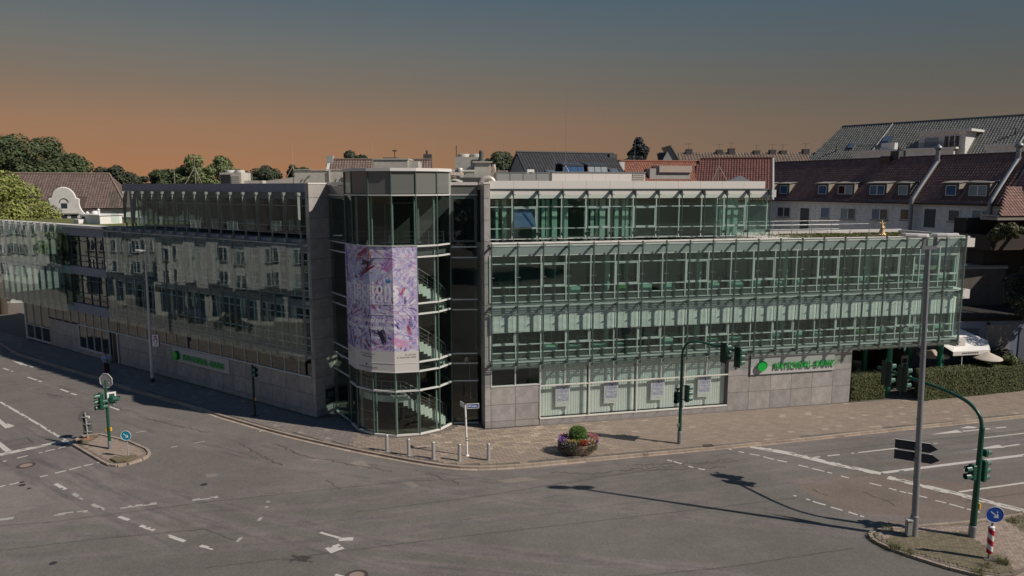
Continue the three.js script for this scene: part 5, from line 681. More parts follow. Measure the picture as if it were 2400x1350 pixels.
// large grey roofed block far right
{ const F = new Frame(50.31, -112.69, 15, 18.02), t = thing('apartment_block', 'large grey tiled apartment block with white roof terraces at far right', 'building', F.p(15, 0, 0).toArray()), G = [0.15, 0.155, 0.145];
  slope(t, F, -2.6, 46, 17.2, 8.2, 24, 0, G, { hl: 2.6, scale: 1.25, seed: 5 }); part(t, 'wall', F.box(-2, 46, 0, 17.3, -7, 7.6), M.plasterG); part(t, 'rear_roof', prism([F.p(0, 24, 0), F.p(46, 24, 0), F.p(46, 17, -8), F.p(-2.6, 17, -8)], V(0, -0.2, 0)), std(...G, 0.9)); part(t, 'hip_roof', prism([F.p(0, 24, 0), F.p(-2.6, 17.2, 8.2), F.p(-2.6, 17.2, -8)], V(0.1, -0.1, 0)), std(...G, 0.9));
  part(t, 'ridge_cap', bar(F.p(0, 24.03, 0), F.p(46, 24.03, 0), 0.16, 8), std(0.1, 0.11, 0.11, 0.8)); const W = M.plasterW;
  const box1 = part(t, 'roof_terrace', [F.box(12.5, 18.3, 17, 19.9, 6.6, 7.6), F.box(12.2, 18.6, 19.75, 19.98, 6.4, 7.8), F.box(18.0, 18.3, 17, 19.9, 2, 7.5)], W); part(t, 'terrace_house', [F.box(13.6, 19.2, 19.9, 22.0, 1.5, 6.6), F.box(13.3, 19.9, 21.95, 22.25, 1.2, 6.9)], W); part(t, 'terrace_house_back', F.box(13.6, 19.2, 18, 19.9, 1.5, 6.5), W);
  win(t, F, 14.3, 16.2, 20.1, 21.4, 6.62, 1, curtainG); win(t, F, 16.7, 18.6, 20.0, 21.5, 6.62, 3, M.winGlass);
  part(t, 'terrace_railing', [...Array(30)].map((_, k) => F.box(12.6 + k * 0.2, 12.63 + k * 0.2, 19.98, 20.6, 7.5, 7.53)).concat([F.box(12.5, 18.5, 20.6, 20.65, 7.48, 7.55)]), M.slate, 'stuff');
  part(t, 'roof_terrace', [F.box(5.4, 11.2, 16.8, 19.7, 6.6, 7.6), F.box(5.1, 11.5, 19.6, 19.95, 6.4, 7.8), F.box(11, 11.2, 17, 19.9, 3, 7.5)], W); win(t, F, 8.2, 9.8, 18.0, 18.9, 7.62, 1, M.winGlass); win(t, F, 14.5, 16, 18, 18.8, 7.62, 1, M.winGlass);
  part(t, 'terrace_railing', [...Array(16)].map((_, k) => F.box(6 + k * 0.2, 6.03 + k * 0.2, 19.95, 20.6, 7.5, 7.53)).concat([F.box(5.9, 9.2, 20.6, 20.65, 7.48, 7.55)]), M.slate, 'stuff'); part(t, 'terrace_house', F.box(8.8, 10.6, 19.9, 20.9, 5.6, 6.6), W);
  part(t, 'roof_terrace', [F.box(21.9, 30, 16.8, 19.9, 6.6, 7.6), F.box(21.6, 30, 19.8, 20.1, 6.4, 7.8)], W); win(t, F, 24, 26, 17.9, 18.9, 7.62, 1, M.winGlass);
  const sk = (u, s, w, l, open) => { const h = 17.2 + 6.8 * s, o = 8.2 - 8.2 * s, g = mbox(w, l, 0.12), q = M4().makeRotationX(-(Math.PI / 2 - Math.atan2(6.8, 8.2)) + (open || 0)); const f = part(t, 'roof_window', g.applyMatrix4(F.at(u, h + 0.1, o + 0.08, q)), M.slate); part(f, 'pane', mbox(w - 0.2, l - 0.2, 0.02).applyMatrix4(F.at(u, h + 0.17, o + 0.14, q)), M.winGlassL); };
  sk(3.4, 0.52, 0.9, 1.2); sk(8.1, 0.6, 1.4, 2.2); sk(8.0, 0.5, 1.2, 1.3, 0.5); for (const [u, s] of [[1.6, 0.42], [23.6, 0.62], [13, 0.2]]) { const q = F.p(u, 17.2 + 6.8 * s, 8.2 - 8.2 * s); part(t, 'vent_pipe', [bar(q, q.clone().add(V(0, 0.9, 0)), 0.1), bar(q.clone().add(V(-0.25, 0.85, 0)), q.clone().add(V(0.25, 0.85, 0)), 0.1)], M.slate); }
  part(t, 'party_joint', [bar(F.p(6.6, 17.3, 8.25), F.p(7.4, 24, 0.1), 0.1, 6), bar(F.p(24.3, 17.3, 8.25), F.p(24.9, 24, 0.1), 0.1, 6)], M.plasterG); }
// black roofed house with raised roof windows
{ const F = new Frame(0.4, -75, 0.94, -0.35), t = thing('black_roof_house', 'house with shiny black pantile roof and four roof windows behind the bank', 'house', F.p(5, 0, 0).toArray()), K = [0.028, 0.03, 0.036], run = 5, e = 14.4, r = 18.45;
  slope(t, F, 0, 11.2, e, run, r, 0, K, { scale: 1.1, seed: 9 }); part(t, 'wall', F.box(0.2, 11, 0, e, -5, run - 0.3), M.plasterG); gable(t, F, 0.12, e, r, run - 0.1, -5, M.plasterG); part(t, 'rear_roof', prism([F.p(0, r, 0), F.p(11.2, r, 0), F.p(11.2, e, -run), F.p(0, e, -run)], V(0, -0.15, 0)), std(...K, 0.7)); part(t, 'ridge_cap', bar(F.p(0, r + 0.05, 0), F.p(11.2, r + 0.05, 0), 0.12, 8), M.slate);
  const a = Math.atan2(r - e, run), q = M4().makeRotationX(-(Math.PI / 2 - a)), onR = (u, s) => [u, e + (r - e) * s, run - run * s];
  for (const [u, s] of [[2.7, 0.42], [9.9, 0.47]]) { const P = onR(u, s), f = part(t, 'roof_window', mbox(1, 1.35, 0.14).applyMatrix4(F.at(P[0], P[1] + 0.08, P[2] + 0.06, q)), M.slate); part(f, 'pane', mbox(0.76, 1.1, 0.02).applyMatrix4(F.at(P[0], P[1] + 0.15, P[2] + 0.12, q)), M.winGlassL); }
  for (const u of [5.0, 7.7]) { const q2 = M4().makeRotationX(-0.25), P = onR(u, 0.5), d = part(t, 'raised_roof_window', [mbox(2.3, 1.25, 0.12).applyMatrix4(F.at(P[0], P[1] + 0.1, P[2] + 0.62, q2)), mbox(2.3, 0.12, 1.5).applyMatrix4(F.at(P[0], P[1] + 0.78, P[2] - 0.1, M4().makeRotationX(0.16)))], M.slate); for (let k = 0; k < 3; k++) part(d, 'pane', mbox(0.64, 1.0, 0.03).applyMatrix4(F.at(P[0] - 0.73 + k * 0.73, P[1] + 0.12, P[2] + 0.69, q2)), u < 6 ? blueG : curtainG); for (let k = 0; k < 3; k++) part(d, 'top_pane', mbox(0.64, 0.03, 1.2).applyMatrix4(F.at(P[0] - 0.73 + k * 0.73, P[1] + 0.87, P[2] - 0.08, M4().makeRotationX(0.16))), M.winGlassL); }
  part(t, 'chimney', [F.box(10.4, 11.3, 16.6, 18.4, -0.6, 0.6)], M.slate); part(t, 'air_conditioner', [F.box(-1.0, -0.3, 15.6, 16.6, run + 0.2, run + 0.7)], M.white2); part(t, 'fan_grille', new THREE.TorusGeometry(0.22, 0.03, 6, 18).applyMatrix4(F.at(-0.65, 16.1, run + 0.72)), M.slate); part(t, 'balcony', F.box(-1.4, 0.1, 14, 15.6, 0, run + 0.8), M.plasterG); }
// red tiled houses
{ const F = new Frame(11.6, -80, 0.97, -0.24), t = thing('red_roof_house', 'orange red tiled house with box dormer and skylight behind the bank', 'house', F.p(5, 0, 0).toArray()), C = [0.21, 0.082, 0.05];
  slope(t, F, 0.2, 14, 13.6, 5, 17.7, 0, C, { hr: 4, seed: 21 }); part(t, 'wall', F.box(0.3, 13.5, 0, 13.6, -5, 4.8), M.plasterG); gable(t, F, 0.25, 13.6, 17.6, 4.8, -5, M.plasterW); part(t, 'rear_roof', prism([F.p(0.2, 17.7, 0), F.p(10, 17.7, 0), F.p(14, 13.6, -5), F.p(0.2, 13.6, -5)], V(0, -0.15, 0)), std(...C, 0.9)); part(t, 'ridge_cap', bar(F.p(0.2, 17.75, 0), F.p(10, 17.75, 0), 0.13, 8), std(...C, 0.8));
  const d = part(t, 'dormer', F.box(2.6, 7.3, 15.2, 16.9, 0.6, 2.4), M.plasterG); part(d, 'fascia', F.box(3.6, 7.4, 16.5, 17.2, 0.6, 2.6), std(0.42, 0.36, 0.31, 0.8)); const q = M4().makeRotationX(-(Math.PI / 2 - Math.atan2(4.1, 5))); const f = part(t, 'roof_window', mbox(1.1, 1.5, 0.14).applyMatrix4(F.at(6, 14.95, 3.55, q)), M.winFrame); part(f, 'pane', mbox(0.86, 1.26, 0.02).applyMatrix4(F.at(6, 15.02, 3.61, q)), M.winGlassL);
  part(t, 'chimney', [F.box(-0.4, 0.2, 15, 17.6, 0.4, 1.2)], M.plasterW); part(t, 'grey_gable', prism([F.p(9.5, 14.2, 5.6), F.p(13.4, 14.2, 5.6), F.p(13.4, 15.2, 5.6), F.p(11.6, 16.1, 5.6), F.p(9.5, 15.2, 5.6)], V(0, 0, -3)), std(0.2, 0.21, 0.24, 0.9)); }
{ const F = new Frame(21, -82, 0.95, 0.3), t = thing('red_roof_house', 'darker red tiled roof between the white fascia and row houses', 'house', F.p(3, 0, 0).toArray()), C = [0.13, 0.05, 0.042]; slope(t, F, -1.5, 7.6, 13.6, 5, 18.0, 0, C, { hl: 1.5, seed: 22 }); part(t, 'wall', F.box(0, 7.4, 0, 13.6, -5, 4.8), M.plasterG); part(t, 'verge', bar(F.p(7.6, 13.6, 5), F.p(7.6, 18, 0), 0.14, 6), M.plasterG); part(t, 'ridge_cap', bar(F.p(0, 18.05, 0), F.p(7.6, 18.05, 0), 0.13, 8), std(...C, 0.8)); part(t, 'roof_window', mbox(0.8, 1.1, 0.14).applyMatrix4(F.at(4.4, 14.7, 3.8, M4().makeRotationX(-0.85))), M.slate); }
{ const F = new Frame(22, -112, 1, 0.02), t = thing('terrace_row', 'distant terrace with dull brown roofs and many chimneys', 'houses', F.p(10, 0, 0).toArray()), C = [0.15, 0.11, 0.085]; slope(t, F, 0, 27, 15.5, 6, 20.0, 0, C, { scale: 1.6, seed: 31 }); part(t, 'wall', F.box(0, 27, 0, 15.5, -6, 5.8), M.plasterG); part(t, 'gable_front', prism([F.p(-1.2, 16, 4), F.p(4.2, 16, 4), F.p(1.2, 20.8, 4)], V(0, 0, -0.4)), M.plasterG); part(t, 'gable_roof', prism([F.p(1.2, 20.9, 4.2), F.p(4.4, 15.9, 4.2), F.p(4.4, 15.9, -3), F.p(1.2, 20.9, -3)], V(0.1, 0.1, 0)), std(0.3, 0.25, 0.2, 0.9)); for (const [u, h] of [[4.4, 20.6], [9, 20.5], [10.8, 20.7], [14.6, 20.4], [17, 20.5], [18.6, 20.4], [22, 20.6], [25, 20.4]]) { part(t, 'chimney', [F.box(u, u + 0.9, 19.2, h, -0.6, 0.4)], M.slate); part(t, 'aerial', [bar(F.p(u + 0.4, h, 0), F.p(u + 0.4, h + 0.9, 0), 0.02, 4), bar(F.p(u - 0.2, h + 0.8, 0), F.p(u + 1, h + 0.8, 0), 0.015, 4)], M.dark); } }
{ const F = new Frame(-19.6, -80, 1, -0.04), t = thing('brown_roof_house', 'long brown tiled roof rising behind the round tower', 'house', F.p(5, 0, 0).toArray()), C = [0.17, 0.12, 0.1]; slope(t, F, 0, 10.8, 13.2, 4.5, 17.85, 0, C, { seed: 41 }); part(t, 'wall', F.box(0.1, 10.7, 0, 13.2, -4.5, 4.3), M.plasterW); part(t, 'ridge_cap', bar(F.p(0, 17.9, 0), F.p(10.8, 17.9, 0), 0.13, 8), std(...C, 0.8)); part(t, 'chimney', F.box(-0.5, 0.2, 15.5, 18.3, -0.4, 0.4), M.plasterG); part(t, 'verge', prism([F.p(-0.1, 13.2, 4.5), F.p(-0.1, 17.9, 0), F.p(-0.1, 17.4, 0), F.p(-0.1, 12.8, 4.4)], V(-0.3, 0, 0)), M.plasterW); part(t, 'chimney', F.box(9.9, 10.8, 17.0, 18.5, -0.9, -0.2), M.slate); part(t, 'chimney_pot', lathe([[0.16, 0], [0.1, 0.2], [0.2, 0.3], [0, 0.5]], ...F.p(10.3, 18.5, -0.5).toArray(), 10), M.slate); }
{ const F = new Frame(-2, -78, 1, -0.04), t = thing('brown_roof_house', 'sliver of brown tiled roof beside the brick duct shaft', 'house', F.p(1, 0, 0).toArray()), C = [0.13, 0.1, 0.09]; slope(t, F, -0.4, 3, 12.6, 4.5, 16.6, 0, C, { seed: 42 }); part(t, 'wall', F.box(-0.3, 2.9, 0, 12.6, -4.5, 4.3), M.plasterG); }
// the old house with the white curved gable at left
{ const F = new Frame(-67, -92.5, 0.965, -0.262), t = thing('gabled_house', 'old house with white curved gable and brown tiled hip roof at left', 'house', F.p(8, 0, 0).toArray()), C = [0.125, 0.088, 0.078];
  slope(t, F, 0, 16.6, 12.2, 0.4, 16.7, -5.2, C, { hl: 1.5, hr: 3.2, scale: 1.15, seed: 61, keep: (u, s) => !(u > 7.0 && u < 11.6 && s < 2.2) }); part(t, 'wall', F.box(0.3, 16, 0, 12.2, -10, 0), M.plasterW); part(t, 'hip_roof', prism([F.p(13.4, 16.7, -5.2), F.p(16.6, 12.2, 0.4), F.p(16.6, 12.2, -10.6)], V(-0.1, -0.1, 0)), std(...C, 0.85)); part(t, 'ridge_cap', [bar(F.p(1.5, 16.75, -5.2), F.p(13.4, 16.75, -5.2), 0.14, 8), bar(F.p(13.4, 16.75, -5.2), F.p(16.6, 12.25, 0.45), 0.13, 8)], std(0.2, 0.16, 0.13, 0.8));
  const s = new THREE.Shape(); s.moveTo(-2.75, 9.6); s.lineTo(-2.75, 11.0); s.quadraticCurveTo(-2.1, 11.4, -1.75, 12.3); s.quadraticCurveTo(-1.6, 12.9, -1.75, 13.35); s.lineTo(-1.35, 13.5); s.quadraticCurveTo(-1.1, 14.75, 0, 14.85); s.quadraticCurveTo(1.1, 14.75, 1.35, 13.5); s.lineTo(1.75, 13.35); s.quadraticCurveTo(1.6, 12.9, 1.75, 12.3); s.quadraticCurveTo(2.1, 11.4, 2.75, 11.0); s.lineTo(2.75, 9.6); s.closePath();
  const g = new THREE.ExtrudeGeometry(s, { depth: 0.35, bevelEnabled: false, curveSegments: 10 }).applyMatrix4(F.at(9.3, 0, 0.35)); part(t, 'curved_gable', g, M.plasterW);
  const pts = s.getPoints(10).slice(2, -1).map((p) => F.p(9.3 + p.x, p.y, 0.55)); part(t, 'gable_coping', new THREE.TubeGeometry(new THREE.CatmullRomCurve3(pts, false, 'catmullrom', 0.1), 120, 0.11, 6), M.white2);
  for (const u of [-1.25, -0.1, 1.05]) part(t, 'window', F.box(9.3 + u - 0.36, 9.3 + u + 0.36, 9.9, 11.35, 0.68, 0.72), M.winGlass); part(t, 'window_hood', F.box(7.6, 11, 11.45, 11.6, 0.7, 0.9), std(0.3, 0.28, 0.27, 0.8)); part(t, 'attic_window', F.box(8.95, 9.65, 12.2, 12.85, 0.68, 0.72), M.winGlass); part(t, 'arch_moulding', new THREE.TorusGeometry(0.5, 0.06, 6, 16, Math.PI).applyMatrix4(F.at(9.3, 12.95, 0.7)), M.slate); part(t, 'niche', F.box(11.45, 11.75, 9.9, 11.2, 0.68, 0.72), M.slate); part(t, 'ball_finial', new THREE.SphereGeometry(0.22, 12, 8).applyMatrix4(F.at(11.85, 11.55, 0.5)), M.white2); part(t, 'side_bay', F.box(12.3, 15, 9.4, 11.4, -1, 0.4), M.plasterG); }
// ---------------------------------------------------------------- things on the roofs of the bank
function roofUnit(name, label, cat, F, boxes, extra) { const t = thing(name, label, cat, F.p((boxes[0][0] + boxes[0][1]) / 2, boxes[0][2], (boxes[0][4] + boxes[0][5]) / 2).toArray()); boxes.forEach((b, i) => part(t, i ? 'casing' : 'body', F.box(...b), M.plant)); if (extra) extra(t); return t; }
{ const F = new Frame(-22.3, -56, 1, 0.1); roofUnit('air_cooler', 'beige twin fan air cooler on the left roof edge', 'air conditioner', F, [[0, 1.7, 14.9, 16.05, -1.6, 0]], (t) => { for (const u of [0.45, 1.25]) part(t, 'fan_cowl', lathe([[0.36, 0], [0.36, 0.18], [0.3, 0.2], [0.05, 0.1]], ...F.p(u, 16.05, -0.8).toArray(), 16), M.plant); part(t, 'coil_face', F.box(0.06, 0.85, 15.05, 15.9, 0.0, 0.03), M.dark); part(t, 'louvre', [...Array(6)].map((_, k) => F.box(0.95, 1.6, 15.1 + k * 0.13, 15.16 + k * 0.13, 0, 0.04)), M.plant, 'stuff'); part(t, 'pipe_duct', F.box(1.7, 3.2, 15, 15.45, -1, -0.4), M.plant); }); }
{ const F = new Frame(-16, -54, 1, 0.02); roofUnit('plant_housing', 'long beige plant housing on the roof left of the tower', 'plant housing', F, [[0, 2.6, 14.9, 16.15, -2, 0], [2.62, 4.8, 14.9, 16.15, -2, 0.02]], (t) => { part(t, 'pipe', bar(F.p(0.02, 16.2, 0.05), F.p(4.8, 16.24, 0.05), 0.03, 6), M.duct); part(t, 'drain_pipe', bar(F.p(2.6, 15, 0.08), F.p(2.6, 16.2, 0.08), 0.05, 8), M.duct); for (const u of [0.5, 0.75, 3, 3.3]) part(t, 'handle', bar(F.p(u, 15.35, 0.04), F.p(u + 0.1, 15.55, 0.04), 0.03, 6), M.slate); part(t, 'round_port', lathe([[0, 0], [0.08, 0], [0.08, 0.03]], ...F.p(1.1, 15.75, 0.02).toArray(), 10), M.slate); }); }
{ const F = new Frame(-21.2, -58, 1, 0.05), t = thing('membrane_roof', 'low grey sheet ridge on the roof behind the left fascia', 'roof ridge', F.p(2, 15, 0).toArray()); part(t, 'sheet', prism([F.p(0, 15, 0), F.p(5.4, 15.1, 0), F.p(5.4, 15.95, -1.5), F.p(0.4, 15.3, -1.5)], V(0, 0.05, 0)), std(0.24, 0.215, 0.19, 0.9)); part(t, 'rooflight', F.box(3.6, 5.2, 15.1, 16.05, -2.4, -1.5), M.plant); }
{ const F = new Frame(-9.7, -51.5, 1, 0); roofUnit('lift_housing', 'square grey lift housing on the roof behind the tower', 'lift housing', F, [[0, 2.4, 15.5, 16.85, -2.4, 0]], (t) => { part(t, 'roof', F.box(-0.06, 2.46, 16.85, 16.95, -2.46, 0.06), M.duct); part(t, 'hatch', F.box(0.6, 1.6, 16.95, 17.03, -1.6, -0.4), M.slate); part(t, 'wind_gauge', [bar(F.p(1.4, 17, -0.6), F.p(1.4, 17.55, -0.6), 0.03, 6), bar(F.p(1.25, 17.5, -0.6), F.p(1.55, 17.5, -0.6), 0.05, 6)], M.dark); part(t, 'side', F.box(2.4, 3.1, 15.5, 16.75, -2.2, -0.2), M.plant); }); }
{ const F = new Frame(-4.5, -58, 1, 0.02); roofUnit('cooling_tower', 'tall pale cooling unit with fans on the roof right of the tower', 'cooling unit', F, [[0, 2.2, 15, 17.3, -2.5, 0]], (t) => { for (const u of [0.6, 1.6]) part(t, 'fan_cowl', lathe([[0.5, 0], [0.5, 0.25], [0.42, 0.28], [0.05, 0.12]], ...F.p(u, 17.3, -1.2).toArray(), 18), M.plant); part(t, 'grille', F.box(1.35, 2.1, 16.3, 17.1, 0, 0.04), M.slate); part(t, 'aerial', bar(F.p(0.1, 17.2, -0.2), F.p(0.1, 18.2, -0.2), 0.03, 5), M.dark); }); }
{ const F = new Frame(-2.55, -50, 1, -0.02), t = roofUnit('duct_shaft', 'grey brick shaft with curved ducts on the roof right of the tower', 'duct shaft', F, [[0, 1.1, 15, 16.6, -1.1, 0]], (t) => { part(t, 'cap', F.box(-0.12, 1.22, 16.6, 16.7, -1.2, 0.12), M.duct); part(t, 'flue', lathe([[0.26, 0], [0.16, 0.3], [0.16, 0.6], [0.12, 0.75], [0, 0.75]], ...F.p(0.45, 16.7, -0.5).toArray(), 14), M.slate); part(t, 'duct', tube([F.p(1.15, 15.8, -0.4), F.p(1.35, 16.1, -0.3), F.p(1.3, 16.5, -0.3)], 0.11, 14, 8), M.duct); part(t, 'elbow_duct', tube([F.p(0.35, 15.05, 0.5), F.p(0.6, 15.45, 0.5), F.p(1.1, 15.5, 0.5), F.p(1.4, 15.1, 0.5)], 0.2, 20, 12), M.duct); for (const h of [15.45, 16.0]) part(t, 'duct', bar(F.p(-1.7, h, 0.1), F.p(0, h, 0.1), 0.12, 10), M.duct); part(t, 'duct_joint', lathe([[0.12, -0.4], [0.26, -0.2], [0.2, 0.2], [0.24, 0.3], [0.12, 0.35]], ...F.p(-1.0, 15.9, 0.1).toArray(), 14), M.duct); part(t, 'elbow_duct', tube([F.p(-1.7, 15.05, 0.6), F.p(-1.4, 15.35, 0.6), F.p(-0.8, 15.2, 0.6)], 0.17, 16, 10), M.duct); part(t, 'diagonal_duct', bar(F.p(-0.9, 15.8, -0.5), F.p(0, 16.5, -0.5), 0.12, 8), M.duct); }); }
{ const F = FR, t = thing('roof_balustrade', 'grey mesh balustrade on the roof right of the duct shaft', 'railing', F.p(4, 15.1, -6).toArray()); for (let k = 0; k < 5; k++) { part(t, 'post', bar(F.p(2.2 + k * 0.95, 15.1, -7), F.p(2.2 + k * 0.95, 15.98, -7), 0.03, 6), M.steel); if (k < 4) part(t, 'mesh_panel', F.box(2.24 + k * 0.95, 3.11 + k * 0.95, 15.15, 15.92, -7.02, -6.99), std(0.26, 0.27, 0.27, 0.7)); } part(t, 'hand_rail', F.box(2.2, 6, 15.96, 16.0, -7.05, -6.95), M.steel); }
{ const F = FR, t = thing('plant_screen', 'long white panelled plant screen on the right roof', 'plant screen', F.p(9, 15.1, -7).toArray()); for (let k = 0; k < 6; k++) part(t, 'panel', F.box(6.2 + k * 1.0, 7.19 + k * 1.0, 15.1, 15.98, -8.5, -7), M.white); part(t, 'coping', F.box(6.15, 13.3, 15.98, 16.04, -8.6, -6.95), M.steel); part(t, 'louvre_frame', F.box(12.2, 13.25, 15.1, 15.98, -8.5, -7.05), M.white); for (let k = 0; k < 6; k++) part(t, 'louvre_slat', F.box(12.25, 13.2, 15.16 + k * 0.13, 15.23 + k * 0.13, -7.05, -6.98), M.duct); }
// lightning rods
[[-24.6, 17.4, -57, 1, 'tripod lightning rod on the left roof in front of the round tree'], [-16.4, 18.2, -55, 1, 'tripod lightning rod beside the beige plant housing'], [3.9, 22.2, -53.5, 1, 'tallest lightning rod on a tripod on the right roof'], [15.2, 17.2, -54, 1, 'tripod lightning rod near the right end of the white fascia'], [-5.8, 18.8, -54.5, 0, 'thin pale rod rising right of the tower top'], [-0.6, 18.2, -54, 0, 'thin dark rod beside the brick duct shaft'], [3.2, 18.1, -56, 0, 'thin dark rod left of the tallest lightning rod'], [10, 19.2, -60, 0, 'thin dark rod in front of the bluish conifer'], [-27.6, 17.0, -60, 0, 'short pale rod at the far end of the left roof'], [-20.2, 16.6, -57, 0, 'short pale rod beside the twin fan cooler'], [-10.6, 18.5, -56, 0, 'thin pale rod in front of the brown roof']].forEach(([x, top, z, tri, l]) => {
  const t = thing('lightning_rod', l, 'lightning rod', [x, 15, z], 'lightning rods on the bank roof'), m = x > 3 && x < 4 || x > -3 && !tri ? M.steel : M.rodM || (M.rodM = std(0.36, 0.32, 0.27, 0.6)); part(t, 'rod', bar(V(x, 15, z), V(x, top, z), 0.024, 6, 0.01), m); part(t, 'foot', WORLD.box(x - 0.15, x + 0.15, 15, 15.12, z - 0.15, z + 0.15), M.concrete); if (tri) for (let k = 0; k < 3; k++) { const a = k * 2.094 + 0.5; part(t, 'stay', bar(V(x + Math.cos(a) * 0.85, 15, z + Math.sin(a) * 0.85), V(x, 16.5, z), 0.02, 5), m); } });
// hut on the left green roof
{ const F = FL, t = thing('roof_hut', 'white roof hut with small vents on the left green roof', 'roof hut', F.p(-34, 11.5, -3).toArray()); part(t, 'wall', F.box(-36.2, -32.4, 11.5, 12.35, -4.6, -2.6), M.white2); part(t, 'roof', F.box(-36.3, -32.3, 12.35, 12.42, -4.7, -2.5), M.white2); part(t, 'vent', lathe([[0.3, 0], [0.34, 0.1], [0.2, 0.3], [0, 0.3]], ...F.p(-34.9, 12.42, -3.4).toArray(), 12), M.white2); part(t, 'vent', lathe([[0.1, 0], [0.1, 0.4], [0.16, 0.42], [0, 0.55]], ...F.p(-34, 12.42, -3.3).toArray(), 10), M.white2); part(t, 'annex', F.box(-36, -35, 11.5, 11.95, -2.6, -1.9), M.white2); part(t, 'window', F.box(-35.8, -35.2, 12, 12.2, -2.61, -2.58), M.dark); }
// terrace of the right wing: railing, green patches, golden statues
{ const t = thing('terrace_railing', 'grey pipe railing across the right roof terrace', 'railing', FR.p(24, 11.5, -3).toArray()), F = FR; for (let k = 0; k < 6; k++) { const u = 19.9 + k * 1.55; part(t, 'post', bar(F.p(u, 11.38, -5.7), F.p(u, 12.45, -5.7), 0.022, 6), M.alu); part(t, 'post', bar(F.p(u + 0.8, 11.38, -2.2), F.p(u + 0.8, 12.4, -2.2), 0.02, 6), M.steel); } for (const h of [11.8, 12.12, 12.43]) { part(t, 'rail', bar(F.p(19.8, h, -5.7), F.p(28.6, h, -5.7), 0.016, 6), M.alu); } for (const h of [11.9, 12.36]) part(t, 'rail', bar(F.p(19.8, h, -2.2), F.p(28.4, h, -2.2), 0.016, 6), M.steel); }
{ const F = FR, g = thing('sedum', 'patchy yellow green roof planting on the right terrace', 'roof planting', F.p(28, 11.56, -4).toArray(), null, 'stuff'), r = RNG(14), pos = []; for (let k = 0; k < 9000; k++) { const u = 22 + r() * 12, o = -6 + r() * 5; if (hash((u * 1.1) | 0, (o * 1.3) | 0) < 0.25) continue; const c = F.p(u, 11.385, o), s = 0.05 + r() * 0.07, a = r() * 6.28; pos.push(c.x - Math.cos(a) * s, c.y, c.z - Math.sin(a) * s, c.x + Math.cos(a) * s, c.y, c.z + Math.sin(a) * s, c.x + (r() - 0.5) * 0.08, c.y + 0.06 + r() * 0.08, c.z + (r() - 0.5) * 0.08); } const q = new THREE.BufferGeometry(); q.setAttribute('position', new THREE.Float32BufferAttribute(pos, 3)); q.computeVertexNormals(); part(g, 'tufts', q, leafMat(0.16, 0.17, 0.045), 'stuff'); }
{ const F = FR, g = thing('gravel', 'pale gravel strip on the right terrace behind the railing', 'gravel', F.p(22, 11.56, -4).toArray(), null, 'stuff'), r = RNG(15), gs = new THREE.DodecahedronGeometry(0.09, 0), ms = [], cs = []; for (let k = 0; k < 1500; k++) { const u = 19.9 + r() * 4.6 * r() + r(), o = -6 + r() * 4.8; ms.push(F.at(u, 11.4, o, M4().makeScale(0.5 + r(), 0.4 + r() * 0.5, 0.5 + r()))); const q = 0.3 + r() * 0.35; cs.push(new THREE.Color().setRGB(q, q * 0.93, q * 0.85)); } copies(g, 'stones', tidy(gs), std(1, 1, 1, 0.95), ms, cs); }
function goldFigure(label, u, o, s) {
  const F = FR, c = F.p(u, 11.385, o), t = thing('golden_statue', label, 'statue', c.toArray()), m = new MarchingCubes(46, M.gold, false, false, 60000); const at = (x, y, z) => [x, y, z];
  const bones = [[0, 0.0, 0, 0, 0.5, 0, 0.4, 0.3], [0.2, 0, 0.2, 0, 0.4, 0, 0.25, 0.2], [-0.3, 0, 0.1, 0, 0.4, 0, 0.25, 0.2], [0, 0.4, 0, 0.05, 0.95, 0, 0.26, 0.2], [0.05, 0.95, 0, -0.02, 1.4, 0, 0.2, 0.13], [0.05, 0.8, 0.1, 0.25, 1.05, 0.1, 0.12, 0.09], [-0.02, 1.35, 0, -0.08, 1.75, 0, 0.1, 0.08], [-0.1, 1.45, 0, -0.34, 1.62, 0, 0.07, 0.06], [0.0, 1.4, 0, 0.28, 1.56, 0, 0.06, 0.06], [-0.08, 1.68, 0, -0.03, 1.86, 0, 0.09, 0.06]];
  const N = 46, f = m.field; for (let k = 0; k < N; k++) for (let j = 0; j < N; j++) for (let i = 0; i < N; i++) { const p = [(i / N * 2 - 1) * 1, (j / N * 2 - 1) * 1 + 0.95, (k / N * 2 - 1) * 1]; let d = 9; for (const [ax, ay, az, bx, by, bz, ra, rb2] of bones) { const vx = bx - ax, vy = by - ay, vz = bz - az, wx = p[0] - ax, wy = p[1] - ay, wz = p[2] - az, h = Math.max(0, Math.min(1, (wx * vx + wy * vy + wz * vz) / (vx * vx + vy * vy + vz * vz))); const q = Math.hypot(wx - vx * h, wy - vy * h, wz - vz * h) - (ra + (rb2 - ra) * h); const hh = Math.max(0.08 - Math.abs(d - q), 0) / 0.08; d = Math.min(d, q) - hh * hh * 0.02; } d += 0.035 * Math.sin(p[0] * 23 + p[1] * 9) * Math.sin(p[1] * 19 + p[2] * 13); f[i + j * N + k * N * N] = -d; }
  m.isolation = 0; m.update(); const n = m.count, g = new THREE.BufferGeometry(); g.setAttribute('position', new THREE.BufferAttribute(m.geometry.attributes.position.array.slice(0, n * 3), 3)); g.computeVertexNormals();
  part(t, 'figure', g.applyMatrix4(M4().makeTranslation(c.x, c.y, c.z).multiply(M4().makeScale(s, s, s)).multiply(M4().makeTranslation(0, 0.95, 0))), M.gold); part(t, 'base', lathe([[0, 0], [0.45 * s, 0], [0.4 * s, 0.08 * s], [0, 0.08 * s]], c.x, c.y, c.z, 12), M.gold);
}
goldFigure('larger golden statue standing on the right roof terrace', 30.6, -3.5, 0.6);
goldFigure('tiny golden figure on the right roof terrace left of the large statue', 28.4, -4.2, 0.17);
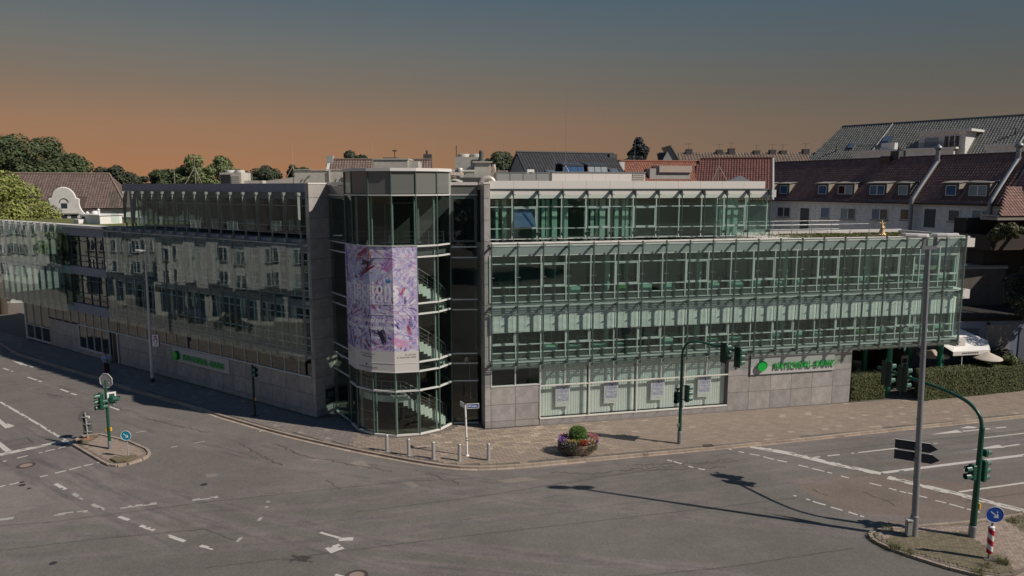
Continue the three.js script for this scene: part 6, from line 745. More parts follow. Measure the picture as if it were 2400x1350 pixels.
// ---------------------------------------------------------------- street furniture
// a signal head: n lenses, facing along (dx, dz) from (x, y, z); y is its middle
function signalHead(t, x, y, z, dx, dz, n = 3, board = false, s = 1) {
  const F = new Frame(x, z, dz, -dx), h = 0.33 * n * s, Wd = 0.3 * s; // o points along (dx, dz)
  const b = part(t, 'signal_head', new RoundedBoxGeometry(Wd, h, 0.2 * s, 2, 0.04).applyMatrix4(F.at(0, y, 0)), M.signalGreen);
  for (let k = 0; k < n; k++) { const cy = y - h / 2 + (k + 0.5) * 0.33 * s; const prof = new THREE.CylinderGeometry(0.125 * s, 0.14 * s, 0.26 * s, 16, 1, true, Math.PI * 0.2, Math.PI * 1.6); prof.rotateY(Math.PI).rotateX(Math.PI / 2); const g = prof.applyMatrix4(F.at(0, cy, 0.22 * s)); part(b, 'hood', g, M.hoodD || (M.hoodD = std(0.06, 0.15, 0.125, 0.4, { side: THREE.DoubleSide }))); part(b, 'lens', new THREE.CylinderGeometry(0.11 * s, 0.11 * s, 0.02, 16).rotateX(Math.PI / 2).applyMatrix4(F.at(0, cy, 0.11 * s)), M.dark); }
  if (board) part(b, 'backboard', F.box(-0.26 * s, 0.26 * s, y - h / 2 - 0.08, y + h / 2 + 0.08, -0.13, -0.1), M.signalDark);
  return b;
}
// mast signal on the pavement: pole, curved arm, heads
{
  const x = 9.85, z = -41.02, t = thing('traffic_signal', 'green signal mast with curved arm on the pavement in front of the posters', 'traffic light', [x, 0, z], 'green signal masts with curved arms');
  part(t, 'base', lathe([[0.13, 0], [0.13, 0.75], [0.12, 0.78], [0, 0.78]], x, 0, z, 14), M.galv); part(t, 'pole', bar(V(x, 0.7, z), V(x, 5.05, z), 0.105, 14, 0.085), M.signalGreen);
  part(t, 'arm', tube([V(x, 5, z), V(x + 0.03, 5.6, z + 0.02), V(x + 0.25, 6.05, z + 0.12), V(x + 0.7, 6.2, z + 0.33), V(x + 1.4, 6.12, z + 0.63), V(x + 3.0, 5.82, z + 1.38)], 0.068, 48, 10), M.signalGreen);
  for (const [d, y] of [[2.15, 5.72], [2.85, 5.55]]) { const hx = x + d, hz = z + d * 0.46 + 0.05; const b = signalHead(t, hx, y, hz, 0.93, -0.36, 3, true); part(b, 'hanger', [bar(V(hx - 0.18, y - 0.75, hz), V(hx - 0.18, y + 0.85, hz), 0.018, 6), bar(V(hx - 0.18, y, hz), V(hx, y, hz), 0.02, 6)], M.signalGreen); }
  signalHead(t, x + 0.33, 3.05, z + 0.03, 0.93, -0.36, 3); signalHead(t, x - 0.28, 2.85, z + 0.1, -0.35, 0.93, 2); part(t, 'push_button', new RoundedBoxGeometry(0.13, 0.24, 0.1, 2, 0.03).translate(x - 0.13, 1.15, z + 0.08), M.galv);
  part(t, 'head_bracket', [bar(V(x, 3.5, z), V(x + 0.25, 3.5, z), 0.025, 6), bar(V(x, 2.7, z), V(x + 0.25, 2.7, z), 0.025, 6), bar(V(x, 2.9, z), V(x - 0.2, 2.9, z + 0.06), 0.025, 6)], M.signalGreen); part(t, 'warning_plate', new THREE.CylinderGeometry(0.17, 0.17, 0.02, 3).rotateX(Math.PI / 2).translate(x - 0.22, 3.32, z + 0.1), M.signalDark);
}
// the near mast on the right island
{
  const x = 19.89, z = -29.57, t = thing('traffic_signal', 'green signal mast with curved arm on the right traffic island', 'traffic light', [x, 0, z], 'green signal masts with curved arms');
  part(t, 'base', lathe([[0.16, 0], [0.16, 0.5], [0.15, 0.53], [0, 0.53]], x, 0, z, 16), M.galv); part(t, 'pole', bar(V(x, 0.45, z), V(x, 4.9, z), 0.135, 16, 0.105), M.signalGreen);
  part(t, 'arm', tube([V(x, 4.85, z), V(x - 0.06, 5.35, z - 0.12), V(x - 0.26, 5.78, z - 0.55), V(x - 0.62, 6.02, z - 1.35), V(x - 1.2, 6.16, z - 2.7), V(x - 2.1, 6.3, z - 4.8)], 0.075, 56, 12), M.signalGreen);
  for (const [d, y] of [[3.55, 6.1], [4.35, 6.13]]) { const hx = x - d * 0.43, hz = z - d * 0.98 - 0.02; const b = signalHead(t, hx, y, hz, 0.93, -0.36, 3, true, 1.06); part(b, 'hanger', [bar(V(hx - 0.17, y - 0.75, hz + 0.08), V(hx - 0.17, y + 0.75, hz + 0.08), 0.02, 6)], M.signalGreen); }
  signalHead(t, x + 0.28, 2.95, z - 0.1, 0.93, -0.36, 3, false, 0.95); signalHead(t, x - 0.28, 2.95, z + 0.06, -0.93, 0.2, 2); signalHead(t, x + 0.27, 3.75, z - 0.08, 0.93, -0.36, 1, false, 0.9);
  part(t, 'head_bracket', [bar(V(x, 3.3, z), V(x + 0.2, 3.3, z - 0.06), 0.03, 6), bar(V(x, 2.6, z), V(x + 0.2, 2.6, z - 0.06), 0.03, 6), bar(V(x, 3.2, z), V(x - 0.2, 3.2, z + 0.05), 0.03, 6), bar(V(x, 3.75, z), V(x + 0.2, 3.75, z - 0.06), 0.03, 6)], M.signalGreen);
  part(t, 'push_button', new THREE.CylinderGeometry(0.07, 0.07, 0.22, 12).translate(x + 0.15, 1.42, z + 0.04), M.yellow); part(t, 'push_button_base', new RoundedBoxGeometry(0.08, 0.24, 0.14, 2, 0.02).translate(x + 0.1, 1.42, z + 0.02), M.dark);
}
// signal pole on the left island with the back of a stop sign
{
  const x = -23.2, z = -40.18, t = thing('traffic_signal', 'green signal pole with the grey back of an octagonal sign on top', 'traffic light', [x, 0, z]);
  part(t, 'base', lathe([[0.11, 0], [0.11, 0.45], [0.1, 0.47], [0, 0.47]], x, 0, z, 14), M.galv); part(t, 'pole', bar(V(x, 0.4, z), V(x + 0.02, 3.6, z), 0.085, 12, 0.075), M.signalGreen); part(t, 'sign_tube', bar(V(x + 0.02, 3.6, z), V(x + 0.03, 4.05, z), 0.05, 10), M.signalGreen);
  const F = new Frame(x + 0.03, z - 0.09, 0.97, 0.22), oct = new THREE.CylinderGeometry(0.45, 0.45, 0.02, 8).rotateY(Math.PI / 8).rotateX(Math.PI / 2).applyMatrix4(F.at(0, 4.02, 0)); part(t, 'octagonal_sign', oct, std(0.36, 0.36, 0.36, 0.5)); part(t, 'sign_rim', new THREE.TorusGeometry(0.44, 0.012, 6, 8).rotateZ(Math.PI / 8).applyMatrix4(F.at(0, 4.02, 0.012)), M.white2); part(t, 'sticker', F.box(0.12, 0.2, 3.88, 3.94, 0.012, 0.016), M.white2);
  signalHead(t, x - 0.27, 2.85, z + 0.05, -0.55, 0.75, 3); signalHead(t, x - 0.12, 2.75, z + 0.28, 0.75, -0.5, 2, false, 0.9); signalHead(t, x + 0.34, 2.98, z, 0.95, -0.2, 1, false, 1.1);
  const Q = new Frame(x + 0.3, z - 0.05, 0.8, -0.6), hole = new THREE.Shape(); hole.moveTo(-0.22, -0.36); hole.lineTo(0.22, -0.36); hole.lineTo(0.22, 0.36); hole.lineTo(-0.22, 0.36); hole.closePath(); const inn = new THREE.Path(); inn.moveTo(-0.15, -0.28); inn.lineTo(-0.15, 0.28); inn.lineTo(0.15, 0.28); inn.lineTo(0.15, -0.28); inn.closePath(); hole.holes.push(inn);
  part(t, 'white_border', new THREE.ExtrudeGeometry(hole, { depth: 0.03, bevelEnabled: true, bevelSize: 0.01, bevelThickness: 0.01, bevelSegments: 1 }).applyMatrix4(Q.at(0, 2.98, -0.05)), M.white2); part(t, 'border_plate', Q.box(-0.16, 0.16, 2.7, 3.26, -0.09, -0.06), std(0.02, 0.12, 0.12, 0.5)); part(t, 'detector', new RoundedBoxGeometry(0.14, 0.2, 0.16, 2, 0.03).translate(x + 0.42, 2.6, z), M.steel);
  part(t, 'push_button', [new THREE.CylinderGeometry(0.06, 0.06, 0.2, 12).translate(x - 0.13, 1.15, z), new THREE.CylinderGeometry(0.06, 0.06, 0.2, 12).translate(x + 0.13, 1.18, z)], M.yellow);
}
// dark signal by the left wall
{
  const x = -16.98, z = -46.23, t = thing('traffic_signal', 'dark signal pole standing in shade by the left grey wall', 'traffic light', [x, 0, z]);
  part(t, 'pole', bar(V(x, 0, z), V(x + 0.02, 3.35, z), 0.085, 12), M.signalDark); signalHead(t, x + 0.12, 3.02, z + 0.12, 0.7, 0.6, 2); part(t, 'push_button', new THREE.CylinderGeometry(0.05, 0.05, 0.18, 10).translate(x + 0.12, 1.15, z + 0.02), M.yellow); part(t, 'cap', lathe([[0.09, 0], [0.05, 0.14], [0, 0.16]], x + 0.02, 3.33, z, 10), M.signalDark); part(t, 'foot_plate', WORLD.box(x - 0.3, x + 0.35, 0.004, 0.012, z - 0.15, z + 0.2), std(0.08, 0.08, 0.085, 0.8));
}
// round blue keep right signs
function blueSign(label, x, z, y, R, mat, white, post, dirx, dirz, dot) {
  const t = thing('keep_right_sign', label, 'road sign', [x, 0, z], 'round blue arrow signs'), F = new Frame(x, z, dirz, -dirx);
  part(t, 'disc', new THREE.CylinderGeometry(R, R, 0.02, 40).rotateX(Math.PI / 2).applyMatrix4(F.at(0, y, 0.09)), mat); part(t, 'rim', new THREE.TorusGeometry(R - 0.005, 0.012, 6, 44).applyMatrix4(F.at(0, y, 0.1)), white);
  const s = new THREE.Shape(); [[-0.62, 0.07], [0.22, 0.07], [0.02, 0.3], [0.2, 0.3], [0.6, 0], [0.2, -0.3], [0.02, -0.3], [0.22, -0.07], [-0.62, -0.07]].forEach(([a, b], i) => { const c = Math.cos(-0.72), q = Math.sin(-0.72), X = (a * c - b * q) * R, Y = (a * q + b * c) * R; i ? s.lineTo(X, Y) : s.moveTo(X, Y); }); s.closePath();
  part(t, 'arrow', new THREE.ExtrudeGeometry(s, { depth: 0.004, bevelEnabled: false }).applyMatrix4(F.at(0, y, 0.101)), white); if (dot) part(t, 'sticker', new THREE.CylinderGeometry(0.028, 0.028, 0.004, 12).rotateX(Math.PI / 2).applyMatrix4(F.at(0.09, y + 0.12, 0.103)), white);
  post(t); return t;
}
blueSign('small light blue arrow sign on the tip of the left island', -21.48, -38.91, 1.27, 0.28, M.cyanSign, M.white2, (t) => { part(t, 'post', bar(V(-21.48, 0, -38.91), V(-21.48, 1.5, -38.91), 0.035, 10), M.alu); part(t, 'foot', lathe([[0.26, 0], [0.2, 0.03], [0, 0.03]], -21.48, 0, -38.91, 12), M.concrete); const k = part(t, 'raised_nose', slab([[-22.3, -38.5], [-21.7, -38.05], [-21.2, -38.15], [-20.95, -38.6], [-21.1, -39.1]], 0, 0.09), std(0.17, 0.14, 0.09, 0.95, { map: T.granite })); }, 0.05, 1);
blueSign('dark blue arrow sign above a red and white striped post at right', 19.4, -27.68, 1.94, 0.34, M.blueSign, std(0.6, 0.66, 0.7, 0.5), (t) => {
  const x = 19.4, z = -27.68; part(t, 'post', bar(V(x - 0.03, 0, z), V(x, 2.1, z), 0.04, 12), M.galv); const c = document.createElement('canvas'); c.width = 128; c.height = 128; const g = c.getContext('2d'); g.fillStyle = '#dedbd8'; g.fillRect(0, 0, 128, 128); g.fillStyle = '#b0172a'; for (let k = -2; k < 4; k++) { const y = k * 51.2 + 14; g.beginPath(); g.moveTo(0, y); g.lineTo(128, y + 51.2); g.lineTo(128, y + 76.8); g.lineTo(0, y + 25.6); g.fill(); }
  const tex = new THREE.CanvasTexture(c); tex.colorSpace = THREE.SRGBColorSpace; tex.wrapS = tex.wrapT = THREE.RepeatWrapping;  part(t, 'striped_sleeve', new THREE.CylinderGeometry(0.115, 0.115, 1.12, 24, 1, true).translate(x - 0.02, 0.84, z), std(1, 1, 1, 0.5, { map: tex })); part(t, 'sleeve_cap', lathe([[0.117, 1.38], [0.117, 1.4], [0.04, 1.42]], x - 0.02, 0, z, 20), M.white2); part(t, 'foot', WORLD.box(x - 0.25, x + 0.25, -0.02, 0.03, z - 0.12, z + 0.15), M.concrete); }, -0.12, 1, true);
// pair of signs seen edge on, left island
{ const x = -25.47, z = -41.89, t = thing('sign_post', 'grey post carrying two signs seen from behind on the left island', 'road sign', [x, 0, z]); part(t, 'post', bar(V(x, 0, z), V(x - 0.03, 1.65, z), 0.045, 10), M.alu); const F = new Frame(x - 0.2, z - 0.1, 0.45, -0.9); part(t, 'round_sign', new THREE.CylinderGeometry(0.34, 0.34, 0.015, 28).rotateX(Math.PI / 2).applyMatrix4(F.at(0, 1.35, 0)), M.slate); const G = new Frame(x + 0.02, z + 0.12, 0.95, -0.3); part(t, 'plate_sign', new RoundedBoxGeometry(0.48, 0.78, 0.02, 2, 0.01).applyMatrix4(G.at(0.02, 0.65, -0.2)), std(0.1, 0.105, 0.11, 0.5)); part(t, 'clamp', [WORLD.box(x - 0.26, x + 0.14, 1.3, 1.36, z - 0.12, z + 0.04), WORLD.box(x - 0.18, x + 0.2, 0.4, 0.44, z - 0.12, z + 0.04), WORLD.box(x - 0.18, x + 0.2, 0.88, 0.92, z - 0.12, z + 0.04)], M.alu); part(t, 'bracket', WORLD.box(x + 0.02, x + 0.18, 1.28, 1.4, z - 0.05, z + 0.03), M.white2); part(t, 'foot', lathe([[0.3, 0.01], [0.12, 0.06], [0, 0.06]], x, 0, z, 12), std(0.3, 0.13, 0.08, 0.9)); }
// street lamps
{
  const x = 17.41, z = -29.68, t = thing('street_lamp', 'tall grey street lamp with twin flat heads on the right island', 'street lamp', [x, 0, z]), xt = x - 0.33;
  part(t, 'base', lathe([[0.165, 0], [0.165, 0.9], [0.15, 0.93], [0, 0.93]], x, 0, z, 18), M.galv); part(t, 'pole', bar(V(x, 0.85, z), V(xt, 12.5, z), 0.135, 18, 0.085), M.galv); part(t, 'crosshead', [WORLD.box(xt - 0.3, xt + 0.3, 12.45, 12.58, z - 0.08, z + 0.08), WORLD.box(xt - 0.26, xt - 0.16, 12.55, 12.95, z - 0.06, z + 0.06), WORLD.box(xt + 0.2, xt + 0.3, 12.55, 12.95, z - 0.06, z + 0.06)], M.galv);
  for (const s of [-1, 1]) { const sh = new THREE.Shape(); [[0, 0.02], [0.16, 0.17], [0.55, 0.2], [1.0, 0.14], [1.08, 0.04], [1.08, -0.04], [1.0, -0.14], [0.55, -0.2], [0.16, -0.17], [0, -0.02]].forEach(([a, b], i) => i ? sh.lineTo(a, b) : sh.moveTo(a, b)); const g = new THREE.ExtrudeGeometry(sh, { depth: 0.06, bevelEnabled: true, bevelSize: 0.025, bevelThickness: 0.04, bevelSegments: 2 }).rotateX(-Math.PI / 2).rotateZ(0.03); if (s < 0) g.rotateY(Math.PI); part(t, 'lamp_head', g.translate(xt + s * 0.06, 12.98, z), M.lampWhite); }
  for (const [y, dx] of [[3.95, 0.62], [3.48, 0.72]]) { const F = new Frame(x - 0.1, z - 0.05, 0.88, 0.47), sh = new THREE.Shape(); const L = -0.85, Rr = dx + 0.15; [[L, 0.2], [Rr - 0.3, 0.2], [Rr, 0], [Rr - 0.3, -0.2], [L, -0.2]].forEach(([a, b], i) => i ? sh.lineTo(a, b) : sh.moveTo(a, b)); sh.closePath(); part(t, 'direction_sign', new THREE.ExtrudeGeometry(sh, { depth: 0.03, bevelEnabled: false }).applyMatrix4(F.at(0, y, -0.17)), std(0.035, 0.04, 0.05, 0.6)); part(t, 'sign_edge', [F.box(L, Rr - 0.3, y + 0.2, y + 0.215, -0.17, -0.14)], M.white2); part(t, 'clamp', lathe([[0.15, -0.03], [0.15, 0.03]], x - 0.1, y, z, 14), M.galv); }
  for (const y of [2.6, 5.2, 8]) part(t, 'band', lathe([[0.128, -0.02], [0.13, 0.02]], x - y * 0.026, y, z, 14), M.steel);
}
{ const t = thing('cable_cabinet', 'small slim grey cable cabinet beside the tall lamp foot', 'cabinet', [17.12, 0, -29.62]); part(t, 'body', new RoundedBoxGeometry(0.2, 0.66, 0.24, 2, 0.02).translate(17.12, 0.42, -29.58), std(0.3, 0.3, 0.29, 0.6)); part(t, 'lid', WORLD.box(17.0, 17.24, 0.75, 0.79, -29.73, -29.43), std(0.34, 0.34, 0.33, 0.6)); part(t, 'post', WORLD.box(17.05, 17.19, 0, 0.1, -29.65, -29.52), M.galv); }
{
  const x = -27.85, z = -54.67, t = thing('street_lamp', 'slim white street lamp in front of the left glass wall', 'street lamp', [x, 0, z]);
  part(t, 'pole', bar(V(x, 0, z), V(x + 0.12, 10.1, z), 0.125, 14, 0.07), M.lampWhite); part(t, 'door', WORLD.box(x - 0.06, x + 0.06, 0.6, 1.0, z + 0.1, z + 0.13), M.alu); part(t, 'base_band', lathe([[0.14, 0], [0.14, 0.3], [0.125, 0.32]], x, 0, z, 14), M.dark);
  const sh = new THREE.Shape(); [[0.12, 0.06], [0, 0.12], [-0.3, 0.15], [-0.72, 0.06], [-0.76, 0], [-0.72, -0.06], [-0.3, -0.15], [0, -0.12], [0.12, -0.06]].forEach(([a, b], i) => i ? sh.lineTo(a, b) : sh.moveTo(a, b)); part(t, 'lamp_head', new THREE.ExtrudeGeometry(sh, { depth: 0.07, bevelEnabled: true, bevelSize: 0.02, bevelThickness: 0.03, bevelSegments: 2 }).rotateX(-Math.PI / 2).rotateZ(-0.05).translate(x + 0.15, 10.14, z), M.lampWhite);
  // pharmacy sign fixed to the pole is a thing of its own
  const c = document.createElement('canvas'); c.width = 128; c.height = 200; const g = c.getContext('2d'); g.fillStyle = '#e4e2e4'; g.fillRect(0, 0, 128, 200); g.fillStyle = '#b0208c'; g.strokeStyle = '#b0208c'; g.lineWidth = 16; g.lineCap = 'round'; g.beginPath(); g.moveTo(34, 40); g.quadraticCurveTo(70, 14, 92, 40); g.lineTo(96, 104); g.stroke(); g.beginPath(); g.moveTo(70, 34); g.quadraticCurveTo(52, 70, 36, 100); g.stroke(); g.beginPath(); g.moveTo(44, 74); g.lineTo(92, 74); g.stroke(); g.beginPath(); g.arc(30, 100, 12, 0, 7); g.arc(100, 108, 11, 0, 7); g.fill(); g.fillStyle = '#2a2a30'; g.beginPath(); g.moveTo(38, 138); g.lineTo(84, 130); g.lineTo(84, 124); g.lineTo(98, 134); g.lineTo(84, 146); g.lineTo(84, 140); g.fill(); g.fillStyle = '#9a98a0'; g.fillRect(30, 164, 70, 5); g.fillRect(38, 174, 54, 5);
  const tex = new THREE.CanvasTexture(c); tex.colorSpace = THREE.SRGBColorSpace; const F = new Frame(x + 0.12, z + 0.05, 0.98, 0.2), p = thing('pharmacy_sign', 'white pharmacy sign with magenta letter A on the left lamp pole', 'sign', F.p(0.42, 3.3, 0.06).toArray()); part(p, 'panel', F.box(0.14, 0.74, 2.82, 3.8, 0.0, 0.08), M.slate); part(p, 'print', new THREE.PlaneGeometry(0.56, 0.94).applyMatrix4(F.at(0.44, 3.31, 0.084)), std(1, 1, 1, 0.5, { map: tex })); part(p, 'bracket', [F.box(-0.05, 0.14, 3.6, 3.64, 0.01, 0.05), F.box(-0.05, 0.14, 3.0, 3.04, 0.01, 0.05)], M.slate);
}
// bollards
{
  const spots = [[-7.16, -39.84, 'leftmost'], [-5.82, -39.17, 'second from the left'], [-4.37, -38.65, 'middle one'], [-2.9, -38.34, 'fourth from the left'], [-1.3, -38.4, 'rightmost']]; let first;
  spots.forEach(([x, z, w], i) => { let t; const l = 'steel bollard on the kerb below the round tower, ' + w + ' of five'; if (!i) { t = first = thing('bollard', l, 'bollard', [x, 0, z], 'steel bollards on the kerb'); part(t, 'shaft', lathe([[0.1, 0], [0.1, 0.93], [0.085, 0.975], [0.05, 0.99], [0, 0.99]], x, 0, z, 20), M.alu); part(t, 'base_plate', lathe([[0.17, 0.004], [0.17, 0.02], [0.1, 0.03]], x, 0, z, 16), M.galv); part(t, 'eyelet', bar(V(x + 0.1, 0.13, z + 0.02), V(x + 0.15, 0.13, z + 0.02), 0.03, 8), M.galv); } else { t = first.clone(); t.name = numbered('bollard'); scene.add(t); t.position.set(x, 0, z); t.rotation.y = i * 0.4; t.userData = { ...first.userData, label: l }; } });
}
// street name post
{
  const x = -2.52, z = -39.1, t = thing('street_name_post', 'white post with blue street name plate on the corner pavement', 'street sign', [x, 0, z]); part(t, 'post', bar(V(x, 0, z), V(x - 0.09, 3.0, z), 0.055, 10), M.white2); for (const y of [0.9, 1.05, 2.2]) part(t, 'band', lathe([[0.06, -0.03], [0.06, 0.03]], x - 0.03 * y, y, z, 10), y > 2 ? M.alu : M.slate); part(t, 'foot', lathe([[0.12, 0], [0.1, 0.05], [0.06, 0.06]], x, 0, z, 10), M.white2); part(t, 'cap', lathe([[0.07, 0], [0.07, 0.05], [0, 0.07]], x - 0.09, 2.98, z, 10), M.slate);
  const c = document.createElement('canvas'); c.width = 256; c.height = 96; const g = c.getContext('2d'); g.fillStyle = '#e8e8e8'; g.fillRect(0, 0, 256, 96); g.fillStyle = '#123f86'; g.fillRect(8, 8, 240, 80); g.fillStyle = '#f0f0f0'; g.font = 'bold 50px sans-serif'; g.textAlign = 'center'; g.fillText('Alfredstr.', 124, 66, 216); const tex = new THREE.CanvasTexture(c); tex.colorSpace = THREE.SRGBColorSpace;
  const F = new Frame(x - 0.05, z + 0.04, 0.985, -0.17); part(t, 'name_plate', F.box(0.05, 0.74, 2.74, 3.02, -0.012, 0.012), M.white2); part(t, 'print', new THREE.PlaneGeometry(0.68, 0.27).applyMatrix4(F.at(0.395, 2.88, 0.014)), std(1, 1, 1, 0.45, { map: tex })); const G = new Frame(x - 0.1, z, -0.5, -0.87); part(t, 'name_plate', G.box(0.04, 0.6, 2.74, 3.02, -0.012, 0.012), M.white2);
}
// planter with box ball and flowers
{
  const x = 3.77, z = -39.55, t = thing('flower_planter', 'stone trough of colourful flowers round a clipped box ball', 'planter', [x, 0, z]), P = (r0, h0, r1, h1) => { const g = new THREE.CylinderGeometry(r1, r0, h1 - h0, 8, 1).rotateY(Math.PI / 8 + 0.22).scale(1, 1, 0.72); return g.translate(x, (h0 + h1) / 2, z); };
  const stoneM = std(0.27, 0.2, 0.155, 0.95, { map: T.granite }); part(t, 'trough', [P(0.86, 0.05, 1.06, 0.5), P(1.06, 0.5, 1.04, 0.62), P(0.7, 0, 0.8, 0.06)], stoneM); part(t, 'soil', P(0.9, 0.55, 0.9, 0.635), std(0.03, 0.02, 0.015, 1));
  const r = RNG(77), blob = (n, f, s) => { const pos = []; for (let k = 0; k < n; k++) { const [c, nn] = f(); const a = V(r() - 0.5, r() - 0.5, r() - 0.5).normalize(), u = a.clone().cross(nn).normalize().multiplyScalar(s * (0.6 + r() * 0.8)), w = nn.clone().multiplyScalar(0.5).add(V(r() - .5, r() - .5, r() - .5)).normalize().multiplyScalar(s * (0.8 + r())); pos.push(c.x - u.x, c.y - u.y, c.z - u.z, c.x + u.x, c.y + u.y, c.z + u.z, c.x + w.x, c.y + w.y, c.z + w.z); } const g = new THREE.BufferGeometry(); g.setAttribute('position', new THREE.Float32BufferAttribute(pos, 3)); g.computeVertexNormals(); return g; };
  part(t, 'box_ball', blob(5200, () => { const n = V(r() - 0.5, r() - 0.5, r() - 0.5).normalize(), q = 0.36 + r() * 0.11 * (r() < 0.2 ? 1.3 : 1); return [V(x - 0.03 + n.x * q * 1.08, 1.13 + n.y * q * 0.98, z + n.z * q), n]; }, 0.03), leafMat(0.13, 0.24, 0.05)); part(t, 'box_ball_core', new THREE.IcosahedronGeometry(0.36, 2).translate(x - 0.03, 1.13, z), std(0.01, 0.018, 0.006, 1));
  const rim = (a, q, h) => V(x + Math.cos(a) * q, h, z + Math.sin(a) * q * 0.74), up = V(0, 1, 0), fl = (n, a0, a1, q0, q1, h0, h1, s) => blob(n, () => { const a = a0 + r() * (a1 - a0); return [rim(a, q0 + r() * (q1 - q0), h0 + r() * (h1 - h0)), V(Math.cos(a) * 0.6, 0.8, Math.sin(a) * 0.6).normalize()]; }, s);
  part(t, 'greenery', [fl(2600, 0, 6.28, 0.5, 1.05, 0.55, 0.86, 0.04), fl(1300, 1.6, 3.6, 0.95, 1.18, 0.15, 0.75, 0.035), fl(400, 0.3, 1.1, 1.0, 1.12, 0.3, 0.6, 0.03)], leafMat(0.08, 0.1, 0.04));
  for (const [n, a0, a1, q0, q1, h0, h1, col] of [[420, 2.5, 3.7, 0.75, 1.15, 0.7, 0.98, [0.3, 0.14, 0.5]], [300, 3.2, 4.6, 0.7, 1.05, 0.8, 1.05, [0.28, 0.05, 0.12]], [420, 1.7, 2.7, 0.7, 1.0, 0.72, 0.92, [0.55, 0.4, 0.24]], [300, 1.05, 1.5, 0.75, 1.0, 0.66, 0.92, [0.62, 0.015, 0.02]], [460, 0.2, 1.2, 0.6, 1.0, 0.72, 0.95, [0.6, 0.5, 0.36]], [380, -0.9, 0.3, 0.8, 1.12, 0.75, 1.02, [0.55, 0.16, 0.2]], [160, -0.2, 0.3, 1.02, 1.14, 0.62, 0.85, [0.26, 0.14, 0.42]], [260, 0.5, 1.0, 0.7, 0.95, 0.7, 0.9, [0.5, 0.14, 0.09]], [320, 1.7, 3.5, 0.95, 1.2, 0.3, 0.8, [0.4, 0.32, 0.42]], [200, 1.2, 2.2, 0.6, 0.95, 0.75, 0.98, [0.45, 0.36, 0.12]]]) part(t, 'flowers', fl(n, a0, a1, q0, q1, h0, h1, 0.035), leafMat(...col), 'stuff');
}
// gully grates
[[19.97, -42.62, 'rusty gully grate in the gutter at the right of the mast'], [11.49, -40.6, 'small square cover let into the pavement beside the mast']].forEach(([x, z, l], i) => { const y = i ? 0 : -0.12, t = thing('gully_grate', l, 'grate', [x, y, z]), F = new Frame(x, z, 0.975, -0.22, y); part(t, 'frame', [F.box(-0.3, 0.3, 0.004, 0.02, -0.3, -0.25), F.box(-0.3, 0.3, 0.004, 0.02, 0.1, 0.15), F.box(-0.3, -0.25, 0.004, 0.02, -0.25, 0.1), F.box(0.25, 0.3, 0.004, 0.02, -0.25, 0.1)], std(0.08, 0.06, 0.05, 0.8)); for (let k = 0; k < 5; k++) part(t, 'grate_bar', F.box(-0.23 + k * 0.1, -0.18 + k * 0.1, 0.004, 0.016, -0.25, 0.1), std(0.07, 0.055, 0.045, 0.8)); });
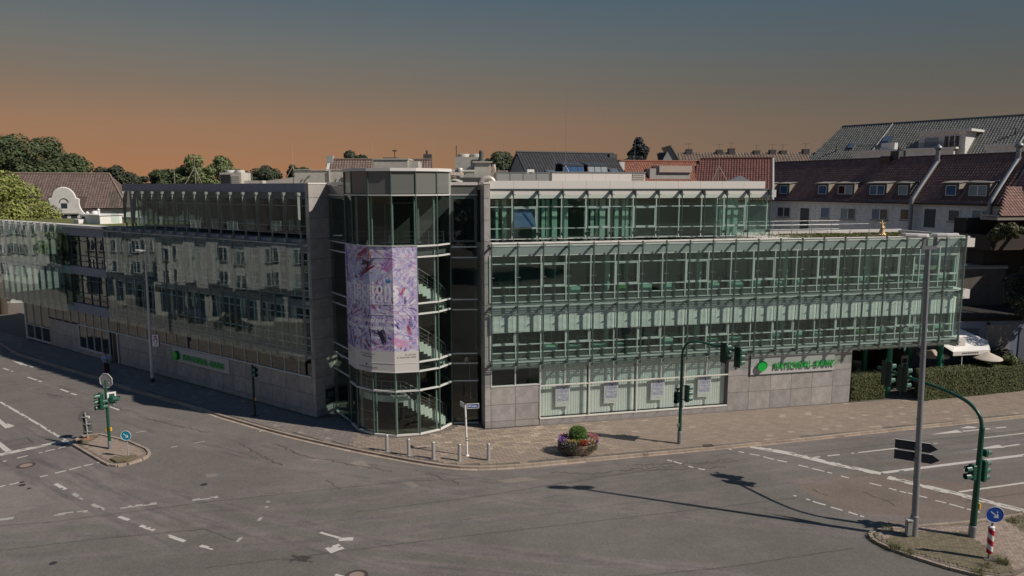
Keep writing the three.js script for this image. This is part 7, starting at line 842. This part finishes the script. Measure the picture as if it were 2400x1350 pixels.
// ---------------------------------------------------------------- person with a shopping trolley
{
  const x = -33.0, z = -57.53, t = thing('person', 'person in light blue shirt bending over a dark shopping trolley', 'person', [x, 0, z]), N = 64, S = 1.0;
  const J = { hipL: [-0.1, 0.86, -0.02], hipR: [0.1, 0.86, -0.02], kneeL: [-0.12, 0.47, 0.05], kneeR: [0.11, 0.46, -0.02], ankL: [-0.12, 0.09, 0.0], ankR: [0.12, 0.09, -0.16], toeL: [-0.12, 0.04, 0.17], toeR: [0.12, 0.04, 0.0], pel: [0, 0.92, -0.03], waist: [0, 1.06, 0], chest: [0.0, 1.24, 0.1], neck: [0, 1.38, 0.16], head: [0, 1.5, 0.22], shL: [-0.19, 1.31, 0.11], shR: [0.19, 1.31, 0.11], elL: [-0.25, 1.08, 0.2], elR: [0.26, 1.06, 0.18], wrL: [-0.17, 0.96, 0.42], wrR: [0.18, 0.94, 0.4] };
  const bones = [['pel', 'waist', 0.15, 0.14], ['waist', 'chest', 0.14, 0.155], ['chest', 'neck', 0.13, 0.06], ['chest', 'shL', 0.11, 0.075], ['chest', 'shR', 0.11, 0.075], ['hipL', 'kneeL', 0.095, 0.065], ['hipR', 'kneeR', 0.095, 0.065], ['kneeL', 'ankL', 0.062, 0.042], ['kneeR', 'ankR', 0.062, 0.042], ['ankL', 'toeL', 0.045, 0.035], ['ankR', 'toeR', 0.045, 0.035], ['shL', 'elL', 0.055, 0.045], ['shR', 'elR', 0.055, 0.045], ['elL', 'wrL', 0.044, 0.03], ['elR', 'wrR', 0.044, 0.03], ['neck', 'head', 0.055, 0.06], ['head', 'head', 0.105, 0.105]];
  const field = (list, N, c, half, k = 0.05) => { const m = new MarchingCubes(N, M.skin, false, false, 120000), f = m.field; for (let q = 0; q < N; q++) for (let j = 0; j < N; j++) for (let i = 0; i < N; i++) { const p = [(i / N * 2 - 1) * half + c[0], (j / N * 2 - 1) * half + c[1], (q / N * 2 - 1) * half + c[2]]; let d = 9; for (const [A, B2, ra, rb2] of list) { const v = [B2[0] - A[0], B2[1] - A[1], B2[2] - A[2]], w = [p[0] - A[0], p[1] - A[1], p[2] - A[2]], L = v[0] ** 2 + v[1] ** 2 + v[2] ** 2, h = L ? Math.max(0, Math.min(1, (w[0] * v[0] + w[1] * v[1] + w[2] * v[2]) / L)) : 0, e = Math.hypot(w[0] - v[0] * h, w[1] - v[1] * h, w[2] - v[2] * h) - (ra + (rb2 - ra) * h), hh = Math.max(k - Math.abs(d - e), 0) / k; d = Math.min(d, e) - hh * hh * k * 0.25; } f[i + j * N + q * N * N] = -d; } m.isolation = 0; m.update(); const n = m.count, g = new THREE.BufferGeometry(); g.setAttribute('position', new THREE.BufferAttribute(m.geometry.attributes.position.array.slice(0, n * 3), 3)); g.setAttribute('normal', new THREE.BufferAttribute(m.geometry.attributes.normal.array.slice(0, n * 3), 3)); return g.applyMatrix4(M4().makeTranslation(...c).multiply(M4().makeScale(half, half, half))); };
  const turn = M4().makeTranslation(x, 0, z).multiply(M4().makeRotationY(0.55)), B3 = (L) => L.map(([a, b, r0, r1]) => [J[a], J[b], r0, r1]);
  const hands = []; for (const s of [-1, 1]) { const w = J[s < 0 ? 'wrL' : 'wrR']; hands.push([w, [w[0] + s * -0.01, w[1] - 0.01, w[2] + 0.08], 0.034, 0.036]); for (let k = 0; k < 4; k++) { const bx = w[0] - 0.032 + k * 0.021; hands.push([[bx, w[1], w[2] + 0.08], [bx, w[1] - 0.02, w[2] + 0.125], 0.01, 0.01], [[bx, w[1] - 0.02, w[2] + 0.125], [bx, w[1] - 0.055, w[2] + 0.11], 0.01, 0.008]); } hands.push([[w[0] - s * 0.03, w[1], w[2] + 0.04], [w[0] - s * 0.05, w[1] - 0.02, w[2] + 0.09], 0.012, 0.01]); }
  const face = [[[0, 1.52, 0.315], [0, 1.485, 0.335], 0.012, 0.017], [[-0.1, 1.5, 0.22], [-0.105, 1.48, 0.22], 0.022, 0.016], [[0.1, 1.5, 0.22], [0.105, 1.48, 0.22], 0.022, 0.016], [[0, 1.44, 0.28], [0, 1.42, 0.285], 0.03, 0.03]];
  part(t, 'body', field([...B3(bones), ...hands, ...face], 84, [0, 0.82, 0.1], 0.86).applyMatrix4(turn), M.skin);
  part(t, 'shirt', field([[J.pel, J.waist, 0.172, 0.168], [J.waist, J.chest, 0.168, 0.175], [J.chest, J.neck, 0.15, 0.06], [J.chest, J.shL, 0.13, 0.095], [J.chest, J.shR, 0.13, 0.095], [J.shL, [-0.225, 1.18, 0.16], 0.082, 0.075], [J.shR, [0.23, 1.17, 0.15], 0.082, 0.075]].map((b) => b), 56, [0, 1.12, 0.06], 0.5).applyMatrix4(turn), M.shirt);
  part(t, 'trousers', field([[J.pel, [0, 0.84, -0.02], 0.165, 0.15], ...[['hipL', 'kneeL', 0.112, 0.085], ['hipR', 'kneeR', 0.112, 0.085], ['kneeL', 'ankL', 0.085, 0.066], ['kneeR', 'ankR', 0.085, 0.066]].map(([a, b, r0, r1]) => [J[a], J[b], r0, r1])], 56, [0, 0.55, -0.02], 0.62).applyMatrix4(turn), M.navy);
  part(t, 'hair', field([[[0, 1.545, 0.195], [0, 1.5, 0.16], 0.1, 0.09]], 30, [0, 1.53, 0.19], 0.2).applyMatrix4(turn), M.hair); part(t, 'shoes', field([[J.ankL, J.toeL, 0.055, 0.045], [J.ankR, J.toeR, 0.055, 0.045]], 40, [0, 0.08, 0], 0.3).applyMatrix4(turn), M.white2);
  const F = new Frame(x, z, Math.cos(0.55), -Math.sin(0.55)), c = thing('shopping_trolley', 'dark red wheeled shopping trolley pushed by the person at left', 'trolley', F.p(0, 0, 0.55).toArray());
  part(c, 'bag', new RoundedBoxGeometry(0.36, 0.55, 0.28, 3, 0.05).applyMatrix4(F.at(0.02, 0.46, 0.62)), M.maroon); part(c, 'flap', new RoundedBoxGeometry(0.38, 0.08, 0.3, 2, 0.03).applyMatrix4(F.at(0.02, 0.74, 0.62)), M.maroon); part(c, 'frame', [bar(F.p(-0.18, 0.1, 0.46), F.p(-0.18, 0.92, 0.49), 0.014), bar(F.p(0.2, 0.1, 0.46), F.p(0.2, 0.92, 0.49), 0.014), bar(F.p(-0.22, 0.92, 0.49), F.p(0.24, 0.92, 0.49), 0.016), bar(F.p(-0.16, 0.16, 0.46), F.p(-0.16, 0.16, 0.76), 0.012), bar(F.p(0.2, 0.16, 0.46), F.p(0.2, 0.16, 0.76), 0.012)], M.alu); for (const [u, o] of [[-0.18, 0.46], [0.22, 0.46], [-0.16, 0.76], [0.2, 0.76]]) part(c, 'wheel', new THREE.CylinderGeometry(0.08, 0.08, 0.03, 14).rotateZ(Math.PI / 2).applyMatrix4(F.at(u, 0.085, o)), M.rubber);
}
// ---------------------------------------------------------------- trees, hedges, weeds
// leaves: small folded faces spread over the shells of many clumps, with a few inside
function leafGeo(list, n, size, r, tint = 0.35, shellOnly = 0.8) {
  const pos = new Float32Array(n * 12), nor = new Float32Array(n * 12), col = new Float32Array(n * 12), idx = new Uint32Array(n * 6); const W = list.map((b) => b[3] * b[3]), tot = W.reduce((a, b) => a + b, 0);
  for (let k = 0; k < n; k++) {
    let q = r() * tot, i = 0; while (i < list.length - 1 && q > W[i]) q -= W[i++]; const [cx, cy, cz, R, sy = 1] = list[i];
    const u = r() * 2 - 1, a = r() * 6.2832, s = Math.sqrt(1 - u * u), d = [s * Math.cos(a), u, s * Math.sin(a)], rad = R * (r() < shellOnly ? 0.82 + r() * 0.26 : Math.cbrt(r()) * 0.9);
    const c = [cx + d[0] * rad, cy + d[1] * rad * sy, cz + d[2] * rad], e1 = V(r() - 0.5, r() - 0.5, r() - 0.5).normalize(), nn = V(d[0], d[1] + 0.35, d[2]).add(V(r() - 0.5, r() - 0.5, r() - 0.5).multiplyScalar(1.3)).normalize(), e2 = nn.clone().cross(e1).normalize(); e1.copy(e2).cross(nn); const sz = size * (0.6 + r() * 0.8), l = e1.multiplyScalar(sz), w = e2.multiplyScalar(sz * 0.55), f = nn.clone().multiplyScalar(sz * 0.18), o = k * 12;
    const P = [[-l.x, -l.y, -l.z], [w.x + f.x, w.y + f.y, w.z + f.z], [l.x, l.y, l.z], [-w.x + f.x, -w.y + f.y, -w.z + f.z]], t = 1 - tint / 2 + r() * tint;
    for (let j = 0; j < 4; j++) for (let m = 0; m < 3; m++) { pos[o + j * 3 + m] = c[m] + P[j][m]; nor[o + j * 3 + m] = nn.getComponent(m); col[o + j * 3 + m] = m === 0 ? t * (0.92 + 0.16 * hash(k, 3)) : t; }
    idx.set([k * 4, k * 4 + 2, k * 4 + 1, k * 4, k * 4 + 3, k * 4 + 2], k * 6);
  }
  const g = new THREE.BufferGeometry(); g.setAttribute('position', new THREE.BufferAttribute(pos, 3)); g.setAttribute('normal', new THREE.BufferAttribute(nor, 3)); g.setAttribute('color', new THREE.BufferAttribute(col, 3)); g.setIndex(new THREE.BufferAttribute(idx, 1)); return g;
}
const leafM = (r, g, b) => phys(r, g, b, 0.8, { transmission: 0.22, thickness: 0, side: THREE.DoubleSide, vertexColors: true });
function leavesPart(parent, name, list, n, size, r, mat, tint, shell) { const inv = parent.matrixWorld.clone().invert(), m = shadowy(new THREE.Mesh(leafGeo(list, n, size, r, tint, shell).applyMatrix4(inv), mat)); m.name = name; m.userData.kind = 'stuff'; parent.add(m); return m; }
// crown: centre, half width, half height; kind 0 round, 1 tall conical
function tree(label, x, z, top, bottom, rx, seed, col, o = {}) {
  const t = thing(o.name || 'broadleaf_tree', label, 'tree', [x, 0, z]), r = RNG(seed), cy = (top + bottom) / 2, ry = (top - bottom) / 2, list = [];
  for (let k = 0; k < (o.clumps || 26); k++) { const u = r() * 2 - 1, a = r() * 6.283, s = Math.sqrt(1 - u * u), q = 0.35 + 0.5 * Math.cbrt(r()); let w = 1; if (o.cone) w = 0.25 + 0.85 * (1 - (u + 1) / 2); const R = (o.clump || 0.3) * Math.min(rx, ry * 1.2) * (0.65 + r() * 0.7) * (o.cone ? 0.55 + w * 0.4 : 1); list.push([x + Math.cos(a) * s * q * rx * w, cy + u * q * ry, z + Math.sin(a) * s * q * rx * w, R, 0.75]); }
  if (!o.cone) list.push([x, cy - ry * 0.1, z, Math.min(rx, ry) * 0.62, 0.9]);
  part(t, 'trunk', [bar(V(x, -0.3, z), V(x, bottom + ry * 0.7, z), 0.05 * rx + 0.12, 8, 0.02 * rx + 0.05)], M.bark);
  part(t, 'limbs', list.slice(0, 9).map((b) => bar(V(x, bottom + ry * 0.35, z), V(b[0], b[1], b[2]), 0.07 + rx * 0.01, 5, 0.03)), M.bark);
  leavesPart(t, 'crown', list, o.n || 9000, o.leaf || 0.34, r, leafM(...col), 0.7, 0.78); return t;
}
tree('huge dark green tree at the far left behind the gabled house', -75, -112, 24.2, 10, 9.6, 101, [0.065, 0.095, 0.032], { n: 30000, leaf: 0.24, clumps: 90, clump: 0.2 });
tree('bright yellow green tree in front of the gabled house', -60.4, -85, 16.9, 5.5, 6.4, 102, [0.23, 0.26, 0.06], { n: 34000, leaf: 0.19, clumps: 80, clump: 0.22 });
tree('small dark tree just right of the gabled house', -57, -120, 17, 12, 2.6, 103, [0.045, 0.065, 0.026], { n: 6000, leaf: 0.26, clumps: 36, clump: 0.26 });
tree('dark tree peeping over the gabled house roof', -64, -118, 18.4, 12, 4, 104, [0.042, 0.056, 0.026], { n: 8000, leaf: 0.26, clumps: 40, clump: 0.26 });
tree('low dark round tree left of the pale green tree', -63, -126, 17, 11, 4.2, 105, [0.034, 0.05, 0.022], { n: 11000, leaf: 0.28, clumps: 50, clump: 0.24 });
tree('large pale green round tree behind the left roof', -46.6, -112, 20.3, 10, 5.2, 106, [0.14, 0.18, 0.065], { n: 24000, leaf: 0.22, clumps: 80, clump: 0.2 });
tree('smaller dark green tree hugging the pale round tree', -52.5, -111, 18, 10, 3.4, 107, [0.055, 0.08, 0.026], { n: 11000, leaf: 0.22, clumps: 50, clump: 0.24 });
tree('dark green tree behind the left lightning rods', -35, -102, 18.3, 11, 3.6, 108, [0.038, 0.056, 0.024], { n: 13000, leaf: 0.21, clumps: 60, clump: 0.22 });
tree('dark green loose tree left of the plant housing', -30, -103, 18.6, 11, 2.7, 109, [0.038, 0.06, 0.026], { n: 9000, leaf: 0.2, clumps: 50, clump: 0.22 });
tree('dark round tree behind the brown roof', -19.4, -92, 20.2, 12, 2.6, 110, [0.038, 0.058, 0.024], { n: 11000, leaf: 0.18, clumps: 55, clump: 0.22 });
tree('green tree between the cooling tower and black roof', -1.6, -92, 20, 11, 2.9, 111, [0.065, 0.088, 0.034], { n: 12000, leaf: 0.18, clumps: 55, clump: 0.22 });
tree('small round tree top right of the tower', -7.6, -96, 17.9, 12, 1.6, 112, [0.05, 0.07, 0.035], { n: 4000, leaf: 0.18 });
tree('bluish dark conifer between the black and red roofs', 16.7, -97, 22.6, 11, 2.8, 113, [0.036, 0.046, 0.055], { name: 'conifer', cone: true, n: 11000, leaf: 0.2, clumps: 60, clump: 0.26 });
tree('small bright green tree left of the bluish conifer', 13.9, -95, 19.6, 13, 1.7, 114, [0.07, 0.12, 0.04], { n: 6000, leaf: 0.17, clumps: 36, clump: 0.26 });
tree('small pair of round trees over the far terrace roofs', 41, -126, 20.4, 15, 2.2, 115, [0.035, 0.055, 0.024], { n: 4500, leaf: 0.26, clumps: 30 });
tree('black green conifer hanging in from the right edge', 40.2, -54, 11.4, 4.6, 3.4, 116, [0.022, 0.028, 0.015], { name: 'conifer', cone: true, n: 16000, leaf: 0.11, clumps: 70, clump: 0.24 });
// balcony bush and garden shrubs
function shrub(label, x, y, z, rx, ry, seed, col, n, leaf = 0.12) { const t = thing('shrub', label, 'shrub', [x, y, z]), r = RNG(seed), list = []; for (let k = 0; k < 12; k++) list.push([x + (r() - 0.5) * rx * 1.3, y + ry * (0.4 + r() * 1.1), z + (r() - 0.5) * rx * 1.1, Math.min(rx, ry) * (0.35 + r() * 0.35), 0.9]); part(t, 'stem', bar(V(x, y, z), V(x, y + ry, z), 0.05, 6, 0.03), M.bark); leavesPart(t, 'foliage', list, n, leaf, r, leafM(...col), 0.6, 0.75); return t; }
shrub('olive bush growing over the dark balcony edge', 40.6, 10.6, -59.8, 1.6, 0.75, 201, [0.085, 0.085, 0.03], 2600);
shrub('dark green shrub behind the hedge in front of the garages', 37.2, 0, -53.8, 1.6, 1.5, 202, [0.03, 0.038, 0.016], 2200); shrub('dark shrub at the right edge below the garages', 40, 0, -54, 2, 1.7, 203, [0.022, 0.028, 0.014], 2400); shrub('rounded green shrub right of the white awning', 35.2, 0, -52.6, 0.9, 1.3, 204, [0.05, 0.065, 0.02], 1800); shrub('small yellow green young tree beside the hedge', 36.6, 0, -52.3, 0.5, 1.7, 205, [0.11, 0.14, 0.04], 900); shrub('potted yellow green plant in the passage behind the hedge', 24.9, 0.3, -52.6, 0.7, 1.1, 206, [0.12, 0.11, 0.04], 900);
function hedge(label, ring, h, seed, n) {
  const c = ring.reduce((s, p) => [s[0] + p[0] / ring.length, s[1] + p[1] / ring.length], [0, 0]), t = thing('hedge', label, 'hedge', [c[0], 0, c[1]]), r = RNG(seed), pos = [], nor = [], col = [], idx = [];
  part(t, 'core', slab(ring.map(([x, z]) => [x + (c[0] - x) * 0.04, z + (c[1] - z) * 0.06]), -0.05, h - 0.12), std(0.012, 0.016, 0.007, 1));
  const edges = ring.map((p, i) => [p, ring[(i + 1) % ring.length]]), len = edges.map(([a, b]) => Math.hypot(b[0] - a[0], b[1] - a[1])), per = len.reduce((a, b) => a + b, 0), bb = [Math.min(...ring.map((p) => p[0])), Math.max(...ring.map((p) => p[0])), Math.min(...ring.map((p) => p[1])), Math.max(...ring.map((p) => p[1]))];
  let k = 0; while (k < n) { let P, N; if (r() < 0.42) { const x = bb[0] + r() * (bb[1] - bb[0]), z = bb[2] + r() * (bb[3] - bb[2]); if (!inPoly(x, z, ring)) continue; P = V(x, h - 0.06 + (r() + r() - 1) * 0.12 + Math.sin(x * 2.1) * 0.03, z); N = V(0, 1, 0); } else { let q = r() * per, i = 0; while (i < len.length - 1 && q > len[i]) q -= len[i++]; const [a, b] = edges[i], f = q / len[i], nx = -(b[1] - a[1]) / len[i], nz = (b[0] - a[0]) / len[i], d = (r() + r() - 1) * 0.1 + Math.sin(q * 2.7) * 0.03; P = V(a[0] + (b[0] - a[0]) * f + nx * d, r() * h, a[1] + (b[1] - a[1]) * f + nz * d); N = V(nx, 0.1, nz).multiplyScalar(inPoly(P.x + nx * 0.3, P.z + nz * 0.3, ring) ? -1 : 1); }
    const nn = N.clone().add(V(r() - .5, r() - .5, r() - .5).multiplyScalar(1.3)).normalize(), e1 = V(r() - .5, r() - .5, r() - .5).cross(nn).normalize(), e2 = nn.clone().cross(e1), s = 0.032 + r() * 0.04, o = pos.length / 3, v = 0.6 + r() * 0.8; for (const [a, b] of [[-1, 0], [0, 0.6], [1, 0], [0, -0.6]]) { pos.push(P.x + e1.x * a * s + e2.x * b * s, P.y + e1.y * a * s + e2.y * b * s, P.z + e1.z * a * s + e2.z * b * s); nor.push(nn.x, nn.y, nn.z); col.push(v, v, v); } idx.push(o, o + 2, o + 1, o, o + 3, o + 2); k++; }
  const g = new THREE.BufferGeometry(); g.setAttribute('position', new THREE.Float32BufferAttribute(pos, 3)); g.setAttribute('normal', new THREE.Float32BufferAttribute(nor, 3)); g.setAttribute('color', new THREE.Float32BufferAttribute(col, 3)); g.setIndex(idx); g.applyMatrix4(t.matrixWorld.clone().invert()); const m = shadowy(new THREE.Mesh(g, leafM(0.1, 0.115, 0.034))); m.name = 'foliage'; m.userData.kind = 'stuff'; t.add(m);
}
hedge('clipped hedge between the stone wall end and the path gap', [[23.85, -49.5], [26.5, -50.15], [26.6, -51.6], [24.2, -51.0]], 1.75, 301, 17000);
hedge('long clipped hedge right of the path gap', [[28.75, -49.55], [34.07, -51.07], [44, -54], [44.5, -55.3], [36, -53], [29.2, -51.0]], 2.0, 302, 52000);
{ const t = thing('weeds', 'grass tufts and weeds along the right island kerb', 'weeds', [17, 0, -28], null, 'stuff'), r = RNG(401), pos = [], tuft = (x, z, n, h, y = -0.1) => { for (let k = 0; k < n; k++) { const a = r() * 6.283, q = Math.sqrt(r()) * 0.28, bx = x + Math.cos(a) * q, bz = z + Math.sin(a) * q, L = h * (0.2 + r() * 0.6), w = 0.005 + r() * 0.006, tx = bx + Math.cos(a * 3.7) * L * 0.5, tz = bz + Math.sin(a * 3.7) * L * 0.5; pos.push(bx - Math.sin(a) * w, y, bz + Math.cos(a) * w, bx + Math.sin(a) * w, y, bz - Math.cos(a) * w, tx, y + L, tz); } };
  for (let i = 0; i < 9; i++) { const a = ISL_R[ISL_R.length - 1 - i], b = ISL_R[ISL_R.length - 2 - i], n = 5; for (let k = 0; k < n; k++) { const f = r(); if (r() < 0.35) continue; tuft(a[0] + (b[0] - a[0]) * f, a[1] + (b[1] - a[1]) * f, 20 + r() * 50, i < 3 ? 0.3 : 0.22); } }
  for (const [x, z, n, h] of [[16.6, -30.25, 120, 0.4], [16.1, -28.6, 160, 0.45], [16.4, -28.2, 120, 0.3], [19.75, -27.35, 160, 0.55], [18.9, -27.1, 120, 0.3], [18.3, -26.6, 140, 0.3], [22.6, -31.0, 200, 0.2], [23.6, -31.2, 240, 0.2], [-25.6, -41.2, 60, 0.2], [-25.3, -42, 80, 0.12], [-22.2, -38.2, 60, 0.1], [-21, -38.1, 60, 0.1], [7.6, -39.3, 60, 0.25]]) tuft(x, z, n, h, 0);
  for (let k = 0; k < 260; k++) { const f = r(); tuft(22.6 + f * 8, -31.6 - f * 2.6 + r() * 1.4, 12, 0.12, 0); } for (let k = 0; k < 60; k++) { const a = KERB[10 + ((r() * 9) | 0)], i = KERB.indexOf(a), b = KERB[i + 1], f = r(); tuft(a[0] + (b[0] - a[0]) * f, a[1] + (b[1] - a[1]) * f + 0.02, 6, 0.08, -0.11); }
  const g = new THREE.BufferGeometry(); g.setAttribute('position', new THREE.Float32BufferAttribute(pos, 3)); g.computeVertexNormals(); part(t, 'blades', g, leafMat(0.13, 0.15, 0.04), 'stuff'); }
// restaurant terrace under the right end: awning, parasol, furniture
{ const t = thing('awning', 'white awning with scalloped lettered valance at the right end of the bank', 'awning', [32.5, 0, -50.6]), F = new Frame(31.9, -52.9, 0.976, -0.22); part(t, 'canopy', prism([F.p(0, 3.05, 1.2), F.p(3.2, 3.05, 1.2), F.p(4.6, 3.35, -0.4), F.p(3.6, 4.05, -2.2), F.p(0.6, 3.6, -2)], V(0, -0.03, 0)), M.white2); part(t, 'valance', F.box(0, 3.2, 2.75, 3.05, 1.2, 1.22), std(0.6, 0.58, 0.55, 0.8)); part(t, 'valance', prism([F.p(3.2, 2.8, 1.22), F.p(4.6, 3.0, -0.38), F.p(4.6, 3.35, -0.38), F.p(3.2, 3.05, 1.22)], V(0.02, 0, 0.02)), M.white2); for (let k = 0; k < 9; k++) part(t, 'letter_block', F.box(0.8 + k * 0.16, 0.9 + k * 0.16, 2.85, 2.96, 1.222, 1.23), M.dark); for (const [u, o] of [[0.9, 1.1], [3.1, 1.1]]) part(t, 'pole', bar(F.p(u, 0, o), F.p(u, 3.05, o), 0.035, 8), M.white2); }
{ const x = 35.0, z = -52.2, t = thing('parasol', 'round beige parasol beside the white awning', 'parasol', [x, 0, z]); part(t, 'canopy', lathe([[1.0, 2.45], [0.95, 2.55], [0.05, 2.95], [0, 2.95]], x, 0, z, 18), M.beige); part(t, 'pole', bar(V(x, 0, z), V(x, 2.6, z), 0.03, 8), M.wood); part(t, 'bracket', [bar(V(x, 2.0, z), V(x + 0.2, 2.15, z), 0.02, 5)], M.alu); }
{ const t = thing('parasol', 'closed in beige parasol in the dark passage behind the columns', 'parasol', [31.6, 0, -53.2]); part(t, 'canopy', lathe([[1.1, 2.4], [1.05, 2.5], [0.05, 2.9], [0, 2.9]], 31.6, 0, -53.2, 16), M.beige); part(t, 'pole', bar(V(31.6, 0, -53.2), V(31.6, 2.6, -53.2), 0.03, 8), M.wood); }
{ const F = FR, c = document.createElement('canvas'); c.width = 256; c.height = 96; const g = c.getContext('2d'); g.fillStyle = '#b4aaa4'; g.fillRect(0, 0, 256, 96); g.fillStyle = '#3a302c'; g.font = 'bold 64px serif'; g.fillText('BITTONS', 14, 70, 226); const tex = new THREE.CanvasTexture(c); tex.colorSpace = THREE.SRGBColorSpace; const W = new Frame(24.3, -54.2, 0.9, 0.4), t = thing('restaurant_sign', 'pale lettered restaurant board in the dark passage', 'sign', W.p(1, 1.6, 0).toArray()); part(t, 'board', W.box(0, 2.4, 1.2, 2.0, -0.05, 0), std(0.4, 0.37, 0.35, 0.8)); part(t, 'print', new THREE.PlaneGeometry(2.3, 0.76).applyMatrix4(W.at(1.2, 1.6, 0.004)), std(1, 1, 1, 0.7, { map: tex })); part(t, 'leg', [bar(W.p(0.2, 0, -0.03), W.p(0.2, 1.2, -0.03), 0.04), bar(W.p(2.2, 0, -0.03), W.p(2.2, 1.2, -0.03), 0.04)], M.wood); part(t, 'planter_box', W.box(-0.6, 0.4, 0, 0.6, 0.1, 0.6), std(0.04, 0.03, 0.03, 0.9)); }
{ const t = thing('menu_frame', 'pale window frame shaped menu board hanging by the green column', 'menu board', [29.3, 1.4, -53]), W = new Frame(29.0, -52.8, 0.95, -0.3); part(t, 'frame', [W.box(0, 0.08, 1.3, 2.5, 0, 0.06), W.box(0.52, 0.6, 1.3, 2.5, 0, 0.06), W.box(0.08, 0.52, 2.3, 2.5, 0, 0.06), W.box(0.08, 0.52, 1.85, 1.93, 0, 0.06), W.box(0.08, 0.52, 1.3, 1.4, 0, 0.06)], std(0.5, 0.4, 0.36, 0.8)); part(t, 'board', W.box(0.08, 0.52, 1.4, 2.3, 0, 0.02), M.dark); part(t, 'post', bar(W.p(0.3, 0, 0), W.p(0.3, 1.3, 0), 0.04), M.wood); }
// ---------------------------------------------------------------- houses across the left street, seen only in the glass
function opposite(label, a, b, eave, ridge, wall, roofCol, floors, step, shop, seed) {
  const s = 20, t = (() => { const m = FL.p(-(a + b) / 2, 0, s), h = (b - a) / 2; return new Frame(m.x + 0.6 * h, m.z + 0.8 * h, -0.6, -0.8); })(), g = thing('street_house', label, 'house', t.p((b - a) / 2, 0, -5).toArray(), 'houses across the left street'), w = b - a, r = RNG(seed); // o points towards the bank; fronts turned sunwards to brighten their reflections
  part(g, 'wall', t.box(0, w, -0.2, eave, -10, 0), wall); part(g, 'roof', prism([t.p(-0.2, eave, 0.4), t.p(w + 0.2, eave, 0.4), t.p(w + 0.2, ridge, -5), t.p(-0.2, ridge, -5)], V(0, -0.2, 0)), std(...roofCol, 0.9)); part(g, 'rear_roof', prism([t.p(-0.2, ridge, -5), t.p(w + 0.2, ridge, -5), t.p(w + 0.2, eave, -10.4), t.p(-0.2, eave, -10.4)], V(0, -0.2, 0)), std(...roofCol, 0.9));
  for (const z of floors) for (let u = 1.2; u < w - 1.6; u += step) win(g, t, u, u + 1.3, z, z + 1.6, 0.02, 2, r() < 0.3 ? curtainG : M.winGlass);
  for (let u = 2; u < w - 3; u += step * 1.6) { part(g, 'dormer', t.box(u, u + 1.9, eave + 0.6, eave + 2.2, -2.6, -0.5), M.slate); win(g, t, u + 0.25, u + 1.65, eave + 0.8, eave + 2.0, -0.46, 2, curtainG); }
  if (shop) { part(g, 'shop_fascia', t.box(0.5, w - 0.5, 3.0, 3.6, 0, 0.2), M.slate); for (let u = 1; u < w - 3; u += 3.4) { part(g, 'shop_window', t.box(u, u + 2.6, 0.4, 2.9, 0, 0.05), M.winGlass); } }
  return g;
}
opposite('pale rendered house across the left street with shop windows', 22, 47, 9.2, 15, M.plasterW, [0.06, 0.05, 0.05], [3.9, 6.6], 3.5, true, 1);
opposite('grey rendered house with white window bands across the left street', 48, 70, 9.0, 15.4, M.plasterG, [0.05, 0.04, 0.04], [3.6, 6.3], 2.2, true, 2);
opposite('cream house across the far left street', 80, 106, 10.5, 16, M.plasterW, [0.08, 0.06, 0.05], [1.2, 4.4, 7.4], 2.6, false, 3);
opposite('grey plastered house at the far end of the left street', 108, 130, 10, 16, M.plasterG, [0.08, 0.06, 0.05], [1.2, 4.4, 7.4], 2.6, false, 4);
{ const mk = (label, a, s, col) => { const c = FL.p(-a, 0, s), F = new Frame(c.x, c.z, -FL.d[0], -FL.d[1], -0.12), t = thing('parked_car', label, 'car', [c.x, -0.12, c.z]); const sh = new THREE.Shape(); [[-2.1, 0.3], [-2.15, 0.75], [-1.9, 0.9], [-1.3, 0.95], [-0.7, 1.42], [0.75, 1.45], [1.35, 1.0], [2.0, 0.88], [2.15, 0.6], [2.1, 0.3]].forEach(([x, y], i) => i ? sh.lineTo(x, y) : sh.moveTo(x, y)); const m = phys(...col, 0.3, { clearcoat: 1 }); part(t, 'body', new THREE.ExtrudeGeometry(sh, { depth: 1.6, bevelEnabled: true, bevelSize: 0.06, bevelThickness: 0.08, bevelSegments: 2 }).translate(0, 0, -0.8).applyMatrix4(F.M), m); for (const z of [-0.89, 0.86]) part(t, 'side_window', F.box(-0.6, 0.8, 1.0, 1.36, z, z + 0.03), M.winGlass); for (const x of [-1.35, 1.35]) for (const z of [-0.8, 0.8]) part(t, 'wheel', new THREE.CylinderGeometry(0.32, 0.32, 0.22, 20).rotateX(Math.PI / 2).applyMatrix4(F.at(x, 0.32, z)), M.rubber); };
  mk('dark blue car parked across the left street', 40, 16.5, [0.02, 0.03, 0.06]); mk('black car parked nearest across the left street', 32, 16.5, [0.012, 0.012, 0.014]); }
tree('street tree across the left street mirrored in the far glass', FL.p(-76, 0, 19).x, FL.p(-76, 0, 19).z, 12, 3, 3.4, 501, [0.07, 0.09, 0.03], { n: 6000, leaf: 0.25 });
tree('street tree at the far end across the left street', FL.p(-112, 0, 12).x, FL.p(-112, 0, 12).z, 13, 3, 4, 502, [0.07, 0.09, 0.03], { n: 6000, leaf: 0.25 });
// trees out of view behind the viewer, placed to darken the glass reflections
for (let k = 0; k < 7; k++) tree('unseen tall tree in the row behind the viewpoint, number ' + ['one', 'two', 'three', 'four', 'five', 'six', 'seven'][k] + ' from the left', -38 + k * 14, 34 + (k % 2) * 8, 17 + (k * 5) % 6, 2, 7.5, 600 + k, [0.045, 0.06, 0.024], { n: 2500, leaf: 0.8, clumps: 22, clump: 0.42 });
renderer.render(scene, camera);
